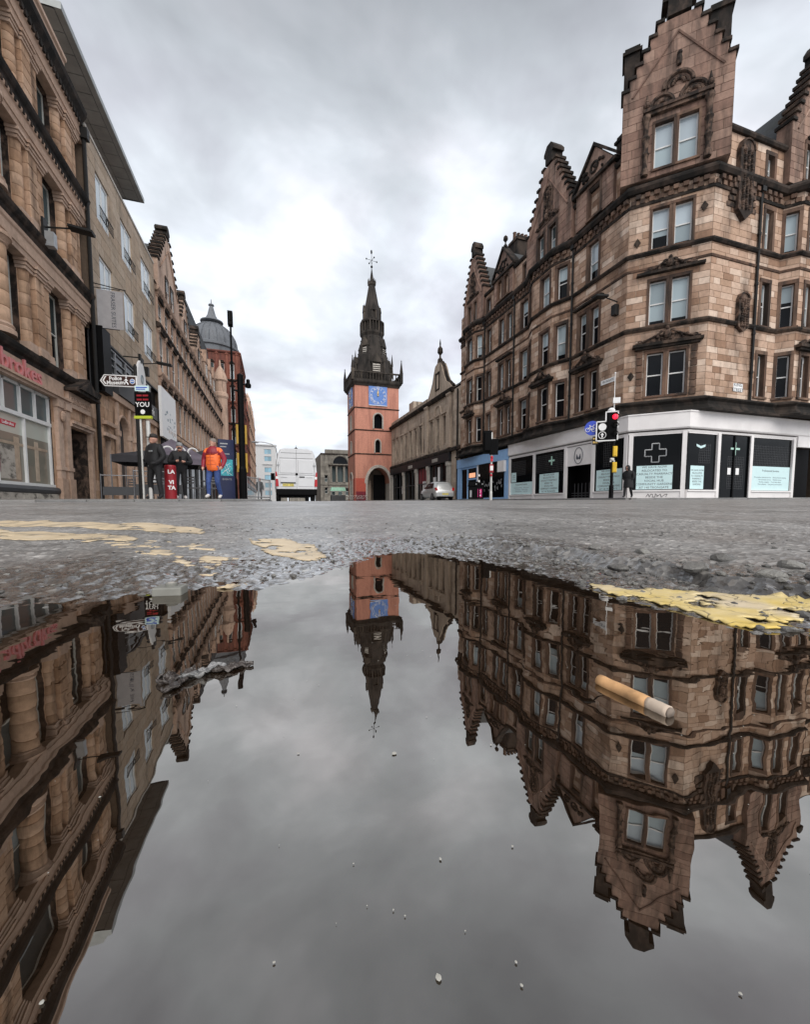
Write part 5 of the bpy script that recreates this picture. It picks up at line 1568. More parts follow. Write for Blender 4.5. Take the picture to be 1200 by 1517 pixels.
for i in range(4):
    a, b = Vector(RP[i] + (19.65,)), Vector(RP[(i + 1) % 4] + (19.65,))
    n = 17
    for k in range(1, n):
        obj('baluster', bal, TW, a.lerp(b, k / n) - t0)
    pc = MB(); pc.box(a.x - .22, a.x + .22, a.y - .22, a.y + .22, 19.4, 21.1).lathe([(.24, 21.1), (.26, 21.3), (.02, 23.1)], (a.x, a.y, 0), 6).ball((a.x, a.y, 22.9), .1, 6, 4)
    part('pinnacle', pc, 'steeple_stone', TW)
# octagonal spire in two stages
cx_, cy_ = (X0 + X1) / 2, (Y0 + Y1) / 2
sp = MB()
o8 = dict(c=(cx_, cy_, 0), n=8, ph=pi / 8)
sp.lathe([(3.3, 19.3), (3.3, 20.8), (3.1, 21.6), (1.75, 27.4)], **o8)
sp.lathe([(1.5, 29.5), (1.22, 32.0), (.5, 35.7)], **o8)
sp.lathe([(.4, 35.9), (.05, 38.3)], **o8)
SP = part('spire', sp, 'steeple_stone', TW)
rg = MB()
rg.lathe([(1.75, 27.3), (2.0, 27.7), (2.05, 28.0), (1.75, 28.05)], **o8)
rg.lathe([(1.75, 29.45), (2.0, 29.5), (2.0, 29.75), (1.45, 29.8)], **o8)
rg.lathe([(1.58, 28.0), (1.58, 29.5)], **o8)
rc_ = MB(); rc_.lathe([(.5, 35.5), (.68, 35.7), (.68, 36.0), (.4, 36.05)], **o8)
for k in range(8):
    a = pi / 8 + 2 * pi * k / 8
    rg.tube((cx_ + 1.92 * cos(a), cy_ + 1.92 * sin(a), 28), (cx_ + 1.92 * cos(a), cy_ + 1.92 * sin(a), 29.5), .12, .12, 6)
    for f_ in (.33, .67):
        a2 = a + 2 * pi / 8
        x = cx_ + 1.9 * (cos(a) * (1 - f_) + cos(a2) * f_); y = cy_ + 1.9 * (sin(a) * (1 - f_) + sin(a2) * f_)
        rg.tube((x, y, 28), (x, y, 29.5), .08, .08, 5)
    rc_.lathe([(.1, 36), (.12, 36.1), (.02, 36.7)], (cx_ + .6 * cos(a), cy_ + .6 * sin(a), 0), 5)
part('spire_gallery', rg, 'steeple_stone', SP)
part('spire_crown', rc_, 'steeple_stone', SP)
lm = UNIT.mesh('louvre', 'stone_white')
for k in range(8):
    a = 2 * pi * k / 8 - pi / 2
    for (rz_, r_, z0, h, w, nl) in ((0, 2.92, 20.9, 2.5, 1.3, 4) if k % 2 == 0 else (0, 2.2, 23.9, 2.3, .85, 4), (0, 1.34, 30.0, 1.9, .5, 2)):
        if h == 1.9 and k % 2: continue
        # gabled dormer standing on the face
        M = Matrix.Translation((cx_, cy_, 0)) @ Matrix.Rotation(a + pi / 2, 4, 'Z') @ Matrix.Translation((0, -r_, 0))
        d_ = MB(M)
        d_.box(-w / 2 - .16, -w / 2, -.12, 1.2, z0, z0 + h * .7).box(w / 2, w / 2 + .16, -.12, 1.2, z0, z0 + h * .7)
        d_.prism([(-w / 2 - .25, z0 + h * .68), (w / 2 + .25, z0 + h * .68), (0, z0 + h * 1.25)], -.16, 1.3)
        d_.box(-w / 2, w / 2, .1, 1.2, z0, z0 + h * .7)
        d_.tube((0, .1, z0 + h * 1.2), (0, .1, z0 + h * 1.42), .07, .02, 5)
        LU = part('lucarne', d_, 'steeple_stone', SP)
        if h != 1.9:
            lv = MB(M)
            for i in range(nl):
                z = z0 + .25 + (h * .62 - .3) * i / nl
                lv.add([(-w / 2 + .05, -.1, z), (w / 2 - .05, -.1, z), (w / 2 - .05, .1, z + .2), (-w / 2 + .05, .1, z + .2), (-w / 2 + .05, -.1, z + .09), (w / 2 - .05, -.1, z + .09), (w / 2 - .05, .1, z + .29), (-w / 2 + .05, .1, z + .29)], [(0, 1, 5, 4), (4, 5, 6, 7), (1, 2, 6, 5), (0, 4, 7, 3)])
            part('louvres', lv, 'stone_white', SP)
cr_ = MB()
for k in range(8):
    a = pi / 8 + 2 * pi * k / 8
    cr_.lathe([(.16, 20.8), (.2, 21.2), (.14, 22.6), (.2, 22.8), (.02, 24.6)], (cx_ + 3.3 * cos(a), cy_ + 3.3 * sin(a), 0), 6)
    part('corner_pinnacle', cr_, 'steeple_stone', SP); cr_ = MB()
    for z in np.arange(22, 27, .7):
        r_ = 3.1 - (z - 21.6) / 5.8 * 1.35
        cr_.ball((cx_ + r_ * cos(a), cy_ + r_ * sin(a), z), .11, 5, 4)
    part('crocket', cr_, 'steeple_stone', SP, kind='stuff'); cr_ = MB()
vn = MB()
vn.tube((cx_, cy_, 38.1), (cx_, cy_, 41.1), .05, .03, 6).ball((cx_, cy_, 38.6), .2, 8, 5).ball((cx_, cy_, 39.2), .1, 6, 4)
for dx, dy in ((.9, .2), (-.9, -.2), (-.2, .9), (.2, -.9)):
    vn.tube((cx_, cy_, 39.6), (cx_ + dx, cy_ + dy, 39.6), .03, .03, 5).ball((cx_ + dx, cy_ + dy, 39.6), .13, 6, 4)
vn.ball((cx_ - .02, cy_, 40.9), .16, 6, 4, sz=2.2)
part('weather_vane', vn, 'iron', TW)

F.finish(0)
# ------------------------------------------------------------------ theatre hall between tower and tenement
TH = thing('theatre_hall', 'low buff theatre building with a curved gable and black shopfronts beside the clock tower', 'building', (18.5, 51, 0.4))
F = Facade(TH, 'theatre_stone', 'theatre_stone', 'theatre_stone')
TA, TB = (18.5, 63.98), (18.5, 38.45)
MT, LT = frame2(TA, TB)
tu_ = lambda y: 63.98 - y
ops = []
for i in range(7):
    yc = 62.3 - i * 2.05
    ops += [(tu_(yc + .42), tu_(yc - .42), 6.7, 9.9, .4)]
for yc in (46.3, 44.4, 42.5): ops.append((tu_(yc + .5), tu_(yc - .5), 6.9, 10.0, .4))
F.facet(TA, TB, 5.9, 12.2, ops, course=.5, w0=.7, w1=1.3, gap=.014)
for o in ops:
    wn = window(TH, MT, o[0], o[1], o[2], o[3], .3, 'single', ('dark_glass',), 'charcoal')
    F.trim.at(MT).box(o[0] - .22, o[0] - .04, -.12, .02, 6.5, 10.2).box(o[1] + .04, o[1] + .22, -.12, .02, 6.5, 10.2).box(o[0] - .28, o[1] + .28, -.2, .02, 10.2, 10.4)
F.trim.ring((tu_(44.4), -.06, 10.45), 1.0, .12, 'y', 14, 5, 0, pi)
pilaster(F.trim, MT, tu_(47.7), .8, 6.2, 12.0, .3); pilaster(F.trim, MT, tu_(40.9), .8, 6.2, 12.0, .3)
F.sooty.at(None).sweep([TA, TB], [(-.02, 5.75), (.3, 5.75), (.35, 6.0), (.1, 6.2), (-.02, 6.2)])
F.sooty.sweep([TA, (18.5, 40)], [(-.02, 12.0), (.25, 12.0), (.4, 12.2), (.45, 12.4), (.1, 12.5), (-.02, 12.5)])
F.trim.sweep([TA, (18.5, 40)], [(-.02, 11.3), (.08, 11.3), (.12, 11.45), (-.02, 11.5)])
F.trim.at(MT).box(0, tu_(47.9), 0, .5, 12.4, 13.1)
gy = [(tu_(47.4), 12.4), (tu_(40.6), 12.4), (tu_(40.6), 12.7), (tu_(41.2), 13.2), (tu_(42.0), 13.6), (tu_(42.6), 14.4), (tu_(43.1), 15.4), (tu_(43.6), 16.1), (tu_(44.4), 16.3), (tu_(45.2), 16.1), (tu_(45.6), 15.4), (tu_(46.1), 14.4), (tu_(46.8), 13.6), (tu_(47.4), 13.0)]
gm = MB(MT); gm.prism(gy, -.1, .6)
part('curved_gable', gm, 'theatre_stone', TH)
gd = MB(MT)
for a, b in zip(gy[2:], gy[3:]): gd.tube((a[0], .2, a[1]), (b[0], .2, b[1]), .22, .22, 6)
gd.lathe([(.35, 16.3), (.3, 16.7), (.12, 16.9), (.1, 17.2), (.34, 17.5), (.3, 17.9), (.08, 18.2), (.1, 18.5), (.02, 19.0)], (tu_(44.4), .2, 0), 8)
gd.box(tu_(45.0), tu_(43.8), -.18, .02, 13.2, 13.35).box(tu_(45.0), tu_(43.8), -.18, .02, 15.0, 15.2).box(tu_(45.0), tu_(44.8), -.16, .02, 13.2, 15.1).box(tu_(44.0), tu_(43.8), -.16, .02, 13.2, 15.1)
part('gable_coping', gd, 'sooty_stone', TH)
rf = MB(); rf.add([(18.5, 63.98, 12.4), (18.5, 38.45, 12.4), (23, 38.45, 15.6), (23, 63.98, 15.6), (29, 38.45, 12.4), (29, 63.98, 12.4)], [(0, 1, 2, 3), (3, 2, 4, 5), (1, 4, 2), (0, 3, 5)])
part('slate_roof', rf, 'slate', TH)
sf = MB(MT); sf.box(0, tu_(40.6), -.3, .02, 4.75, 5.7)
SFT = part('fascia', sf, 'black_fascia', TH)
for i, y in enumerate((63.4, 57.2, 51.6, 47.3, 41.2)):
    p_ = MB(MT); u = tu_(y)
    p_.box(u - .32, u + .32, -.22, .1, 0, 4.75).box(u - .4, u + .4, -.28, .1, 4.3, 4.75).box(u - .4, u + .4, -.28, .1, 0, .7)
    part('pier', p_, 'stone_white', TH)
for a, b in ((63.0, 57.6), (56.8, 52.0), (51.2, 47.7), (46.9, 41.6)):
    s_ = MB(MT); u0, u1 = tu_(a), tu_(b)
    for k in range(4): s_.box(u0 + (u1 - u0) * k / 3 - .05, u0 + (u1 - u0) * k / 3 + .05, -.02, .12, .4, 4.7)
    s_.box(u0, u1, -.02, .12, 2.6, 2.72).box(u0, u1, -.04, .12, .3, .75)
    W_ = part('shopfront', s_, 'charcoal', TH)
    part('pane', MB(MT).box(u0, u1, .06, .08, .75, 4.75), 'shop_glass', W_)
nt_ = MB(MT)
for y, z, w, h in ((45.9, 2.3, .9, 1.0), (44.5, 2.4, .6, 2.0), (49.5, 1.4, 1.1, 1.6), (58.5, 1.6, .7, 1.2)): nt_.box(tu_(y), tu_(y) + w, .02, .05, z, z + h)
part('window_notice', nt_, 'white_print', TH)
rb_ = MB(MT); rb_.box(tu_(51.0), tu_(48), .03, .055, 2.75, 4.6)
part('red_blind', rb_, 'maroon_board', TH)
for y in (53.6, 44.6):
    s_ = MB(MT)
    for k in range(6): s_.box(tu_(y) - .9 + k * .3, tu_(y) - .72 + k * .3, -.32, -.29, 5.0, 5.4)
    part('fascia_lettering', s_, 'stone_white', TH)
F.facet((18.5, 63.98), (18.5, 38.45), 0, .3, (), stones=False)
ef = Facade(TH, 'theatre_stone', 'theatre_stone', 'theatre_stone')
ef.facet((18.5, 40.6), (18.5, 38.45), 0, 5.75, (), course=.5, gap=.014)
ef.finish(0)
dp = MB(); dp.tube((18.4, 39.0, .2), (18.4, 39.0, 12), .08, .08, 8)
part('downpipe', dp, 'iron', TH)
bk = MB(); bk.quad((29, 63.98, 0), (29, 38.45, 0), (29, 38.45, 12.4), (29, 63.98, 12.4)).quad((19.7, 63.98, 0), (29, 63.98, 0), (29, 63.98, 12.4), (19.7, 63.98, 12.4))
part('back_wall', bk, 'dark_mortar', TH)
chm = MB(); chm.box(21, 22.5, 60.5, 62.5, 12, 16)
part('chimney', chm, 'theatre_stone', TH)
F.finish(120)

# ------------------------------------------------------------------ beyond the cross
CB = thing('civic_building', 'distant grey classical building with a big round arch over columns, beside the tower', 'building', (19, 132, 1.0))
F = Facade(CB, 'grey_civic_stone', 'grey_civic_stone', 'grey_civic_stone')
CA, CE = (14.6, 132), (34, 132)
MC, LC = frame2(CA, CE)
ops = [(1.3, 2.2, 3.5, 5.5, .5), (1.3, 2.2, 7.2, 9.4, .5), (3.0, 9.6, 7.2, 12.3, 1.6), (3.4, 4.6, 3.0, 5.4, .5), (5.6, 6.9, 3.0, 5.4, .5), (8.0, 9.2, 3.0, 5.4, .5), (11, 12, 3.5, 5.5, .5), (11, 12, 7.2, 9.4, .5), (14, 15, 7.2, 9.4, .5)]
F.facet(CA, CE, 0, 16.2, ops, course=.8, w0=1, w1=2)
for o in ops:
    if o[4] < 1: window(CB, MC, o[0], o[1], o[2], o[3], .4, 'sash', ('grey_glass', 'dark_glass'))
q_ = MB(MC); q_.box(3.0, 9.6, 1.55, 1.6, 7.2, 12.3)
part('recess_glazing', q_, 'grey_glass', CB)
for u in (3.3, 5.1, 7.5, 9.3): part('column', MB(MC).lathe([(.42, 7.2), (.36, 7.6), (.32, 11.7), (.45, 12.2)], (u, .1, 0), 10), 'grey_civic_stone', CB)
F.sooty.at(MC).box(2.6, 10.0, -.5, .1, 12.3, 12.7).box(0, LC, -.3, .05, 15.9, 16.3)
F.trim.at(MC).box(2.4, 10.2, -.2, .05, 12.7, 13).ring((6.3, -.1, 13), 2.7, .35, 'y', 18, 6, 0, pi).box(1.5, 11, -.2, 1, 16.3, 17.5).box(0, LC, -.25, .05, 6.2, 6.6)
q_ = MB(MC)
q_.prism([(6.3 + 2.5 * cos(a), 13 + 2.5 * sin(a)) for a in np.linspace(0, pi, 14)], -.03, .02)
part('lunette', q_, 'dark_glass', CB)
q_ = MB(); q_.quad((14.6, 132, 0), (14.6, 132, 16.2), (14.6, 150, 16.2), (14.6, 150, 0)).quad((14.6, 132, 16.19), (34, 132, 16.19), (34, 150, 16.19), (14.6, 150, 16.19)).quad((14.6, 150, 0), (14.6, 150, 16), (34, 150, 16), (34, 150, 0)).quad((34, 132, 0), (34, 150, 0), (34, 150, 16), (34, 132, 16))
part('back_wall', q_, 'grey_civic_stone', CB)
F.finish(0)
plain('office_render', (0.5, 0.5, 0.5), .7)
glass('office_glass', (0.2, 0.36, 0.45), ior=1.7)
OB = thing('office_block', 'pale modern office block with bands of blue glazing at the end of the street', 'building', (-2, 210, 1.5))
F = Facade(OB, 'office_render', 'office_render', 'office_render')
OA, OE = (-13, 210), (1.9, 210)
MO, LO = frame2(OA, OE)
ops = [(9.4, 12.6, z, z + 2.3, .3) for z in (4.5, 8.2, 12.0, 15.6, 21.0, 24.4)]
F.facet(OA, OE, 0, 28.5, ops, stones=False)
for o in ops: window(OB, MO, o[0], o[1], o[2], o[3], .2, 'casement2', ('office_glass', 'office_glass'), 'grey_metal')
F.trim.at(MO).box(0, LO + .3, -.6, 2, 28.4, 29).box(8.5, 13, -.5, .05, 19.3, 19.7)
q_ = MB(); q_.quad((1.9, 210, 0), (1.9, 230, 0), (1.9, 230, 28.5), (1.9, 210, 28.5)).quad((-13, 210, 28.4), (1.9, 210, 28.4), (1.9, 230, 28.4), (-13, 230, 28.4)).quad((-13, 230, 0), (-13, 230, 28), (1.9, 230, 28), (1.9, 230, 0))
part('back_wall', q_, 'office_render', OB)
F.finish(0)
for x0, x1, y, h, lb in ((8, 17, 215, 8.5, 'low grey block on the skyline between the van and the civic building'), (1.0, 8.5, 260, 10, 'far low grey warehouse hidden mostly by the white van')):
    q_ = MB(); q_.box(x0, x1, y, y + 15, 0, h).box(x0 - .3, x1 + .3, y - .3, y + 15.3, h, h + .5)
    T = thing('distant_building', lb, 'building', ((x0 + x1) / 2, y, 1.8))
    part('wall', q_, 'grey_civic_stone', T)
    g_ = MB()
    for i in range(4): g_.box(x0 + .8 + i * (x1 - x0) / 4, x0 + .8 + i * (x1 - x0) / 4 + 1, y - .05, y + .1, 4, 6)
    part('window', g_, 'grey_glass', T)
# ------------------------------------------------------------------ street things
import bmesh
plain('van_white', (0.62, 0.63, 0.65), .3, var=.03, spec=.5)
plain('car_silver', (0.5, 0.51, 0.51), .28, .5, var=.05)
plain('tyre', (0.02, 0.02, 0.02), .8)
plain('tail_red', (0.4, 0.01, 0.015), .15)
plain('plate_yellow', (0.7, 0.58, 0.12), .4)
plain('yellow_dull', (0.4, 0.24, 0.03), .6)
plain('skin', (0.5, 0.27, 0.2), .5, var=.08)
plain('dark_jacket', (0.008, 0.008, 0.01), .75, var=.3, bmp=.3)
plain('dark_trousers', (0.009, 0.009, 0.011), .8, var=.3)
plain('orange_puffer', (0.85, 0.16, 0.03), .5, var=.1)
plain('burgundy_cloth', (0.25, 0.012, 0.03), .55, var=.2)
plain('denim', (0.035, 0.07, 0.22), .8, var=.3, vscale=14)
plain('white_shoe', (0.6, 0.57, 0.55), .6)
plain('grey_hair', (0.22, 0.19, 0.17), .8)
plain('dark_hair', (0.02, 0.016, 0.014), .7)
plain('grey_knit', (0.24, 0.25, 0.26), .9, bmp=.4)
plain('barrel_red', (0.3, 0.01, 0.018), .45, var=.1)
plain('canopy_black', (0.022, 0.021, 0.026), .7, var=.2)
plain('canopy_purple', (0.12, 0.1, 0.13), .7, var=.2)
plain('totem_navy', (0.008, 0.014, 0.06), .35)
plain('map_teal', (0.05, 0.35, 0.42), .4, var=.5, vscale=7)
plain('chair_metal', (0.16, 0.16, 0.17), .4, .6)
plain('mint_paint', (0.4, 0.72, 0.55), .4)
plain('paper_filter', (0.52, 0.3, 0.14), .8, var=.35, vscale=130)
plain('paper_white', (0.55, 0.45, 0.36), .7, var=.1, vscale=150)
plain('ash', (0.22, 0.18, 0.15), .9)
plain('pale_plastic', (0.2, 0.2, 0.18), .5, var=.15, vscale=60)
plain('wet_leaf', (0.06, 0.05, 0.045), .22, var=.6, vscale=60, bmp=.5, bscale=160)
plain('foil_leaf', (0.3, 0.3, 0.3), .15, var=.6, vscale=60, bmp=.6, bscale=200)
plain('speck', (0.42, 0.41, 0.37), .8)
stone('pebble_stone', [(0.1, 0.097, 0.092), (0.16, 0.155, 0.147), (0.22, 0.215, 0.2), (0.13, 0.126, 0.12)], soot_amt=.4, rough=.35)

def gz(x, y, pave=0.0): return ground_z(x, y) + pave
# white van, seen from behind
vx, vy = 1.12, 20.6
V = thing('white_van', 'white panel van seen from behind in the middle of the road', 'van', (vx, vy, gz(vx, vy)))
sec = [(.86, .42), (.97, .5), (1.0, .8), (.995, 1.35), (.955, 1.9), (.87, 2.3), (.76, 2.5), (.55, 2.56)]
def loft(mb, stations, mi=0):
    """stations: list of (y, [(x, z) half section, bottom to top])"""
    vs = []; m = None
    for y, s_ in stations:
        ring = [(x, y, z) for x, z in s_] + [(-x, y, z) for x, z in s_[::-1]]
        m = len(ring); vs += ring
    fs = []
    for i in range(len(stations) - 1):
        for j in range(m):
            l = (j + 1) % m
            fs.append((i * m + j, i * m + l, (i + 1) * m + l, (i + 1) * m + j))
    fs.append(tuple(range(m - 1, -1, -1))); n = len(stations)
    fs.append(tuple(range((n - 1) * m, n * m)))
    mb.add(vs, fs, mi)
def sc_sec(s_, kx, kz, z0=.42): return [(x * kx, z0 + (z - z0) * kz) for x, z in s_]
b_ = MB(); loft(b_, [(0, sc_sec(sec, .96, .985)), (.05, sc_sec(sec, .99, .998)), (.15, sec), (3.9, sec), (4.6, sc_sec(sec, .96, .88)), (5.2, sc_sec(sec, .92, .5)), (5.8, sc_sec(sec, .8, .4))])
part('body', b_, 'van_white', V, world=False, smooth=False)
q_ = MB(); q_.box(-.004, .004, -.012, .01, .62, 2.5)
for z in (2.08, 2.33): q_.box(-.8 if z < 2.2 else -.72, .8 if z < 2.2 else .72, -.01, .01, z, z + .012)
for sg in (-1, 1): q_.add([(sg * .9, -.008, .62), (sg * .9 - .012, -.008, .62), (sg * .84 - .012, -.006, 1.9), (sg * .84, -.006, 1.9)], [(0, 1, 2, 3)])
q_.box(-.88, .88, -.01, .01, 1.28, 1.29)
part('door_seam', q_, 'charcoal', V, world=False)
pn = MB()
for sg in (-1, 1): pn.block(sg * .43 - .36, sg * .43 + .36, -.02, .02, 1.36, 2.02, .018).block(sg * .43 - .36, sg * .43 + .36, -.016, .02, .72, 1.22, .014)
part('rear_door', pn, 'van_white', V, world=False)
for sg in (-1, 1):
    l_ = MB(); l_.prism([(sg * .84, .72), (sg * .985, .72), (sg * .985, 1.42), (sg * .93, 1.42), (sg * .86, 1.0)][::sg], -.03, .2)
    part('tail_light', l_, 'tail_red', V, world=False)
    l_ = MB(); l_.box(min(sg * .87, sg * .97), max(sg * .87, sg * .97), -.035, .0, 1.08, 1.2)
    part('indicator', l_, 'white_print', V, world=False)
    h_ = MB(); h_.box(min(sg * .8, sg * .9), max(sg * .8, sg * .9), -.04, .0, 1.72, 1.78).box(min(sg * .45, sg * .75), max(sg * .45, sg * .75), -.03, 0, 1.15, 1.17)
    part('hinge', h_, 'grey_metal', V, world=False)
    m_ = MB(); m_.box(min(sg * 1.0, sg * 1.22), max(sg * 1.0, sg * 1.22), 4.2, 4.32, 1.25, 1.65)
    part('wing_mirror', m_, 'black_paint', V, world=False)
    for y in (.95, 4.7):
        w_ = MB(); w_.at(Matrix.Translation((sg * .84, y, .34)) @ Matrix.Rotation(pi / 2, 4, 'Y')).lathe([(.2, -.11), (.33, -.1), (.345, 0), (.33, .1), (.2, .11)], n=18)
        part('wheel', w_, 'tyre', V, world=False)
u_ = MB(); u_.block(-.96, .96, -.06, .3, .3, .6, .03).box(-.86, .86, .2, 4.8, .24, .45)
part('bumper', u_, 'black_paint', V, world=False)
h_ = MB(); h_.ball((0, -.03, 1.32), .06, 10, 6, sy=.3).box(.12, .38, -.035, 0, 1.16, 1.21).box(-.75, -.05, -.04, 0, .87, .92)
part('handle', h_, 'black_paint', V, world=False)
p_ = MB(); p_.box(-.66, -.14, -.035, -.01, .73, .85)
P_ = part('number_plate', p_, 'plate_yellow', V, world=False)
me = text_mesh('WN61 TXG', .1, .001); me.transform(Matrix.Translation((-.4, -.038, .79))); me.materials.append(MATS['ink']); obj('lettering', me, P_)
q_ = MB(); q_.prism([(-.1, 2.55), (.1, 2.55), (.02, 2.62), (-.02, 2.62)], .05, .2); q_.tube((0, .12, 2.6), (0, .12, 2.74), .01, .006, 5)
part('aerial', q_, 'black_paint', V, world=False)

# silver hatchback
cx0, cy0 = 12.95, 29.6
K = thing('silver_hatchback', 'silver hatchback parked at the kerb in front of the theatre shopfronts', 'car', (cx0, cy0, gz(cx0, cy0)))
def cs(w, belt, wr, zr): return [(w * .86, .2), (w, .34), (w * 1.01, .62), (w * .97, belt), (wr, zr - .07), (wr * .72, zr)]
b_ = MB(); loft(b_, [(0, cs(.7, .68, .66, .72)), (.05, cs(.79, .78, .7, .86)), (.14, cs(.82, .9, .7, 1.0)), (.34, cs(.84, .93, .62, 1.34)), (.55, cs(.84, .93, .62, 1.47)), (1.3, cs(.84, .93, .62, 1.52)), (2.0, cs(.84, .92, .61, 1.46)), (2.75, cs(.83, .9, .66, 1.02)), (3.35, cs(.78, .8, .6, .88)), (3.68, cs(.66, .62, .5, .7))])
part('body', b_, 'car_silver', K, world=False, smooth=True)
g_ = MB()
g_.add([(-.6, .16, 1.0), (.6, .16, 1.0), (.53, .36, 1.36), (-.53, .36, 1.36)], [(0, 1, 2, 3)])
part('rear_window', g_, 'grey_glass', K, world=False)
for sg in (-1, 1):
    g_ = MB(); g_.add([(sg * .83, .55, .97), (sg * .83, 2.55, .96), (sg * .64, 1.95, 1.4), (sg * .65, .72, 1.4)], [(0, 1, 2, 3)])
    part('side_window', g_, 'dark_glass', K, world=False)
    l_ = MB(); l_.prism([(sg * .6, .78), (sg * .8, .78), (sg * .8, .98), (sg * .7, 1.02)][::sg], -.0, .3)
    part('tail_light', l_, 'tail_red', K, world=False)
    for y in (.62, 3.05):
        w_ = MB(); w_.at(Matrix.Translation((sg * .77, y, .3)) @ Matrix.Rotation(pi / 2, 4, 'Y')).lathe([(.19, -.1), (.29, -.09), (.3, 0), (.29, .09), (.19, .1)], n=18)
        W_ = part('wheel', w_, 'tyre', K, world=False)
        r_ = MB(); r_.at(Matrix.Translation((sg * .8, y, .3)) @ Matrix.Rotation(pi / 2, 4, 'Y')).lathe([(.18, -.075), (.18, .075)], n=12)
        part('rim', r_, 'chair_metal', W_, world=False)
u_ = MB(); u_.block(-.74, .74, -.05, .2, .3, .6, .03)
part('bumper', u_, 'car_silver', K, world=False)
u_ = MB(); u_.box(-.7, .7, .0, .3, .18, .3)
part('underside', u_, 'black_paint', K, world=False)
p_ = MB(); p_.box(-.26, .26, -.07, -.04, .44, .56)
P_ = part('number_plate', p_, 'plate_yellow', K, world=False)
me = text_mesh('SF07 KVO', .1, .001); me.transform(Matrix.Translation((0, -.073, .5))); me.materials.append(MATS['ink']); obj('lettering', me, P_)

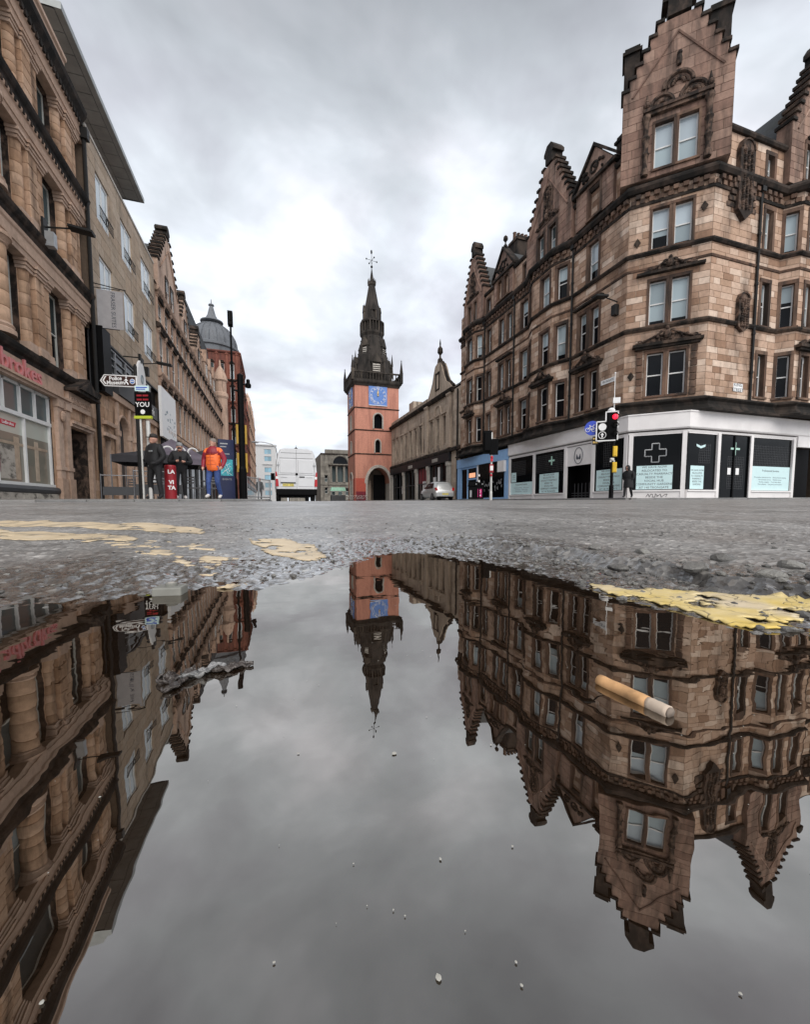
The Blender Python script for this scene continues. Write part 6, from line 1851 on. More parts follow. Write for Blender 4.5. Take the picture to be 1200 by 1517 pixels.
# ------------------------------------------------------------------ people
def person(label, x, y, z, rz, J, R, mats_by, hair, head_turn=0.0, k=1.0, extras=()):
    """J joints, faces local -y; mats_by maps a bone group to a material"""
    T = thing('person', label, 'person', (x, y, z), rz)
    bones = [('pelvis', 'spine', 'coat'), ('spine', 'chest', 'coat'), ('chest', 'neck', 'collar'), ('neck', 'skull', 'skin')]
    for s_ in ('l', 'r'):
        bones += [('chest', 'sh' + s_, 'coat'), ('sh' + s_, 'el' + s_, 'sleeve'), ('el' + s_, 'wr' + s_, 'sleeve'), ('wr' + s_, 'ha' + s_, 'hand'),
                  ('pelvis', 'hi' + s_, 'legs'), ('hi' + s_, 'kn' + s_, 'legs'), ('kn' + s_, 'an' + s_, 'legs'), ('an' + s_, 'to' + s_, 'shoe')]
        h = Vector(J['ha' + s_]); w = Vector(J['wr' + s_]); d = (h - w).normalized(); side = Vector((1, 0, 0)) if abs(d.x) < .7 else Vector((0, 0, 1))
        q2 = d.cross(side).normalized()
        for i, (o, l) in enumerate(((-.03, .07), (-.01, .08), (.01, .075), (.03, .06))):
            n = 'f%d%s' % (i, s_); J[n] = tuple(h + q2 * o + d * l); R[n] = .0095; bones.append(('ha' + s_, n, 'hand'))
        n = 't' + s_; J[n] = tuple(w + d * .045 + q2 * -.055 + side * .015); R[n] = .011; bones.append(('wr' + s_, n, 'hand'))
    names = list(J)
    bm = bmesh.new(); lay = bm.verts.layers.skin.verify(); bv = {n: bm.verts.new(Vector(J[n]) * k) for n in names}
    for a, b, g in bones: bm.edges.new((bv[a], bv[b]))
    for n in names:
        r = R.get(n, .05) * k; v_ = bv[n][lay]; v_.radius = r if isinstance(r, tuple) else (r, r); v_.use_root = (n == 'pelvis')
    me0 = bpy.data.meshes.new('skeleton'); bm.to_mesh(me0); bm.free()
    tmp = bpy.data.objects.new('skeleton', me0); COL.objects.link(tmp)
    tmp.modifiers.new('s', 'SKIN').use_smooth_shade = True
    sb = tmp.modifiers.new('d', 'SUBSURF'); sb.levels = 2
    dg = bpy.context.evaluated_depsgraph_get()
    me = bpy.data.meshes.new_from_object(tmp.evaluated_get(dg))
    bpy.data.objects.remove(tmp); bpy.data.meshes.remove(me0)
    groups = ['coat', 'collar', 'sleeve', 'legs', 'shoe', 'skin', 'hand']
    me.materials.clear()
    for g in groups: me.materials.append(MATS[mats_by.get(g, mats_by['skin'])])
    segs = [(Vector(J[a]) * k, Vector(J[b]) * k, groups.index(g), R.get(b, .05)) for a, b, g in bones]
    for p in me.polygons:
        c = p.center; best = None
        for a, b, g, r in segs:
            ab = b - a; t_ = max(0, min(1, (c - a).dot(ab) / max(1e-9, ab.dot(ab))))
            d_ = (c - a - ab * t_).length - .6 * r * k
            if best is None or d_ < best[0]: best = (d_, g)
        p.material_index = best[1]
    # head joined into the same mesh
    hb = MB(Matrix.Translation(Vector(J['skull']) * k) @ Matrix.Rotation(head_turn, 4, 'Z') @ Matrix.Scale(k, 4))
    hb.ball((0, 0, .1), .1, 14, 10, sx=.8, sy=.98, sz=1.22).ball((0, -.03, .03), .07, 10, 6, sx=.85, sz=.9)
    hb.add([(-.014, -.09, .075), (.014, -.09, .075), (0, -.09, .125), (0, -.122, .08)], [(0, 3, 2), (3, 1, 2), (0, 1, 3)])
    for sg in (-1, 1): hb.ball((sg * .082, .005, .09), .03, 8, 5, sx=.35)
    hm = hb.mesh('head', [mats_by['skin']], True)
    bm = bmesh.new(); bm.from_mesh(me); n0 = len(bm.faces); bm.from_mesh(hm)
    bm.faces.ensure_lookup_table()
    for f_ in bm.faces[n0:]: f_.material_index = 5; f_.smooth = True
    bm.to_mesh(me); bm.free()
    obj('body', me, T)
    HM = Matrix.Translation(Vector(J['skull']) * k) @ Matrix.Rotation(head_turn, 4, 'Z') @ Matrix.Scale(k, 4)
    e_ = MB(HM)
    for sg in (-1, 1): e_.ball((sg * .03, -.09, .115), .011, 6, 4)
    e_.box(-.025, .025, -.099, -.09, .035, .042)
    part('eyes_and_mouth', e_, 'dark_hair', T, world=False)
    h_ = MB(HM)
    if hair[0] == 'hat':
        h_.lathe([(.098, .12), (.106, .15), (.1, .2), (.07, .235), (.01, .25)], (0, .005, 0), 14, sx=.86)
    elif hair[0] == 'cap':
        h_.lathe([(.1, .13), (.102, .17), (.09, .215), (.05, .24), (.01, .245)], (0, .005, 0), 14, sx=.86); h_.prism_z([(-.07, -.07), (.07, -.07), (.05, -.17), (-.05, -.17)][::-1], .135, .145)
    elif hair[0] == 'hood':
        h_.lathe([(.12, .0), (.13, .06), (.125, .14), (.1, .21), (.05, .25), (.01, .26)], (0, .035, 0), 14, sx=.9)
    else:
        h_.lathe([(.1, .1), (.104, .14), (.092, .19), (.06, .222), (.01, .23)], (0, .014, 0), 14, sx=.84)
    part({'hat': 'hat', 'cap': 'cap', 'hood': 'hood'}.get(hair[0], 'hair'), h_, hair[1], T, world=False, smooth=True)
    for nm, mb, mt in extras: part(nm, mb, mt, T, world=False, smooth=False)
    return T
def joints(**kw):
    J = dict(pelvis=(0, 0, .96), spine=(0, 0, 1.16), chest=(0, 0, 1.36), neck=(0, .0, 1.5), skull=(0, -.01, 1.53))
    for s_, g in (('l', -1), ('r', 1)):
        J.update({'sh' + s_: (g * .185, .0, 1.41), 'el' + s_: (g * .26, .03, 1.13), 'wr' + s_: (g * .25, -.06, .89), 'ha' + s_: (g * .25, -.08, .83),
                  'hi' + s_: (g * .1, 0, .88), 'kn' + s_: (g * .11, -.03, .5), 'an' + s_: (g * .11, .03, .1), 'to' + s_: (g * .125, -.13, .045)})
    J.update(kw); return J
def radii(bulk=1.0, **kw):
    R = dict(pelvis=.155 * bulk, spine=.16 * bulk, chest=.165 * bulk, neck=.065, skull=.05)
    for s_ in 'lr': R.update({'sh' + s_: .085 * bulk, 'el' + s_: .066 * bulk, 'wr' + s_: .048, 'ha' + s_: .034, 'hi' + s_: .11, 'kn' + s_: .075, 'an' + s_: .055, 'to' + s_: .042})
    R.update(kw); return R
DK = dict(coat='dark_jacket', collar='dark_jacket', sleeve='dark_jacket', legs='dark_trousers', shoe='dark_trousers', skin='skin')
cuff = lambda z: None
# 1: stocky man in black, turned to the left, hands in pockets
x, y = -3.12, 13.0
person('stocky person in black clothes and dark cap standing left of the red barrel', x, y, gz(x, y, .075), radians(-40), joints(ell=(-.31, .05, 1.14), elr=(.31, .05, 1.14), wrl=(-.22, -.1, .98), wrr=(.22, -.1, .98), hal=(-.17, -.16, .97), har=(.17, -.16, .97), hil=(-.13, 0, .88), hir=(.13, 0, .88), knl=(-.17, -.03, .5), knr=(.17, -.02, .5), anl=(-.19, .03, .1), anr=(.19, .03, .1), tol=(-.24, -.12, .045), tor=(.24, -.12, .045)),
       radii(1.3), dict(DK, hand='dark_jacket'), ('cap', 'dark_hair'), radians(-35), 1.03, [('jacket_logo', MB().box(.08, .2, -.225, -.2, 1.3, 1.34), 'grey_metal')])
# 2: person with grey hat, hands raised to a phone
x, y = -2.7, 14.1
person('person in black jacket and grey knitted hat holding a phone before the red barrel', x, y, gz(x, y, .075), radians(12), joints(ell=(-.29, -.02, 1.14), elr=(.3, -.02, 1.14), wrl=(-.12, -.26, 1.16), wrr=(.12, -.26, 1.14), hal=(-.05, -.3, 1.18), har=(.05, -.3, 1.17), skull=(0, -.04, 1.52)),
       radii(1.25), dict(DK, shoe='white_shoe'), ('hat', 'grey_knit'), radians(10), .99, [('phone', MB().box(-.035, .035, -.375, -.365, 1.15, 1.29), 'black_paint'), ('face_mask', MB(Matrix.Translation((0, -.04, 1.52))).ball((0, -.045, .05), .06, 8, 5), 'dark_jacket')])
# 3: man in the orange puffer walking towards us
x, y = -1.62, 13.0
man = person('person in orange puffer jacket with burgundy sleeves and blue jeans walking', x, y, gz(x, y, .075), radians(-18), joints(ell=(-.3, .06, 1.15), elr=(.31, .05, 1.15), wrl=(-.27, -.08, .93), wrr=(.26, -.04, .93), hal=(-.26, -.12, .88), har=(.24, -.09, .9), knl=(-.11, -.12, .52), anl=(-.12, -.1, .12), tol=(-.13, -.27, .07), knr=(.11, -.04, .5), anr=(.11, .16, .13), tor=(.12, .02, .045)),
       radii(1.22), dict(coat='orange_puffer', collar='burgundy_cloth', sleeve='burgundy_cloth', legs='denim', shoe='white_shoe', skin='skin'), ('hair', 'grey_hair'), radians(-25), 1.0)
qd = MB()
for z in (1.0, 1.1, 1.2, 1.3): qd.ring((0, 0, z), .202, .005, 'z', 20, 4, 0, 2 * pi, 0, .17)
qd.tube((0, -.212, .93), (0, -.2, 1.38), .006, .006, 5)
part('quilt_seam', qd, 'red_board', man, world=False)
part('jacket_hem', MB().lathe([(.17, .82), (.19, .84), (.2, .95), (.2, 1.1), (.203, 1.27)], (0, 0, 0), 20, sy=.84), 'orange_puffer', man, world=False, smooth=True)
part('jacket_yoke', MB().lathe([(.2, 1.26), (.2, 1.36), (.17, 1.44), (.1, 1.52), (.07, 1.53)], (0, 0, 0), 20, sy=.82), 'burgundy_cloth', man, world=False, smooth=True)
# 4: distant pedestrian, 5: pedestrian by the pharmacy
x, y = -.95, 33
person('distant person in dark clothes on the road left of the white van', x, y, gz(x, y), radians(160), joints(), radii(1.15), DK, ('hat', 'red_print'), 0, 1.0)
x, y = 17.55, 16.5
person('person in long dark hooded coat walking past the pharmacy window', x, y, gz(x, y, .075), radians(-70), joints(spine=(0, -.03, 1.16), chest=(0, -.08, 1.36), neck=(0, -.13, 1.48), skull=(0, -.17, 1.5), ell=(-.26, .0, 1.13), elr=(.26, .0, 1.13), knl=(-.1, -.16, .52), anl=(-.1, -.2, .12), tol=(-.11, -.36, .07), knr=(.1, .04, .5), anr=(.1, .24, .14), tor=(.11, .12, .05), wrl=(-.2, -.06, .96), wrr=(.2, -.06, .96), hal=(-.13, -.06, .94), har=(.13, -.06, .94)),
       radii(1.28), dict(DK, hand='dark_jacket'), ('hood', 'dark_jacket'), 0, .97, [('coat_skirt', MB().lathe([(.25, .55), (.24, .75), (.21, 1.0), (.18, 1.2)], (0, 0, 0), 14, sx=.95, sy=.9), 'dark_jacket')])

# ------------------------------------------------------------------ poles, signals, signs
def signal_head(mb, x, y, z, w=.3, h=.95):
    mb.block(x - w / 2, x + w / 2, y, y + .22, z, z + h, .02)
x, y = 13.5, 13.55; z = gz(x, y, .075)
T = thing('traffic_light', 'traffic light showing red with white-edged board and blue cycle disc on a black pole', 'traffic light', (x, y, z), radians(-38))
part('pole', MB().lathe([(.09, 0), (.09, .5), (.06, .55), (.06, 3.5), (.02, 3.55)], n=12), 'black_paint', T, world=False)
b_ = MB(); b_.block(-.62, .02, -.16, -.02, 2.4, 3.12, .02).block(-.28, .12, -.18, -.02, 2.4, 3.5, .02)
part('backing_board', b_, 'black_paint', T, world=False)
e_ = MB()
for a, b in (((-.65, 2.37), (.05, 2.37)), ((-.65, 2.37), (-.65, 3.15)), ((-.65, 3.15), (-.31, 3.15)), ((-.31, 3.15), (-.31, 3.53)), ((-.31, 3.53), (.14, 3.53)), ((.14, 3.53), (.14, 3.35)), ((.14, 3.1), (.14, 2.9)), ((.14, 2.65), (.14, 2.4))):
    e_.box(min(a[0], b[0]) - .022, max(a[0], b[0]) + .022, -.185, -.15, min(a[1], b[1]) - .022, max(a[1], b[1]) + .022)
part('white_border', e_, 'white_print', T, world=False)
for i, (zz, mt) in enumerate(((3.32, 'red_lamp'), (2.96, 'black_paint'), (2.62, 'black_paint'))):
    xl = .03
    part('lamp', MB().at(Matrix.Translation((xl, -.19, zz)) @ Matrix.Rotation(pi / 2, 4, 'X')).lathe([(.105, 0), (.1, .02), (.05, .04), (.01, .045)], n=16), mt, T, world=False)
    part('visor', MB().ring((xl, -.27, zz), .125, .012, 'y', 12, 4, 0, pi).ring((xl, -.22, zz), .125, .012, 'y', 12, 4, 0, pi).ring((xl, -.32, zz), .12, .012, 'y', 12, 4, 0, pi), 'black_paint', T, world=False)
part('white_disc', MB().at(Matrix.Translation((-.43, -.165, 2.93)) @ Matrix.Rotation(pi / 2, 4, 'X')).lathe([(.15, 0), (.15, .015)], n=22), 'white_print', T, world=False)
a_ = MB(); a_.ring((-.43, -.17, 2.6), .14, .015, 'y', 22, 4).box(-.455, -.405, -.18, -.165, 2.5, 2.62).prism([(-.5, 2.6), (-.36, 2.6), (-.43, 2.7)], -.18, -.165)
part('ahead_arrow', a_, 'white_print', T, world=False)
c_ = MB(); c_.at(Matrix.Translation((-.8, -.02, 2.93)) @ Matrix.Rotation(pi / 2, 4, 'X')).lathe([(.3, 0), (.3, .02)], n=28)
C_ = part('cycle_disc', c_, 'blue_print', T, world=False)
k_ = MB()
for dx in (-.13, .1): k_.ring((-.85 + dx, -.05, 2.86), .08, .012, 'y', 14, 4)
k_.path([(-.98, -.05, 2.86), (-.9, -.05, 3.0), (-.78, -.05, 3.0), (-.75, -.05, 2.86), (-.86, -.05, 2.87), (-.9, -.05, 3.0)], .012, 4).path([(-.78, -.05, 3.0), (-.74, -.05, 3.06), (-.7, -.05, 3.05)], .012, 4).path([(-.93, -.05, 3.04), (-.87, -.05, 3.04)], .014, 4)
part('cycle_symbol', k_, 'white_print', C_, world=False)
part('plate', MB().box(-.78, -.55, -.04, -.02, 2.24, 2.58), 'iron', T, world=False)
part('plate_lettering', MB().box(-.76, -.6, -.045, -.04, 2.46, 2.52).box(-.76, -.58, -.045, -.04, 2.3, 2.38), 'gold', T, world=False)
for z0 in (1.72, 1.06):
    part('push_button_box', MB().block(-.0, .17, -.1, .12, z0, z0 + .42, .03), 'yellow_plastic', T, world=False)
part('bracket', MB().lathe([(.07, 1.55), (.08, 1.6), (.07, 1.66)], n=10).box(-.09, .1, -.05, .05, 1.5, 1.56).ball((-.05, -.06, 1.62), .05, 8, 5), 'pole_grey', T, world=False)
part('cap_lamp', MB().lathe([(.14, 3.52), (.15, 3.62), (.07, 3.7)], (-.1, -.05, 0), 12).tube((.0, 0, 3.5), (.0, 0, 5.1), .018, .014, 6).ball((.0, 0, 5.12), .035, 6, 4).box(-.05, .22, -.04, .04, 3.9, 4.12), 'white_print', T, world=False)

x, y = 10.25, 17.8; z = gz(x, y)
T = thing('traffic_light', 'black back of a traffic light facing away on a pale pole before the blue shop', 'traffic light', (x, y, z), radians(-30))
part('pole', MB().lathe([(.07, 0), (.07, .4), (.052, .45), (.052, 3.3)], n=12), 'pole_grey', T, world=False)
part('backing_board', MB().block(-.42, .02, -.05, .1, 2.28, 3.4, .03).block(-.1, .32, -.12, .05, 2.22, 2.98, .03), 'black_paint', T, world=False)
part('head_back', MB().block(-.35, -.05, -.2, -.05, 2.4, 3.3, .04), 'black_paint', T, world=False)
part('push_button_box', MB().block(-.09, .11, -.14, .08, 1.35, 1.75, .02), 'barrel_red', T, world=False)
part('clamp', MB().ball((.02, -.08, 2.1), .07, 8, 5).box(-.04, .08, -.1, .05, 1.9, 2.05).ball((0, -.07, 1.22), .06, 8, 5), 'red_print', T, world=False)
part('notice', MB().box(-.05, .09, -.15, -.14, 1.45, 1.68), 'white_print', T, world=False)

x, y = -.97, 15.0; z = gz(x, y, .0)
T = thing('camera_mast', 'tall thick black signal mast with a camera and yellow boxes right of the orange jacket', 'mast', (x, y, z), radians(10))
part('pole', MB().lathe([(.13, 0), (.13, 1.1), (.1, 1.2), (.1, 4.25), (.03, 4.3)], n=12), 'black_paint', T, world=False)
part('camera_arm', MB().tube((0, 0, 3.95), (.25, -.02, 3.95), .03, .03, 6).lathe([(.02, 3.84), (.09, 3.86), (.1, 3.96), (.06, 4.02), (.06, 4.12), (.02, 4.14)], (.25, -.02, 0), 10).tube((0, 0, 3.7), (-.22, 0, 3.74), .05, .03, 6), 'black_paint', T, world=False)
for z0, z1 in ((1.95, 2.6), (1.0, 1.65)):
    for sg in (-1, 1): part('yellow_box', MB().block(sg * .135 - .035, sg * .135 + .035, -.03, .12, z0, z1, .015), 'yellow_dull', T, world=False)
x, y = -1.75, 21.6; z = gz(x, y, .075)
T = thing('lamp_post', 'very tall thin dark lamp post with a boxy head left of the black mast', 'lamp post', (x, y, z))
part('pole', MB().lathe([(.11, 0), (.1, 1), (.065, 1.1), (.045, 8.4)], n=10), 'black_paint', T, world=False)
part('lamp_head', MB().block(-.12, .1, -.16, .16, 8.3, 8.95, .03).box(-.06, .05, -.2, -.16, 8.5, 8.8), 'black_paint', T, world=False)
x, y = .3, 27.4; z = gz(x, y)
T = thing('street_lamp', 'slim grey street lamp with a curved arm beside the white van', 'lamp post', (x, y, z))
part('pole', MB().lathe([(.08, 0), (.05, .8), (.035, 3.0)], n=8).path([(0, 0, 3.0), (-.05, 0, 3.4), (-.3, 0, 3.62), (-.75, 0, 3.72), (-1.3, 0, 3.74)], .032, 6), 'grey_metal', T, world=False)
part('lamp_head', MB().ball((-1.3, 0, 3.7), .12, 8, 5, sx=2, sz=.5), 'grey_metal', T, world=False)
# fingerpost cluster on the left pavement
x, y = -3.94, 14.95; z = gz(x, y, .075)
T = thing('fingerpost', 'pale post with a brown and white Police Museum finger sign pointing left', 'signpost', (x, y, z), radians(-20)); T.scale = (1.18,) * 3
part('pole', MB().lathe([(.04, 0), (.04, 3.55), (.02, 3.6)], (-.1, .04, 0), 10), 'iron', T, world=False)
FS = Matrix.Translation((-.02 * .17, 0, 3.15 * .17)) @ Matrix.Diagonal((.83, 1, .83, 1))
fp = MB(FS); fp.prism([(-1.22, 3.17), (-1.08, 3.0), (-.02, 2.94), (-.02, 3.3), (-1.08, 3.36)], -.04, 0)
part('sign_blade', fp, 'white_print', T, world=False)
fp = MB(FS); fp.prism([(-1.17, 3.17), (-1.06, 3.03), (-.05, 2.975), (-.05, 3.265), (-1.06, 3.33)], -.046, -.04)
B_ = part('sign_face', fp, 'brown_sign', T, world=False)
w_ = MB(FS); w_.prism([(-1.13, 3.17), (-1.04, 3.05), (-.99, 3.05), (-1.08, 3.17), (-.99, 3.3), (-1.04, 3.3)], -.052, -.046)
w_.ball((-.345, -.05, 3.25), .026, 6, 4).path([(-.35, -.05, 3.21), (-.36, -.05, 3.12), (-.41, -.05, 3.03)], .02, 4).path([(-.36, -.05, 3.12), (-.31, -.05, 3.07), (-.29, -.05, 3.02)], .02, 4).path([(-.42, -.05, 3.14), (-.36, -.05, 3.2), (-.3, -.05, 3.14)], .014, 4)
w_.at(FS @ Matrix.Translation((-.15, -.046, 3.12)) @ Matrix.Rotation(pi / 2, 4, 'X')).lathe([(.085, 0), (.085, .006)], n=18)
part('sign_symbol', w_, 'white_print', B_, world=False)
part('emblem', MB().at(FS @ Matrix.Translation((-.15, -.052, 3.12)) @ Matrix.Rotation(pi / 2, 4, 'X')).lathe([(.065, 0), (.065, .006)], n=18), 'clock_blue', B_, world=False)
part('emblem_bar', MB(FS).box(-.2, -.1, -.062, -.058, 3.11, 3.135), 'white_print', B_, world=False)
for tx, zz in (('Police', 3.22), ('Museum', 3.09)):
    me = text_mesh(tx, .172, .002, bold=.005); me.transform(FS @ Matrix.Translation((-.7, -.05, zz))); me.materials.append(MATS['white_print']); obj('lettering', me, B_)
x, y = -3.36, 13.1; z = gz(x, y, .075)
T = thing('advert_post', 'pale post carrying a black YOU poster panel over a lime yellow strip', 'sign', (x, y, z), radians(-18)); T.scale = (.91,) * 3
part('pole', MB().lathe([(.055, 0), (.055, 2.4)], (.1, .03, 0), 10).lathe([(.03, 0), (.03, 2.9)], (-.12, .03, 0), 8), 'pole_grey', T, world=False)
p_ = MB(); p_.box(-.24, .24, -.03, .03, 2.55, 3.25)
A_ = part('poster_panel', p_, 'black_paint', T, world=False)
for tx, s_, zz, mt in (('SEE YOU', .1, 3.14, 'barrel_red'), ('DANGER', .1, 3.02, 'barrel_red'), ('YOU', .2, 2.87, 'white_print')):
    if mt == 'barrel_red':
        part('faded_print', MB().box(-.17, -.02, -.034, -.03, zz - .02, zz + .03).box(.01, .18, -.034, -.03, zz - .02, zz + .03), mt, A_, world=False); continue
    me = text_mesh(tx, s_, .002, bold=.002); me.transform(Matrix.Translation((0, -.034, zz))); me.materials.append(MATS[mt]); obj('lettering', me, A_)
part('disc', MB().at(Matrix.Translation((0, -.034, 2.66)) @ Matrix.Rotation(pi / 2, 4, 'X')).lathe([(.07, 0), (.07, .006)], n=16), 'white_print', A_, world=False)
part('lime_strip', MB().box(-.27, .25, -.04, .04, 2.46, 2.54), 'lime_print', T, world=False)
part('top_plate', MB().box(-.22, .2, -.03, 0, 3.28, 3.44), 'poster_blue', T, world=False)
part('plate_lettering', MB().box(-.18, .16, -.034, -.03, 3.37, 3.4).box(-.18, .1, -.034, -.03, 3.32, 3.345), 'blue_print', T, world=False)
# projecting round white pub sign on the hotel frontage
T = thing('round_sign', 'tall white oval hanging sign on a dark bracket above the street posters', 'sign', (-7.6, 29.4, 8.75), radians(90))
part('bracket', MB().box(-.14, .1, -.06, .06, -.05, .5).tube((0, -.04, .3), (0, .95, .3), .04, .04, 6), 'iron', T, world=False)
part('disc', MB().at(Matrix.Translation((0, 0, -1.0)) @ Matrix.Rotation(pi / 2, 4, 'X')).lathe([(.78, -.06), (.82, -.04), (.82, .04), (.78, .06)], n=28, sy=1.35), 'white_print', T, world=False)
part('sign_print', MB().ring((0, -.065, -1.0), .25, .03, 'y', 14, 4).box(-.03, .03, -.075, -.06, -1.25, -.8), 'faded_ink', T, world=False)
# long white hoarding on the gabled row
T = thing('white_hoarding', 'large white hoarding board with sketchy grey print on the gabled row', 'billboard', (-8.0, 38.2, 5.2), radians(90))
part('board', MB().box(-2.4, 2.4, -.05, .15, .1, 3.9), 'white_print', T, world=False)
k_ = MB()
for i in range(26):
    u, zz = random.uniform(-1.6, 2.0), random.uniform(.4, 2.2)
    k_.box(u, u + random.uniform(.05, .4), -.055, -.05, zz, zz + random.uniform(.03, .25))
part('board_print', k_, 'faded_ink', T, world=False)
# hanging banner
T = thing('hanging_banner', 'grey FRASER SUITES banner hanging from a thin black bracket beside the beige hotel', 'banner', (-8.5, 25.3, 9.1))
part('bracket', MB().path([(.05, 0, 2.2), (1.45, 0, 2.02)], .025, 5).path([(.05, 0, 2.0), (1.2, 0, 2.0)], .02, 5).path([(.05, 0, .0), (1.1, 0, .0)], .02, 5), 'iron', T, world=False)
part('cloth', MB().box(.15, 1.3, -.01, .01, .02, 1.92), 'banner_grey', T, world=False)
me = text_mesh('FRASER SUITES', .27, .002); me.transform(Matrix.Translation((.85, -.014, .97)) @ Matrix.Rotation(pi / 2, 4, 'Y')); me.materials.append(MATS['ink']); obj('lettering', me, T)
# wall floodlights
for (X, Y, Z, dx, lb) in ((-8.4, 20.6, 11.1, 1, 'flat dark floodlight on an arm from the betting shop building at second floor'), (-7.7, 30.4, 9.0, 1, 'black swan-neck floodlight over the oval white sign on the hotel'), (18.5, 18.6, 11.3, -1, 'black floodlight on the brown tenement corner near the canted window')):
    T = thing('wall_floodlight', lb, 'floodlight', (X, Y, Z))
    part('arm', MB().tube((0, 0, 0), (dx * .9, 0, .12), .035, .03, 6).box(-.08 if dx > 0 else 0, .0 if dx > 0 else .08, -.18, .18, -.45, .3), 'iron', T, world=False)
    part('lamp_head', MB().at(Matrix.Translation((dx * 1.2, 0, .1)) @ Matrix.Rotation(dx * .12, 4, 'Y')).block(-.42, .42, -.2, .2, -.05, .06, .02), 'iron', T, world=False)
    part('gear_box', MB().box(min(0, dx * .3), max(0, dx * .3), -.14, .14, -.75, -.2), 'grey_metal' if dx > 0 and Z > 10 else 'iron', T, world=False)
# information totem
x, y = -1.55, 15.8; z = gz(x, y, .075)
T = thing('map_totem', 'dark blue map totem with a teal street plan behind the orange jacket', 'information sign', (x, y, z), radians(12))
part('slab', MB().block(-.26, .26, -.06, .1, 0, 2.12, .01), 'totem_navy', T, world=False)
part('map', MB().box(-.2, .2, -.064, -.06, .85, 1.42), 'map_teal', T, world=False)
mm = MB()
for i in range(9): mm.path([(random.uniform(-.19, .19), -.066, random.uniform(.87, 1.4)), (random.uniform(-.19, .19), -.066, random.uniform(.87, 1.4))], .006, 4)
part('map_street', mm, 'white_print', T, world=False)
me = text_mesh('EVENTS', .09, .002); me.transform(Matrix.Translation((0, -.064, .72))); me.materials.append(MATS['grey_metal']); obj('lettering', me, T)
part('heading', MB().box(-.2, .05, -.064, -.06, 1.95, 1.99).box(-.2, .0, -.064, -.06, 1.85, 1.88).box(-.2, .1, -.064, -.06, 1.6, 1.63), 'grey_metal', T, world=False)
# red barrel banner
x, y = -2.84, 13.45; z = gz(x, y, .075)
T = thing('red_barrel', 'red cylindrical barrel with white lettering between the two people in black', 'barrel', (x, y, z), radians(12))
part('drum', MB().lathe([(.145, 0), (.155, .04), (.155, .96), (.14, 1.0)], n=20), 'barrel_red', T, world=False, smooth=False)
for tx, zz, s_ in (('LA', .8, .15), ('VI', .5, .15), ('TA', .34, .15)):
    me = text_mesh(tx, s_, .004, bold=.006); me.transform(Matrix.Translation((.02, -.157, zz))); me.materials.append(MATS['white_print']); obj('lettering', me, T)
# gazebos
def gazebo(x, y, w, hz, ha, label, mats, rz):
    z = gz(x, y, .075)
    T = thing('gazebo', label, 'gazebo', (x, y, z), rz, None)
    h = w / 2
    for sx in (-1, 1):
        for sy in (-1, 1): part('leg', MB().box(sx * h - .02, sx * h + .02, sy * h - .02, sy * h + .02, 0, hz), 'chair_metal', T, world=False)
    C = [(-h, -h), (h, -h), (h, h), (-h, h)]
    for i in range(4):
        a, b = C[i], C[(i + 1) % 4]; m_ = ((a[0] + b[0]) / 2, (a[1] + b[1]) / 2)
        q_ = MB()
        q_.add([(a[0], a[1], hz), (b[0], b[1], hz), (m_[0] * .5, m_[1] * .5, hz + (ha - hz) * .42), (0, 0, ha)], [(0, 1, 2), (1, 3, 2), (0, 2, 3)])
        q_.add([(a[0], a[1], hz), (b[0], b[1], hz), (b[0], b[1], hz - .28), (a[0], a[1], hz - .28)], [(0, 3, 2, 1)])
        part('canopy_panel', q_, mats[i % len(mats)], T, world=False)
    return T
gazebo(-5.0, 20.0, 2.2, 1.8, 2.15, 'low black gazebo on the pavement beside the arcade on the far left', ['canopy_black'], radians(4))
G2 = gazebo(-4.9, 23.7, 3.0, 2.05, 3.15, 'black gazebo with a white-trimmed roof behind the red barrel', ['canopy_purple', 'white_print', 'canopy_black', 'canopy_black'], radians(20))
gazebo(-3.7, 26.0, 3.0, 2.15, 2.9, 'dark gazebo farther along behind the orange jacket', ['canopy_black'], radians(8))
kk = MB()
for i in range(4): kk.ring((-.9 + i * .55, -1.22, 2.38 + .0 * i), .22, .04, 'y', 10, 4, .3, 4.2)
part('canopy_print', kk, 'white_print', G2, world=False)
# cafe tables, chairs and a barrier under the gazebos
def chair(lbl):
    T = thing('cafe_chair', lbl, 'chair', (0, 0, 0), 0, 'metal cafe chairs under the gazebos')
    part('seat', MB().box(-.21, .21, -.21, .21, .43, .46), 'chair_metal', T, world=False)
    b_ = MB()
    for z in (.6, .7, .8): b_.box(-.2, .2, .2, .22, z, z + .05)
    part('backrest', b_, 'chair_metal', T, world=False)
    for sx in (-1, 1):
        part('leg', MB().tube((sx * .2, -.2, 0), (sx * .2, -.2, .44), .014, .014, 5), 'chair_metal', T, world=False)
        part('leg', MB().tube((sx * .2, .22, 0), (sx * .2, .2, .86), .014, .014, 5), 'chair_metal', T, world=False)
    return T
def copy_tree(o, parent=None):
    c = o.copy(); COL.objects.link(c)
    if parent is not None: c.parent = parent
    for ch in list(o.children): copy_tree(ch, c)
    return c
CH = chair('silver metal cafe chair on the pavement under a black gazebo')
spots = [(-5.2, 18.9, 1.2), (-4.3, 19.3, 4.0), (-3.8, 17.5, .4), (-2.75, 16.9, 2.4), (-2.5, 18.2, 5.1), (-2.2, 17.1, 3.3)]
for i, (x, y, a) in enumerate(spots):
    o = CH if i == 0 else copy_tree(CH)
    o['label'] = 'silver metal cafe chair ' + ('left of the low left gazebo table', 'right of the low left gazebo table', 'behind the person with the phone', 'just right of the red barrel', 'deepest in the shade of the white-trimmed gazebo', 'nearest the orange jacket')[i]
    o.location = (x, y, gz(x, y, .075)); o.rotation_euler = (0, 0, a)
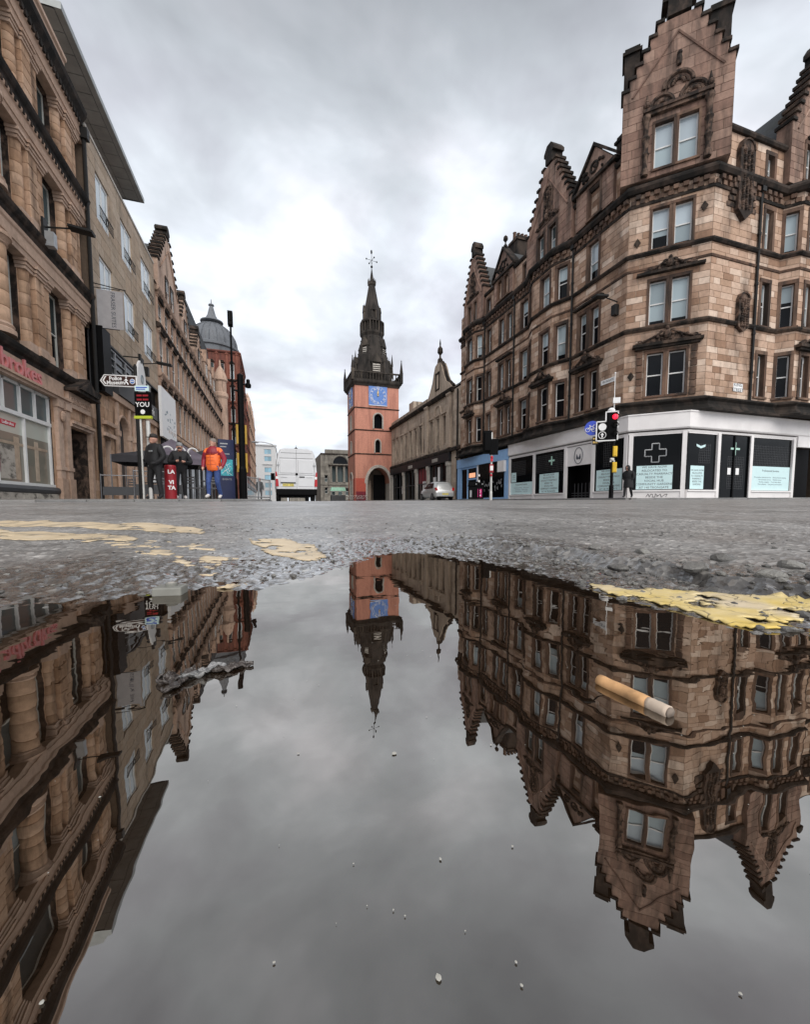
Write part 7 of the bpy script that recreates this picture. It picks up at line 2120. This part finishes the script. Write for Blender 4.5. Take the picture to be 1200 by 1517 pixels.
TB_ = thing('cafe_table', 'small round silver cafe table under a black gazebo', 'table', (0, 0, 0), 0, 'cafe tables under the gazebos')
part('table_top', MB().lathe([(.34, .72), (.35, .73), (.35, .745), (.34, .75)], n=20), 'chair_metal', TB_, world=False)
part('pedestal', MB().lathe([(.22, 0), (.22, .02), (.03, .06), (.03, .72)], n=10), 'iron', TB_, world=False)
for i, (x, y) in enumerate(((-4.8, 19.6), (-2.35, 17.7), (-3.9, 16.7))):
    o = TB_ if i == 0 else copy_tree(TB_)
    o['label'] = 'small round silver cafe table ' + ('carrying a white tub', 'between the barrel and the orange jacket', 'behind the stocky person in black')[i]
    o.location = (x, y, gz(x, y, .075))
for i, (x, y, lb) in enumerate(((-5.4, 18.2, 'low dark cafe barrier screen in front of the left doorway'), (-3.6, 15.6, 'dark cafe barrier screen behind the red barrel'))):
    T = thing('barrier_screen', lb, 'barrier', (x, y, gz(x, y, .075)), radians(10))
    part('screen', MB().box(-.7, .7, -.015, .015, .2, .52), 'charcoal', T, world=False)
    part('rail', MB().tube((-.75, 0, .95), (.75, 0, .95), .02, .02, 6), 'chair_metal', T, world=False)
    for sx in (-1, 1): part('post', MB().lathe([(.17, 0), (.17, .02), (.02, .04), (.02, 1.0)], (sx * .75, 0, 0), 10), 'chair_metal', T, world=False)
x, y = -4.45, 14.9
T = thing('planter_tub', 'small white tub standing on the cafe table by the left gazebo', 'tub', (-4.8, 19.6, gz(-4.8, 19.6, .075) + .751))
part('tub', MB().lathe([(.1, 0), (.13, .02), (.15, .3), (.16, .34), (.14, .34)], n=14), 'white_print', T, world=False)
part('lid', MB().lathe([(.15, .34), (.15, .37), (.04, .38), (.04, .41)], n=14), 'white_print', T, world=False)
# litter bin
x, y = 14.5, 27.4; z = gz(x, y, .075)
T = thing('litter_bin', 'wide black litter bin with a magenta sticker in front of the blue shop', 'bin', (x, y, z), radians(-25))
part('bin_body', MB().block(-.55, .55, -.35, .35, 0, .95, .03), 'black_paint', T, world=False)
part('bin_lid', MB().prism([(-.6, .97), (.6, .97), (.55, 1.3), (-.55, 1.3)], -.4, .4).tube((-.62, -.3, .97), (.62, -.3, .97), .04, .04, 6), 'black_paint', T, world=False)
part('sticker', MB().box(.12, .42, -.36, -.345, .15, .75), 'magenta', T, world=False)
part('sticker_print', MB().ring((.27, -.362, .55), .07, .015, 'y', 12, 4).box(.18, .36, -.365, -.36, .25, .32), 'white_print', T, world=False)
part('notice', MB().box(-.45, -.32, -.36, -.345, .15, .65).ball((.0, -.4, 1.1), .06, 6, 4).ball((.45, -.4, 1.1), .06, 6, 4), 'grey_metal', T, world=False)
x, y = 13.95, 25.9; z = gz(x, y, .075)
T = thing('bollard_post', 'thin dark parking post with pale bands left of the magenta-stickered bin', 'post', (x, y, z))
part('pole', MB().lathe([(.05, 0), (.05, 2.3), (.02, 2.35)], n=8), 'black_paint', T, world=False)
part('band', MB().lathe([(.058, 1.2), (.058, 1.35)], n=8).lathe([(.058, 1.6), (.058, 1.75)], n=8), 'white_print', T, world=False)
# bicycles by the tower
def bike(lbl, grp):
    T = thing('bicycle', lbl, 'bicycle', (0, 0, 0), 0, grp)
    for dx in (-.5, .5):
        W_ = part('wheel', MB().ring((dx, 0, .34), .32, .022, 'y', 20, 5), 'tyre', T, world=False)
        sp_ = MB()
        for i in range(6):
            a = pi * i / 6; sp_.tube((dx - .31 * cos(a), 0, .34 - .31 * sin(a)), (dx + .31 * cos(a), 0, .34 + .31 * sin(a)), .006, .006, 4)
        part('spokes', sp_, 'chair_metal', W_, world=False)
    part('frame', MB().path([(-.5, 0, .34), (-.15, 0, .8), (.36, 0, .78), (0, 0, .34), (-.5, 0, .34)], .02, 6).path([(-.15, 0, .8), (0, 0, .34)], .02, 6).path([(.5, 0, .34), (.34, 0, .95)], .02, 6), 'pole_grey', T, world=False)
    part('handlebar', MB().path([(.34, -.26, 1.0), (.34, .26, 1.0)], .018, 6).path([(.34, 0, .93), (.34, 0, 1.0)], .02, 6), 'iron', T, world=False)
    part('saddle', MB().ball((-.2, 0, .9), .1, 8, 5, sx=1.3, sy=.7, sz=.4).tube((-.15, 0, .78), (-.18, 0, .9), .015, .015, 5), 'iron', T, world=False)
    return T
BK = bike('grey bicycle leaning among others at the foot of the orange tower', 'bicycles parked at the foot of the tower')
for i, (x, y, a) in enumerate(((11.2, 62.0, .3), (12.0, 62.4, -.2), (12.8, 62.2, .5), (13.5, 62.6, .1))):
    o = BK if i == 0 else copy_tree(BK)
    o['label'] = ('leftmost grey bicycle at the foot of the orange tower', 'second grey bicycle from the left before the tower', 'grey bicycle in front of the side arch of the tower', 'grey bicycle in front of the maroon hoarding')[i]
    o.location = (x, y, gz(x, y)); o.rotation_euler = (0, 0, a)
x, y = 10.6, 70.0; z = gz(x, y)
T = thing('market_stall', 'small mint green topped stall far off beside the foot of the tower', 'stall', (x, y, z))
part('canopy', MB().prism([(-1.3, 1.7), (1.3, 1.7), (1.1, 2.3), (-1.1, 2.3)], -.8, .8), 'mint_paint', T, world=False)
part('counter', MB().box(-1.2, 1.2, -.7, .7, 0, 1.0), 'charcoal', T, world=False)
for sx in (-1, 1): part('post', MB().box(sx * 1.15 - .04, sx * 1.15 + .04, -.7, -.62, 1.0, 1.75), 'grey_metal', T, world=False)
x, y = 8.9, 62; z = gz(x, y)
# kerbside guard rail near the mast
x, y = -.6, 19.0; z = gz(x, y)
T = thing('guard_rail', 'grey pedestrian guard rail between the black mast and the distant pedestrian', 'railing', (x, y, z), radians(70))
part('rail', MB().tube((-1.4, 0, 1.0), (1.4, 0, 1.0), .025, .025, 6).tube((-1.4, 0, .2), (1.4, 0, .2), .025, .025, 6), 'grey_metal', T, world=False)
for i in range(3): part('post', MB().tube((-1.4 + 1.4 * i, 0, 0), (-1.4 + 1.4 * i, 0, 1.05), .03, .03, 6), 'grey_metal', T, world=False)
bb = MB()
for i in range(18): bb.tube((-1.3 + i * .153, 0, .2), (-1.3 + i * .153, 0, 1.0), .009, .009, 4)
part('bars', bb, 'grey_metal', T, world=False)

# ------------------------------------------------------------------ litter and stones round the puddle
def on_road(c, d):
    z, s_ = road_height(np.array([c]), np.array([d])); x, y = to_world(c, d)
    return x, y, float(z[0])
def rock_mesh(name, seed, mat, sub=2):
    bm = bmesh.new(); bmesh.ops.create_icosphere(bm, subdivisions=sub, radius=1)
    r_ = random.Random(seed); ax = [Vector((r_.uniform(-1, 1), r_.uniform(-1, 1), r_.uniform(-1, 1))).normalized() for _ in range(9)]
    hs = [r_.uniform(.55, .9) for _ in ax]
    for v in bm.verts:
        for a, h in zip(ax, hs):
            d_ = v.co.dot(a)
            if d_ > h: v.co -= a * (d_ - h) * .85
    me = bpy.data.meshes.new(name); bm.to_mesh(me); bm.free(); me.materials.append(MATS[mat]); return me
rocks = [(.262, .36, .0135, 'large pale wedge of broken tarmac on the road edge right of centre'), (.29, .318, .011, 'dark rounded tarmac lump beside the cracked yellow line'), (.318, .306, .011, 'lump of broken tarmac at the far right edge of the picture'), (.268, .455, .01, 'small dark lump at the back of the broken road edge'), (.236, .5, .01, 'low flat stone at the start of the broken road edge'),
         (.315, .395, .012, 'flat pale chunk behind the dark tarmac lumps'), (.222, .42, .011, 'dark wet stone at the rim of the puddle below the big wedge'), (.245, .315, .009, 'little grey stone touching the top of the yellow line'), (.335, .35, .011, 'broad low chunk on the far right behind the yellow line')]
for i, (c, d, r, lb) in enumerate(rocks):
    x, y, z = on_road(c, d)
    o = obj('tarmac_lump', rock_mesh('tarmac_lump', 20 + i, 'pebble_stone'), None, (x, y, z + r * .12), random.uniform(0, 6))
    o.scale = (r * 1.15, r * .8, r * .5); o['label'] = lb; o['category'] = 'stone'; o['group'] = 'broken tarmac lumps round the puddle'
cand_c = rng.uniform(-.6, .6, 60000); cand_d = rng.uniform(.12, 1.1, 60000)
zc_, sc2 = road_height(cand_c, cand_d)
prob = np.exp(-((sc2 - .05) / .07) ** 2) * (.3 + .7 * smooth(-.1, .1, cand_c)) + .05 * (sc2 > 0)
keep = (rng.random(60000) < prob * .16) & (zc_ > -.004)
base = [rock_mesh('p', 60 + k, 'pebble_stone', 1) for k in range(4)]
pv, pf = [], []
tv = [np.array([v.co[:] for v in b.vertices]) for b in base]; tf = [[list(p.vertices) for p in b.polygons] for b in base]
for c, d, z in zip(cand_c[keep], cand_d[keep], zc_[keep]):
    k = random.randrange(4); r = random.choice((.0016, .0022, .003, .0042)) * random.uniform(.7, 1.3); a = random.uniform(0, 6.28)
    x, y = to_world(c, d)
    P = tv[k] * np.array([r, r * .8, r * .55])
    P = np.stack([P[:, 0] * cos(a) - P[:, 1] * sin(a) + x, P[:, 0] * sin(a) + P[:, 1] * cos(a) + y, P[:, 2] + z + r * .1], -1)
    n0 = len(pv); pv.extend(P.tolist()); pf.extend([[i + n0 for i in f] for f in tf[k]])
me = bpy.data.meshes.new('grit'); me.from_pydata(pv, [], pf); me.materials.append(MATS['pebble_stone'])
o = obj('grit', me, kind='stuff'); o['label'] = 'loose grit and chips scattered round the rim of the puddle'; o['category'] = 'grit'
# cigarette end
A3, B3 = Vector(to_world(.0755, .1565) + (.0012,)), Vector(to_world(.0885, .1275) + (.0012,))
mid = (A3 + B3) / 2; dv = B3 - A3; L = dv.length
T = thing('cigarette_end', 'burnt orange-filtered cigarette end floating in the puddle on the right', 'cigarette end', mid, atan2(dv.y, dv.x))
def wob(x0, x1, r, n, seed):
    r_ = random.Random(seed); vs = []; M = 14
    for i in range(n + 1):
        x = x0 + (x1 - x0) * i / n
        for j in range(M):
            a = 2 * pi * j / M; rr_ = r * (1 + r_.uniform(-.05, .05)); vs.append((x, rr_ * cos(a), rr_ * sin(a) * .92))
    fs = [(i * M + j, (i + 1) * M + j, (i + 1) * M + (j + 1) % M, i * M + (j + 1) % M) for i in range(n) for j in range(M)]
    fs += [tuple(range(M)), tuple(range(n * M + M - 1, n * M - 1, -1))]
    return MB().add(vs, fs)
part('filter', wob(-L * .43, L * .2, .0024, 8, 1), 'paper_filter', T, world=False, smooth=True)
part('paper', wob(L * .2, L * .43, .0023, 6, 2), 'paper_white', T, world=False, smooth=True)
part('ash_tip', wob(L * .43, L * .45, .0019, 3, 3), 'ash', T, world=False, smooth=True)
# square plastic cap
x, y = to_world(-.184, .313)
T = thing('plastic_cap', 'pale grey square plastic cap with a round stud at the edge of the puddle', 'plastic cap', (x, y, 0.0012), radians(-8))
b_ = MB(); b_.box(-.0105, .0105, -.008, .008, -.002, .0052)
cp = part('cap_body', b_, 'pale_plastic', T, world=False)
bv = cp.modifiers.new('bevel', 'BEVEL'); bv.width = .0012; bv.segments = 2
st = part('stud', MB().lathe([(.0042, .005), (.0042, .0072), (.0037, .0077)], (.001, 0, 0), 18), 'pale_plastic', T, world=False)
part('stud_top', MB().lathe([(.0026, .0077), (.0024, .008)], (.001, 0, 0), 14), 'stone_white', T, world=False)
# crumpled leaf litter in the water
def crumple(name, c, d, rx, ry, seed, mat, label, cat, rot, hz=.004):
    n, m = 16, 9; r_ = random.Random(seed)
    xs, ys = np.meshgrid(np.linspace(-1, 1, n), np.linspace(-1, 1, m))
    zz = fbm(xs + seed, ys, 2.6, 3, seed) * 2.0
    edge = 1 - .45 * np.abs(fbm(xs + seed * 3, ys * 0, 2.2, 3, seed + 4)) * 2
    X = xs * rx * (1 - .25 * ys ** 2); Y = ys * ry * edge * (1 - .55 * xs ** 2) + .25 * ry * np.sin(xs * 3)
    Z = zz * hz + .0006
    x0, y0 = to_world(c, d)
    me = bpy.data.meshes.new(name)
    idx = np.arange(n * m).reshape(m, n)
    f_ = np.stack([idx[:-1, :-1], idx[:-1, 1:], idx[1:, 1:], idx[1:, :-1]], -1).reshape(-1, 4)
    me.from_pydata(np.stack([X, Y, Z], -1).reshape(-1, 3).tolist(), [], f_.tolist()); me.polygons.foreach_set('use_smooth', [True] * len(me.polygons)); me.materials.append(MATS[mat])
    o = obj(name, me, None, (x0, y0, .0008), rot); s_ = o.modifiers.new('t', 'SOLIDIFY'); s_.thickness = .0006
    o['label'] = label; o['category'] = cat; o['group'] = 'wet leaves floating in the puddle'
    return o
crumple('wet_leaf', -.0735, .168, .0085, .0032, 3, 'wet_leaf', 'dark curled wet leaf at the right tip of the floating leaf litter', 'leaf', .15, .003)
crumple('wet_leaf', -.0835, .163, .0095, .004, 8, 'foil_leaf', 'shiny silvery wet leaf in the middle of the floating leaf litter', 'leaf', .5, .0035)
crumple('wet_leaf', -.0915, .158, .0075, .0036, 12, 'wet_leaf', 'dark ragged leaf at the left of the floating leaf litter', 'leaf', .3, .0035)
crumple('wet_leaf', -.088, .1505, .006, .0022, 15, 'wet_leaf', 'small dark leaf scrap nearest the camera in the floating leaf litter', 'leaf', .9, .002)
crumple('wet_leaf', -.146, .338, .012, .006, 18, 'worn_yellow_paint', 'yellowish flake lying at the far edge of the water left of centre', 'leaf', .2, .002)
sv, sfc = [], []
pts = [(-0.073, 0.092, 1), (-0.03, 0.109, 1), (-0.003, 0.109, 2.2), (0.007, 0.075, 1.2), (0.005, 0.055, 1.8), (0.017, 0.057, .9), (0.017, 0.054, .9), (-0.02, 0.057, .8), (-0.051, 0.052, 1.2), (0.0, 0.064, .6), (-0.002, 0.065, .6), (-0.01, 0.074, .6), (0.048, 0.053, .9), (0.022, 0.078, .8), (0.025, 0.113, .8)]
pts += [(random.uniform(-.12, .14), random.uniform(.055, .32), random.uniform(.25, .55)) for _ in range(110)]
for c, d, k in pts:
    x, y = to_world(c, d); r = .0004 * k * (.5 + d * 4)
    if sdf(np.array([c]), np.array([d]), PUDDLE)[0] > -.01: continue
    P = [(x + r * random.uniform(.6, 1.2) * cos(a), y + r * random.uniform(.6, 1.2) * sin(a), .0003) for a in np.linspace(0, 2 * pi, 8)[:-1]]
    n0 = len(sv); sv += P + [(x, y, .0003 + r * .12)]
    sfc += [[n0 + i, n0 + (i + 1) % 7, n0 + 7] for i in range(7)]
me = bpy.data.meshes.new('floating_specks'); me.from_pydata(sv, [], sfc); me.materials.append(MATS['speck'])
o = obj('floating_specks', me, kind='stuff'); o['label'] = 'tiny pale specks floating on the puddle'; o['category'] = 'specks'
